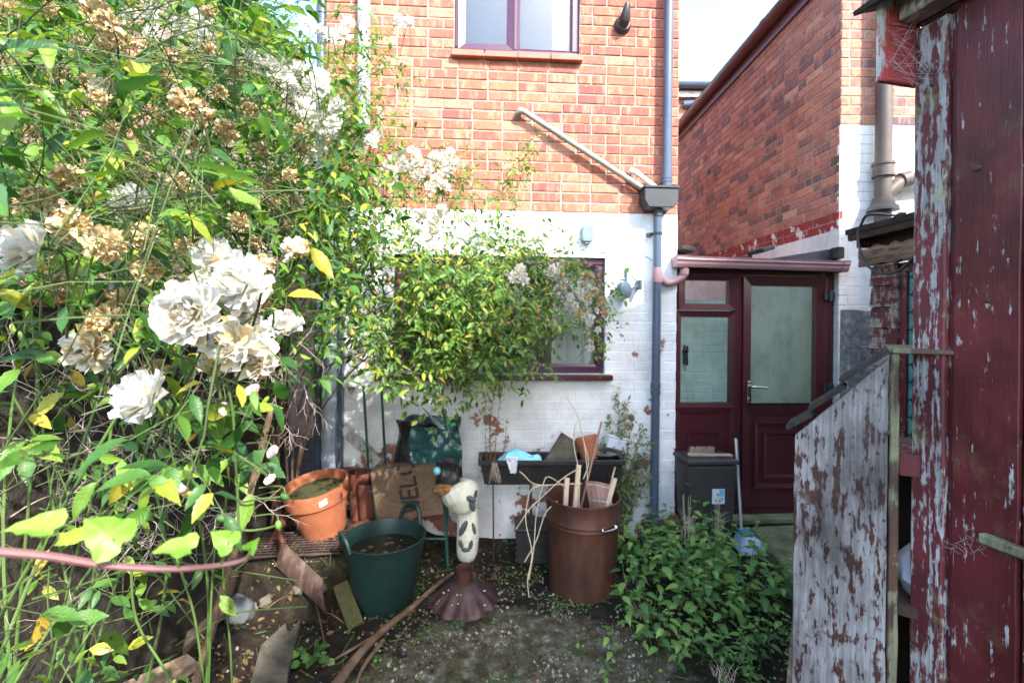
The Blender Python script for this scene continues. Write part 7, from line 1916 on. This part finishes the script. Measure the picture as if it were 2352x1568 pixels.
# bare twigs
bt_ = MB()
def bare(p, d, L, n, rad, depth=0):
    pts = [p]; 
    for k in range(n):
        d = (d + rvec(rr, .22)).normalized(); pts.append(pts[-1] + d * L / n)
        if depth < 2 and rr.random() < .75: bare(pts[-1], (d + rvec(rr, .7)).normalized(), L * .45, 4, rad * .55, depth + 1)
    bt_.tube(pts, [rad * (1 - .6 * i / n) for i in range(n + 1)], 4, False)
for x, y, x2, y2, D in ((560, 820, 720, 770, 1.5), (590, 870, 800, 860, 1.6), (600, 800, 760, 830, 1.55), (640, 960, 745, 1000, 1.4), (700, 880, 810, 940, 1.9), (620, 780, 790, 800, 1.8), (690, 850, 850, 880, 2.2), (560, 850, 700, 900, 1.5), (720, 760, 860, 820, 2.3), (1130, 760, 1260, 830, 2.75), (1100, 800, 1200, 870, 2.7), (860, 880, 830, 940, 2.4),
                        (40, 640, 250, 740, 1.0), (20, 880, 200, 840, 1.0), (100, 1000, 330, 960, 1.1), (60, 1080, 300, 1150, 1.15), (300, 1060, 480, 1150, 1.1)) + tuple((x_, y_, x_ + rr.gauss(60, 120), y_ + rr.gauss(0, 90), rr.uniform(.95, 1.5)) for x_, y_ in ((rr.uniform(-20, 560), rr.uniform(620, 1260)) for _ in range(64))):
    p, q_ = P(x, y, D), P(x2, y2, D + .05)
    bare(p, (q_ - p), (q_ - p).length, 6, .0016 if D < 1.3 else .0022)
bt_.build('bare_twig', M_['deadtwig'], ramb, fixn=False)['kind'] = 'stuff'
nr = pb.finish(ramb, ramb_ms, LT, M_['rambler'], spot_ms, M_['rosespot'], 300)
# straight dead stick behind, and a dark grey trunk by the boundary wall
dk = thing('dead_branch', 'thick pale dead stem slanting up by the boundary wall', 'stem', P(420, 1340, 1.7))
p, q_ = P(405, 1400, 1.75), P(575, 1130, 1.9)
p.z = gh(p.x, p.y) - .01
MB().tube(catmull([p, p * .6 + q_ * .4 + Vector((.01, 0, .02)), q_, q_ + (q_ - p) * .35 + Vector((0, 0, .05))], 6), [.019 - .008 * i / 18 for i in range(19)], 8).build('stem', M_['branch'], dk, True)
MB().tube([q_, q_ + Vector((.03, .02, .08))], .005, 6).build('stub', M_['branch'], dk)

# ivy runner close to the lens
iv = thing('ivy_runner', 'purple stemmed ivy runner with bright green leaves in front', 'ivy', P(0, 1268, .42))
sp_pts = [P(-260, 1262, .36), P(-60, 1264, .38), P(100, 1275, .40), P(250, 1298, .42), P(400, 1306, .44), P(500, 1298, .46), P(560, 1285, .47), P(590, 1262, .48)]
MB().tube(catmull(sp_pts, 6), [.0042 - .0022 * i / 42 for i in range(43)], 8).build('stem', mat('ivy_stem', [(0.08, 0.06, 0.03), (0.14, 0.06, 0.065), (0.19, 0.09, 0.09)], 30, .5, .1, 90), iv, True)
def ivy_mesh(seed):
    rr_ = random.Random(seed)
    out = [(0, 0), (-.10, -.16), (-.06, -.36), (.10, -.50), (.24, -.44), (.36, -.36), (.50, -.34), (.66, -.24), (.84, -.12), (1.0, 0), (.84, .12), (.66, .24), (.50, .34), (.36, .36), (.24, .44), (.10, .50), (-.06, .36), (-.10, .16)]
    vs = [(.35, 0, -.02)] + [(x, y, .55 * abs(y) * (.5 + .5 * rr_.random()) - .35 * max(0, x - .25) ** 2 + rr_.uniform(-.04, .04)) for x, y in out]
    n = len(out)
    me = bpy.data.meshes.new('leaf'); me.from_pydata(vs, [], [(0, 1 + i, 1 + (i + 1) % n) for i in range(n)])
    bm = bmesh.new(); bm.from_mesh(me); bmesh.ops.subdivide_edges(bm, edges=bm.edges[:], cuts=1, use_grid_fill=True, smooth=.3); bm.to_mesh(me); bm.free()
    me.polygons.foreach_set('use_smooth', [True] * len(me.polygons)); me.materials.append(M_['ivy'])
    return me
for k, (x, y, x2, y2, D, sz, tlt) in enumerate(((95, 1268, 100, 1215, .40, .036, 1.2), (265, 1288, 262, 1235, .42, .040, .3), (410, 1295, 420, 1262, .44, .032, 1.3), (505, 1293, 525, 1245, .46, .025, .2), (565, 1280, 575, 1258, .47, .015, .6))):
    a, c = P(x, y + 8, D), P(x2, y2, D)
    MB().tube([a, (a + c) / 2 + Vector((.001, -.001, 0)), c], .0011, 6).build('petiole', M_['cane'], iv, True)
    d = (Vector((-.75, -.15, .55)) if k in (1, 3) else Vector((-.95, -.2, .2))) if k != 4 else Vector((.5, 0, .6))
    up = Vector((.1, -.9, .35)) if k in (1, 3, 4) else Vector((.0, -.45, .9))
    M = m44(c - frame_to(d, up) @ Vector((.2 * sz, 0, 0)), frame_to(d, up) @ Matrix.Rotation(.2, 3, 'X'), sz)
    link('leaf', ivy_mesh(k), iv, M)

# nettles
def nettle_leaf():
    vs, fs = [], []
    n = 10
    for i in range(n + 1):
        t = i / n
        hw = .30 * (math.sin(math.pi * min(1, (t * .93 + .05)) ** .75)) * (1 - .25 * t)
        if 0 < i < n: hw *= 1 + (.17 if i % 2 else -.15)
        if i == n: hw = .004
        z = .10 * t - .42 * t * t
        for s in (-1, 0, 1): vs.append((t, s * hw, z + (.10 * hw if s else 0)))
    for i in range(n):
        a, c = i * 3, i * 3 + 3
        fs += [(a, a + 1, c + 1, c), (a + 1, a + 2, c + 2, c + 1)]
    return np.array(vs), np.array(fs)
NL = nettle_leaf(); nl_me = [tpl_mesh('leaf', NL, M_['nettle'])]
def make_nettle(h, seed, lean):
    """returns stem mesh and leaf matrices in the plant's own frame"""
    rr_ = random.Random(seed)
    nn = max(4, int(h / .055)); pts = [Vector((0, 0, -.02))]; d = Vector((lean[0], lean[1], 1)).normalized()
    lm = []
    for k in range(nn):
        d = (d + rvec(rr_, .07)).normalized(); pts.append(pts[-1] + d * h / nn)
        if k < 1: continue
        a0 = (k % 2) * math.pi / 2 + rr_.uniform(-.35, .35)
        sz = .092 * (1 - .45 * (k / nn) ** 2) * rr_.uniform(.8, 1.2) * (1.0 if k < nn - 1 else .6)
        for s in (0, math.pi):
            a = a0 + s; o = Vector((math.cos(a), math.sin(a), .10))
            q = pts[-1] + o * .018
            lm.append(m44(q, frame_to(o + Vector((0, 0, -.15 + .35 * (k == nn - 1))), Vector((0, 0, 1)) + rvec(rr_, .2)), sz))
    for s in range(4):
        a = s * 1.57 + .4; o = Vector((math.cos(a), math.sin(a), .8)); lm.append(m44(pts[-1], frame_to(o, Vector((-.5 * o.x, -.5 * o.y, .7))), .03))
    me = MB().tube(pts, [.0028 - .0014 * i / nn for i in range(nn + 1)], 5).mesh('stem', M_['cane'], True)
    return me, lm
protos = [make_nettle(h, 40 + i, ln) for i, (h, ln) in enumerate(((.30, (-.1, -.2)), (.36, (.15, -.15)), (.42, (0, -.25)), (.48, (-.2, -.1)), (.26, (.2, -.3)), (.38, (-.05, -.35))))]
rn = random.Random(9); spots = []
NP = [(.60, 2.28), (.95, 2.12), (1.25, 2.25), (1.50, 2.62), (1.62, 3.0), (1.55, 3.35), (1.28, 3.42), (.95, 3.42), (.72, 3.38), (.74, 2.95), (.66, 2.62)]
while len(spots) < 86:
    x, y = rn.uniform(.5, 1.7), rn.uniform(2.1, 3.45)
    if not in_poly(x, y, NP): continue
    if any((x - a) ** 2 + (y - c) ** 2 < .055 ** 2 for a, c in spots): continue
    if (x - b_c.x) ** 2 + (y - b_c.y) ** 2 < .26 ** 2: continue
    spots.append((x, y))
def place_nettle(x, y, k, s, label, group):
    me, lm = protos[k]
    o = thing('nettle', label, 'nettle', (x, y, gh(x, y)), rn.uniform(0, 6.28), group)
    o.scale = (s, s, s); MW[o] = MW[o] @ Matrix.Scale(s, 4)
    link('stem', me, o)
    for M in lm:
        c = bpy.data.objects.new('leaf', nl_me[0]); COL.objects.link(c); c.parent = o; c.matrix_basis = M
for (x, y) in spots:
    edge = smooth(2.1, 2.7, y)
    k = rn.choice((0, 4, 5)) if y < 2.45 else rn.choice((1, 2, 3, 5))
    place_nettle(x, y, k, rn.uniform(.72, .98) * (.70 + .34 * edge), 'green nettle in the dense clump between rusty bin and timber store', 'nettle clump')
for x, y, k, s in ((.43, 2.15, 4, .5), (.36, 2.33, 4, .4), (.52, 2.3, 0, .6)):
    place_nettle(x, y, k, s, 'small nettle at the front edge of the clump, on open soil', 'small front nettles')

# low weeds with bigger soft leaves
def weed(name, label, cat, x, y, n, r, size, h, mt=M_['weed'], group=None, seed=0, up=.5):
    rr_ = random.Random(seed); z = gh(x, y)
    o = thing(name, label, cat, (x, y, z), 0, group)
    b_ = MB()
    tpl = leaf_tpl(6, .46, .05, .25, .10, .75)
    me = tpl_mesh('leaf', tpl, mt)
    for k in range(n):
        a, q = rr_.uniform(0, 6.28), r * math.sqrt(rr_.random())
        p = Vector((x + q * math.cos(a), y + q * math.sin(a), z + h * rr_.uniform(.4, 1)))
        b_.tube([(x, y, z - .005), (x + q * .4 * math.cos(a), y + q * .4 * math.sin(a), z + h * .5), p], .0012, 4, False)
        link('leaf', me, o, m44(p, frame_to(Vector((math.cos(a), math.sin(a), rr_.uniform(-.1, .3))), Vector((0, -.3, 1)) + rvec(rr_, .25)), size * rr_.uniform(.6, 1.2)))
    b_.build('stems', M_['cane'], o, fixn=False)
    return o
g_ = P(*gp(720, 1520, .0)); weed('seedling_clump', 'pale green leafy seedling clump beside the fallen branch', 'weed', g_.x, g_.y, 26, .08, .04, .05, seed=2)
for k, (vx, vy, n, r) in enumerate(((905, 1430, 9, .05), (985, 1450, 10, .05), (880, 1520, 9, .04), (1050, 1440, 8, .04), (960, 1480, 6, .04), (1290, 1400, 8, .05), (1165, 1250, 9, .05), (1120, 1225, 9, .06), (1255, 1290, 7, .04), (1185, 1545, 5, .03), (800, 1455, 6, .04), (1080, 1380, 5, .03))):
    g_ = P(*gp(vx, vy, .0)); weed('small_weed', 'tiny bright green weed tuft on bare soil', 'weed', g_.x, g_.y, n, r, .017, .022, group='tiny weeds on the soil', seed=10 + k)
# tall thin weeds low on the right
for k, (x, y, h) in enumerate(((1.18, 1.98, .42), (1.05, 2.0, .26), (1.28, 2.08, .34), (.98, 1.92, .2), (1.12, 1.85, .22), (1.22, 1.9, .25), (1.34, 2.2, .3), (1.08, 2.12, .3))):
    rr_ = random.Random(70 + k); z = gh(x, y)
    o = thing('willowherb', 'slender small leaved weed beside the timber store foot', 'weed', (x, y, z), 0, 'slender weeds by the store')
    top = Vector((x + rr_.uniform(-.16, -.02), y + rr_.uniform(-.06, .06), z + h))
    pts = catmull([Vector((x, y, z - .01)), Vector((x, y, z + h * .5)), top], 8)
    MB().tube(pts, [.0022 - .0012 * i / 16 for i in range(17)], 5).build('stem', M_['cane'], o, True)
    arr = []
    for i in range(2, 17):
        for s in range(3):
            a = rr_.uniform(0, 6.28); d = Vector((math.cos(a), math.sin(a), rr_.uniform(-.2, .4)))
            arr.append(np.array(m44(pts[i] + d * .004, frame_to(d, Vector((0, -.3, 1)) + rvec(rr_, .2)), .030 * (1.2 - .6 * i / 16))))
    swarm('leaf', *leaf_tpl(4, .16, .05, .2), arr, M_['weed'], o, smooth_=True)
# wall shrub
ws = thing('wall_shrub', 'thin wispy grey green shrub growing against the peeling white wall', 'shrub', HF.w(HF.uz(1420, 1120, -.08)[0], -.12, gh(*HF.w(HF.uz(1420, 1120, -.08)[0], -.12, 0).xy)))
rr_ = random.Random(5); arr = []
base_u = HF.uz(1425, 1100, -.08)[0]; tw_ = MB()
for (vx, vy) in ((1420, 890), (1400, 960), (1455, 950), (1490, 1010), (1500, 1090), (1385, 1010), (1440, 920), (1470, 1040), (1495, 1050), (1415, 1000), (1450, 1090), (1480, 980)):
    u, z = HF.uz(vx, vy, -.10)
    p0_, p1_ = HF.w(base_u + rr_.uniform(-.02, .02), -.12, .0), HF.w(u, -.10 + rr_.uniform(-.03, .05), z)
    pts = catmull([p0_, HF.w(base_u + (u - base_u) * .35, -.12, z * .6), p1_], 10)
    MB().tube(pts, [.0045 - .0035 * i / 20 for i in range(21)], 5).build('stem', M_['branch'], ws, True)
    for i in range(6, 21):
        for s in range(6):
            d = (rvec(rr_, 1) + Vector((0, -.3, -.3))).normalized()
            q = pts[i] + rvec(rr_, .012)
            arr.append(np.array(m44(q, frame_to(d, UPV + rvec(rr_, .3)), rr_.uniform(.03, .056))))
swarm('leaf', *leaf_tpl(4, .17, .06, .3), arr, M_['shrub'], ws, smooth_=True)
# wiry grass tufts
for k, (x, y, n, h, m) in enumerate(((.74, 2.66, 40, .14, 'straw'), (1.18, 3.15, 60, .50, 'straw'), (1.42, 3.25, 40, .46, 'straw'), (1.75, 2.6, 50, .16, 'weed'), (1.68, 2.4, 60, .15, 'weed'), (1.0, 2.2, 30, .14, 'straw'))):
    rr_ = random.Random(90 + k); z = gh(x, y); b_ = MB()
    o = thing('grass_tuft', ('dry wiry tuft at the foot of the rusty bin', 'tall dry tuft standing in front of the grey caddy', 'tall dry tuft standing in front of the mop', 'fresh grass tuft along the edge of the mossy slab', 'fresh grass tuft between mossy slab and timber store', 'short dry tuft at the front of the nettle clump')[k], 'grass', (x, y, z), 0, 'dry tufts' if m == 'straw' else 'green grass tufts')
    for j in range(n):
        a = rr_.uniform(0, 6.28); l = rr_.uniform(.3, .55) * min(h, .2); zz = z + max(0, h - .16) * rr_.random()
        p = Vector((x + rr_.uniform(-.04, .04), y + rr_.uniform(-.04, .04), zz - .005)); e = p + Vector((l * math.cos(a) * .8, l * math.sin(a) * .8, l * 1.1))
        b_.tube([p, (p + e) / 2 + Vector((0, 0, l * .25)), e], [.0014, .0011, .0004], 3, False)
    if h > .2:
        for j in range(4): b_.tube([(x, y, z - .01), (x + rr_.uniform(-.04, .04), y + rr_.uniform(-.03, .03), z + h)], .0016, 4)
    b_.build('blades', M_[m], o, fixn=False)['kind'] = 'stuff'

# ------------------------------------------------------------------ litter: gravel, dead leaves, petals, moss sprigs (nobody could count them)
def scatter(n, fn, seed):
    rr_ = random.Random(seed); out = []
    while len(out) < n:
        x, y = rr_.uniform(-1.5, 1.5), rr_.uniform(1.55, 3.5)
        w = fn(x, y)
        if rr_.random() > w: continue
        out.append((x, y, rr_))
    return out
bm = bmesh.new(); bmesh.ops.create_icosphere(bm, subdivisions=1, radius=.5); ico = [tuple(v.co) for v in bm.verts]; icf = [tuple(v.index for v in f.verts) for f in bm.faces]; bm.free()
def grit_w(x, y): return (math.exp(-((x - .1) / .6) ** 2 - ((y - 2.15) / .7) ** 2) + .10) * smooth(-.25, .35, mnoise.noise(Vector((x * 4.5, y * 4.5, 1.5))) + .5 * mnoise.noise(Vector((x * 12, y * 12, 2.5))))
arr = []
for x, y, rr_ in scatter(4200, grit_w, 1):
    s_ = .003 + .017 * rr_.random() ** 3.2
    arr.append(np.array(m44(Vector((x, y, gh(x, y) + s_ * .15)), Euler((rr_.uniform(0, 6), rr_.uniform(0, 6), rr_.uniform(0, 6))).to_matrix(), (s_ * 1.3, s_, s_ * .7))))
o = swarm('gravel', ico, icf, arr, M_['pebble']); tag(o, 'scattered small pebbles and grit on the soil', 'gravel')
arr = []
for x, y, rr_ in scatter(1100, lambda x, y: (.25 + .6 * (x < -.1)) * smooth(-.2, .4, mnoise.noise(Vector((x * 4, y * 4, 7)))), 2):
    arr.append(np.array(m44(Vector((x, y, gh(x, y) + .006)), Euler((rr_.gauss(0, .4), rr_.gauss(0, .4), rr_.uniform(0, 6.28))).to_matrix(), rr_.uniform(.012, .040))))
o = swarm('leaf_litter', *leaf_tpl(4, .30, .3, .4), arr, M_['litter'], smooth_=True); tag(o, 'brown dead leaves lying on the soil', 'dead leaves')
arr = []
for x, y, rr_ in scatter(130, lambda x, y: .5 * smooth(-.2, .4, mnoise.noise(Vector((x * 3, y * 3, 17)))), 3):
    s_ = rr_.uniform(.004, .013)
    arr.append(np.array(m44(Vector((x, y, gh(x, y) + .004)), Euler((rr_.gauss(0, .4), rr_.gauss(0, .4), rr_.uniform(0, 6.28))).to_matrix(), s_)))
o = swarm('fallen_petals', *leaf_tpl(2, .42, .2, .3), arr, M_['petalbits']); tag(o, 'small white rose petals fallen on the ground', 'petals')
arr = []
def weed_w(x, y): return .9 if mnoise.noise(Vector((x * 3.1, y * 3.1, 8))) > .18 and x > -.6 else .03
for x, y, rr_ in scatter(1600, weed_w, 4):
    a = rr_.uniform(0, 6.28)
    arr.append(np.array(m44(Vector((x, y, gh(x, y) + rr_.uniform(.002, .02))), frame_to(Vector((math.cos(a), math.sin(a), .2)), Vector((0, -.2, 1)) + rvec(rr_, .2)), rr_.uniform(.007, .016))))
o = swarm('ground_cover', *leaf_tpl(3, .45, .05, .2), arr, M_['weed'], smooth_=True); tag(o, 'patches of tiny green creeping weed leaves on soil', 'ground cover')
arr = []
for x, y, rr_ in scatter(260, lambda x, y: .3 + .6 * (x < -.2), 5):
    arr.append(np.array(m44(Vector((x, y, gh(x, y) + .006)), Euler((0, rr_.gauss(0, .15), rr_.uniform(0, 6.28))).to_matrix(), (rr_.uniform(.04, .16), .004, .004))))
o = swarm('twig_litter', BOXV, BOXF, arr, M_['twig']); tag(o, 'short broken twigs scattered over the soil', 'twigs')
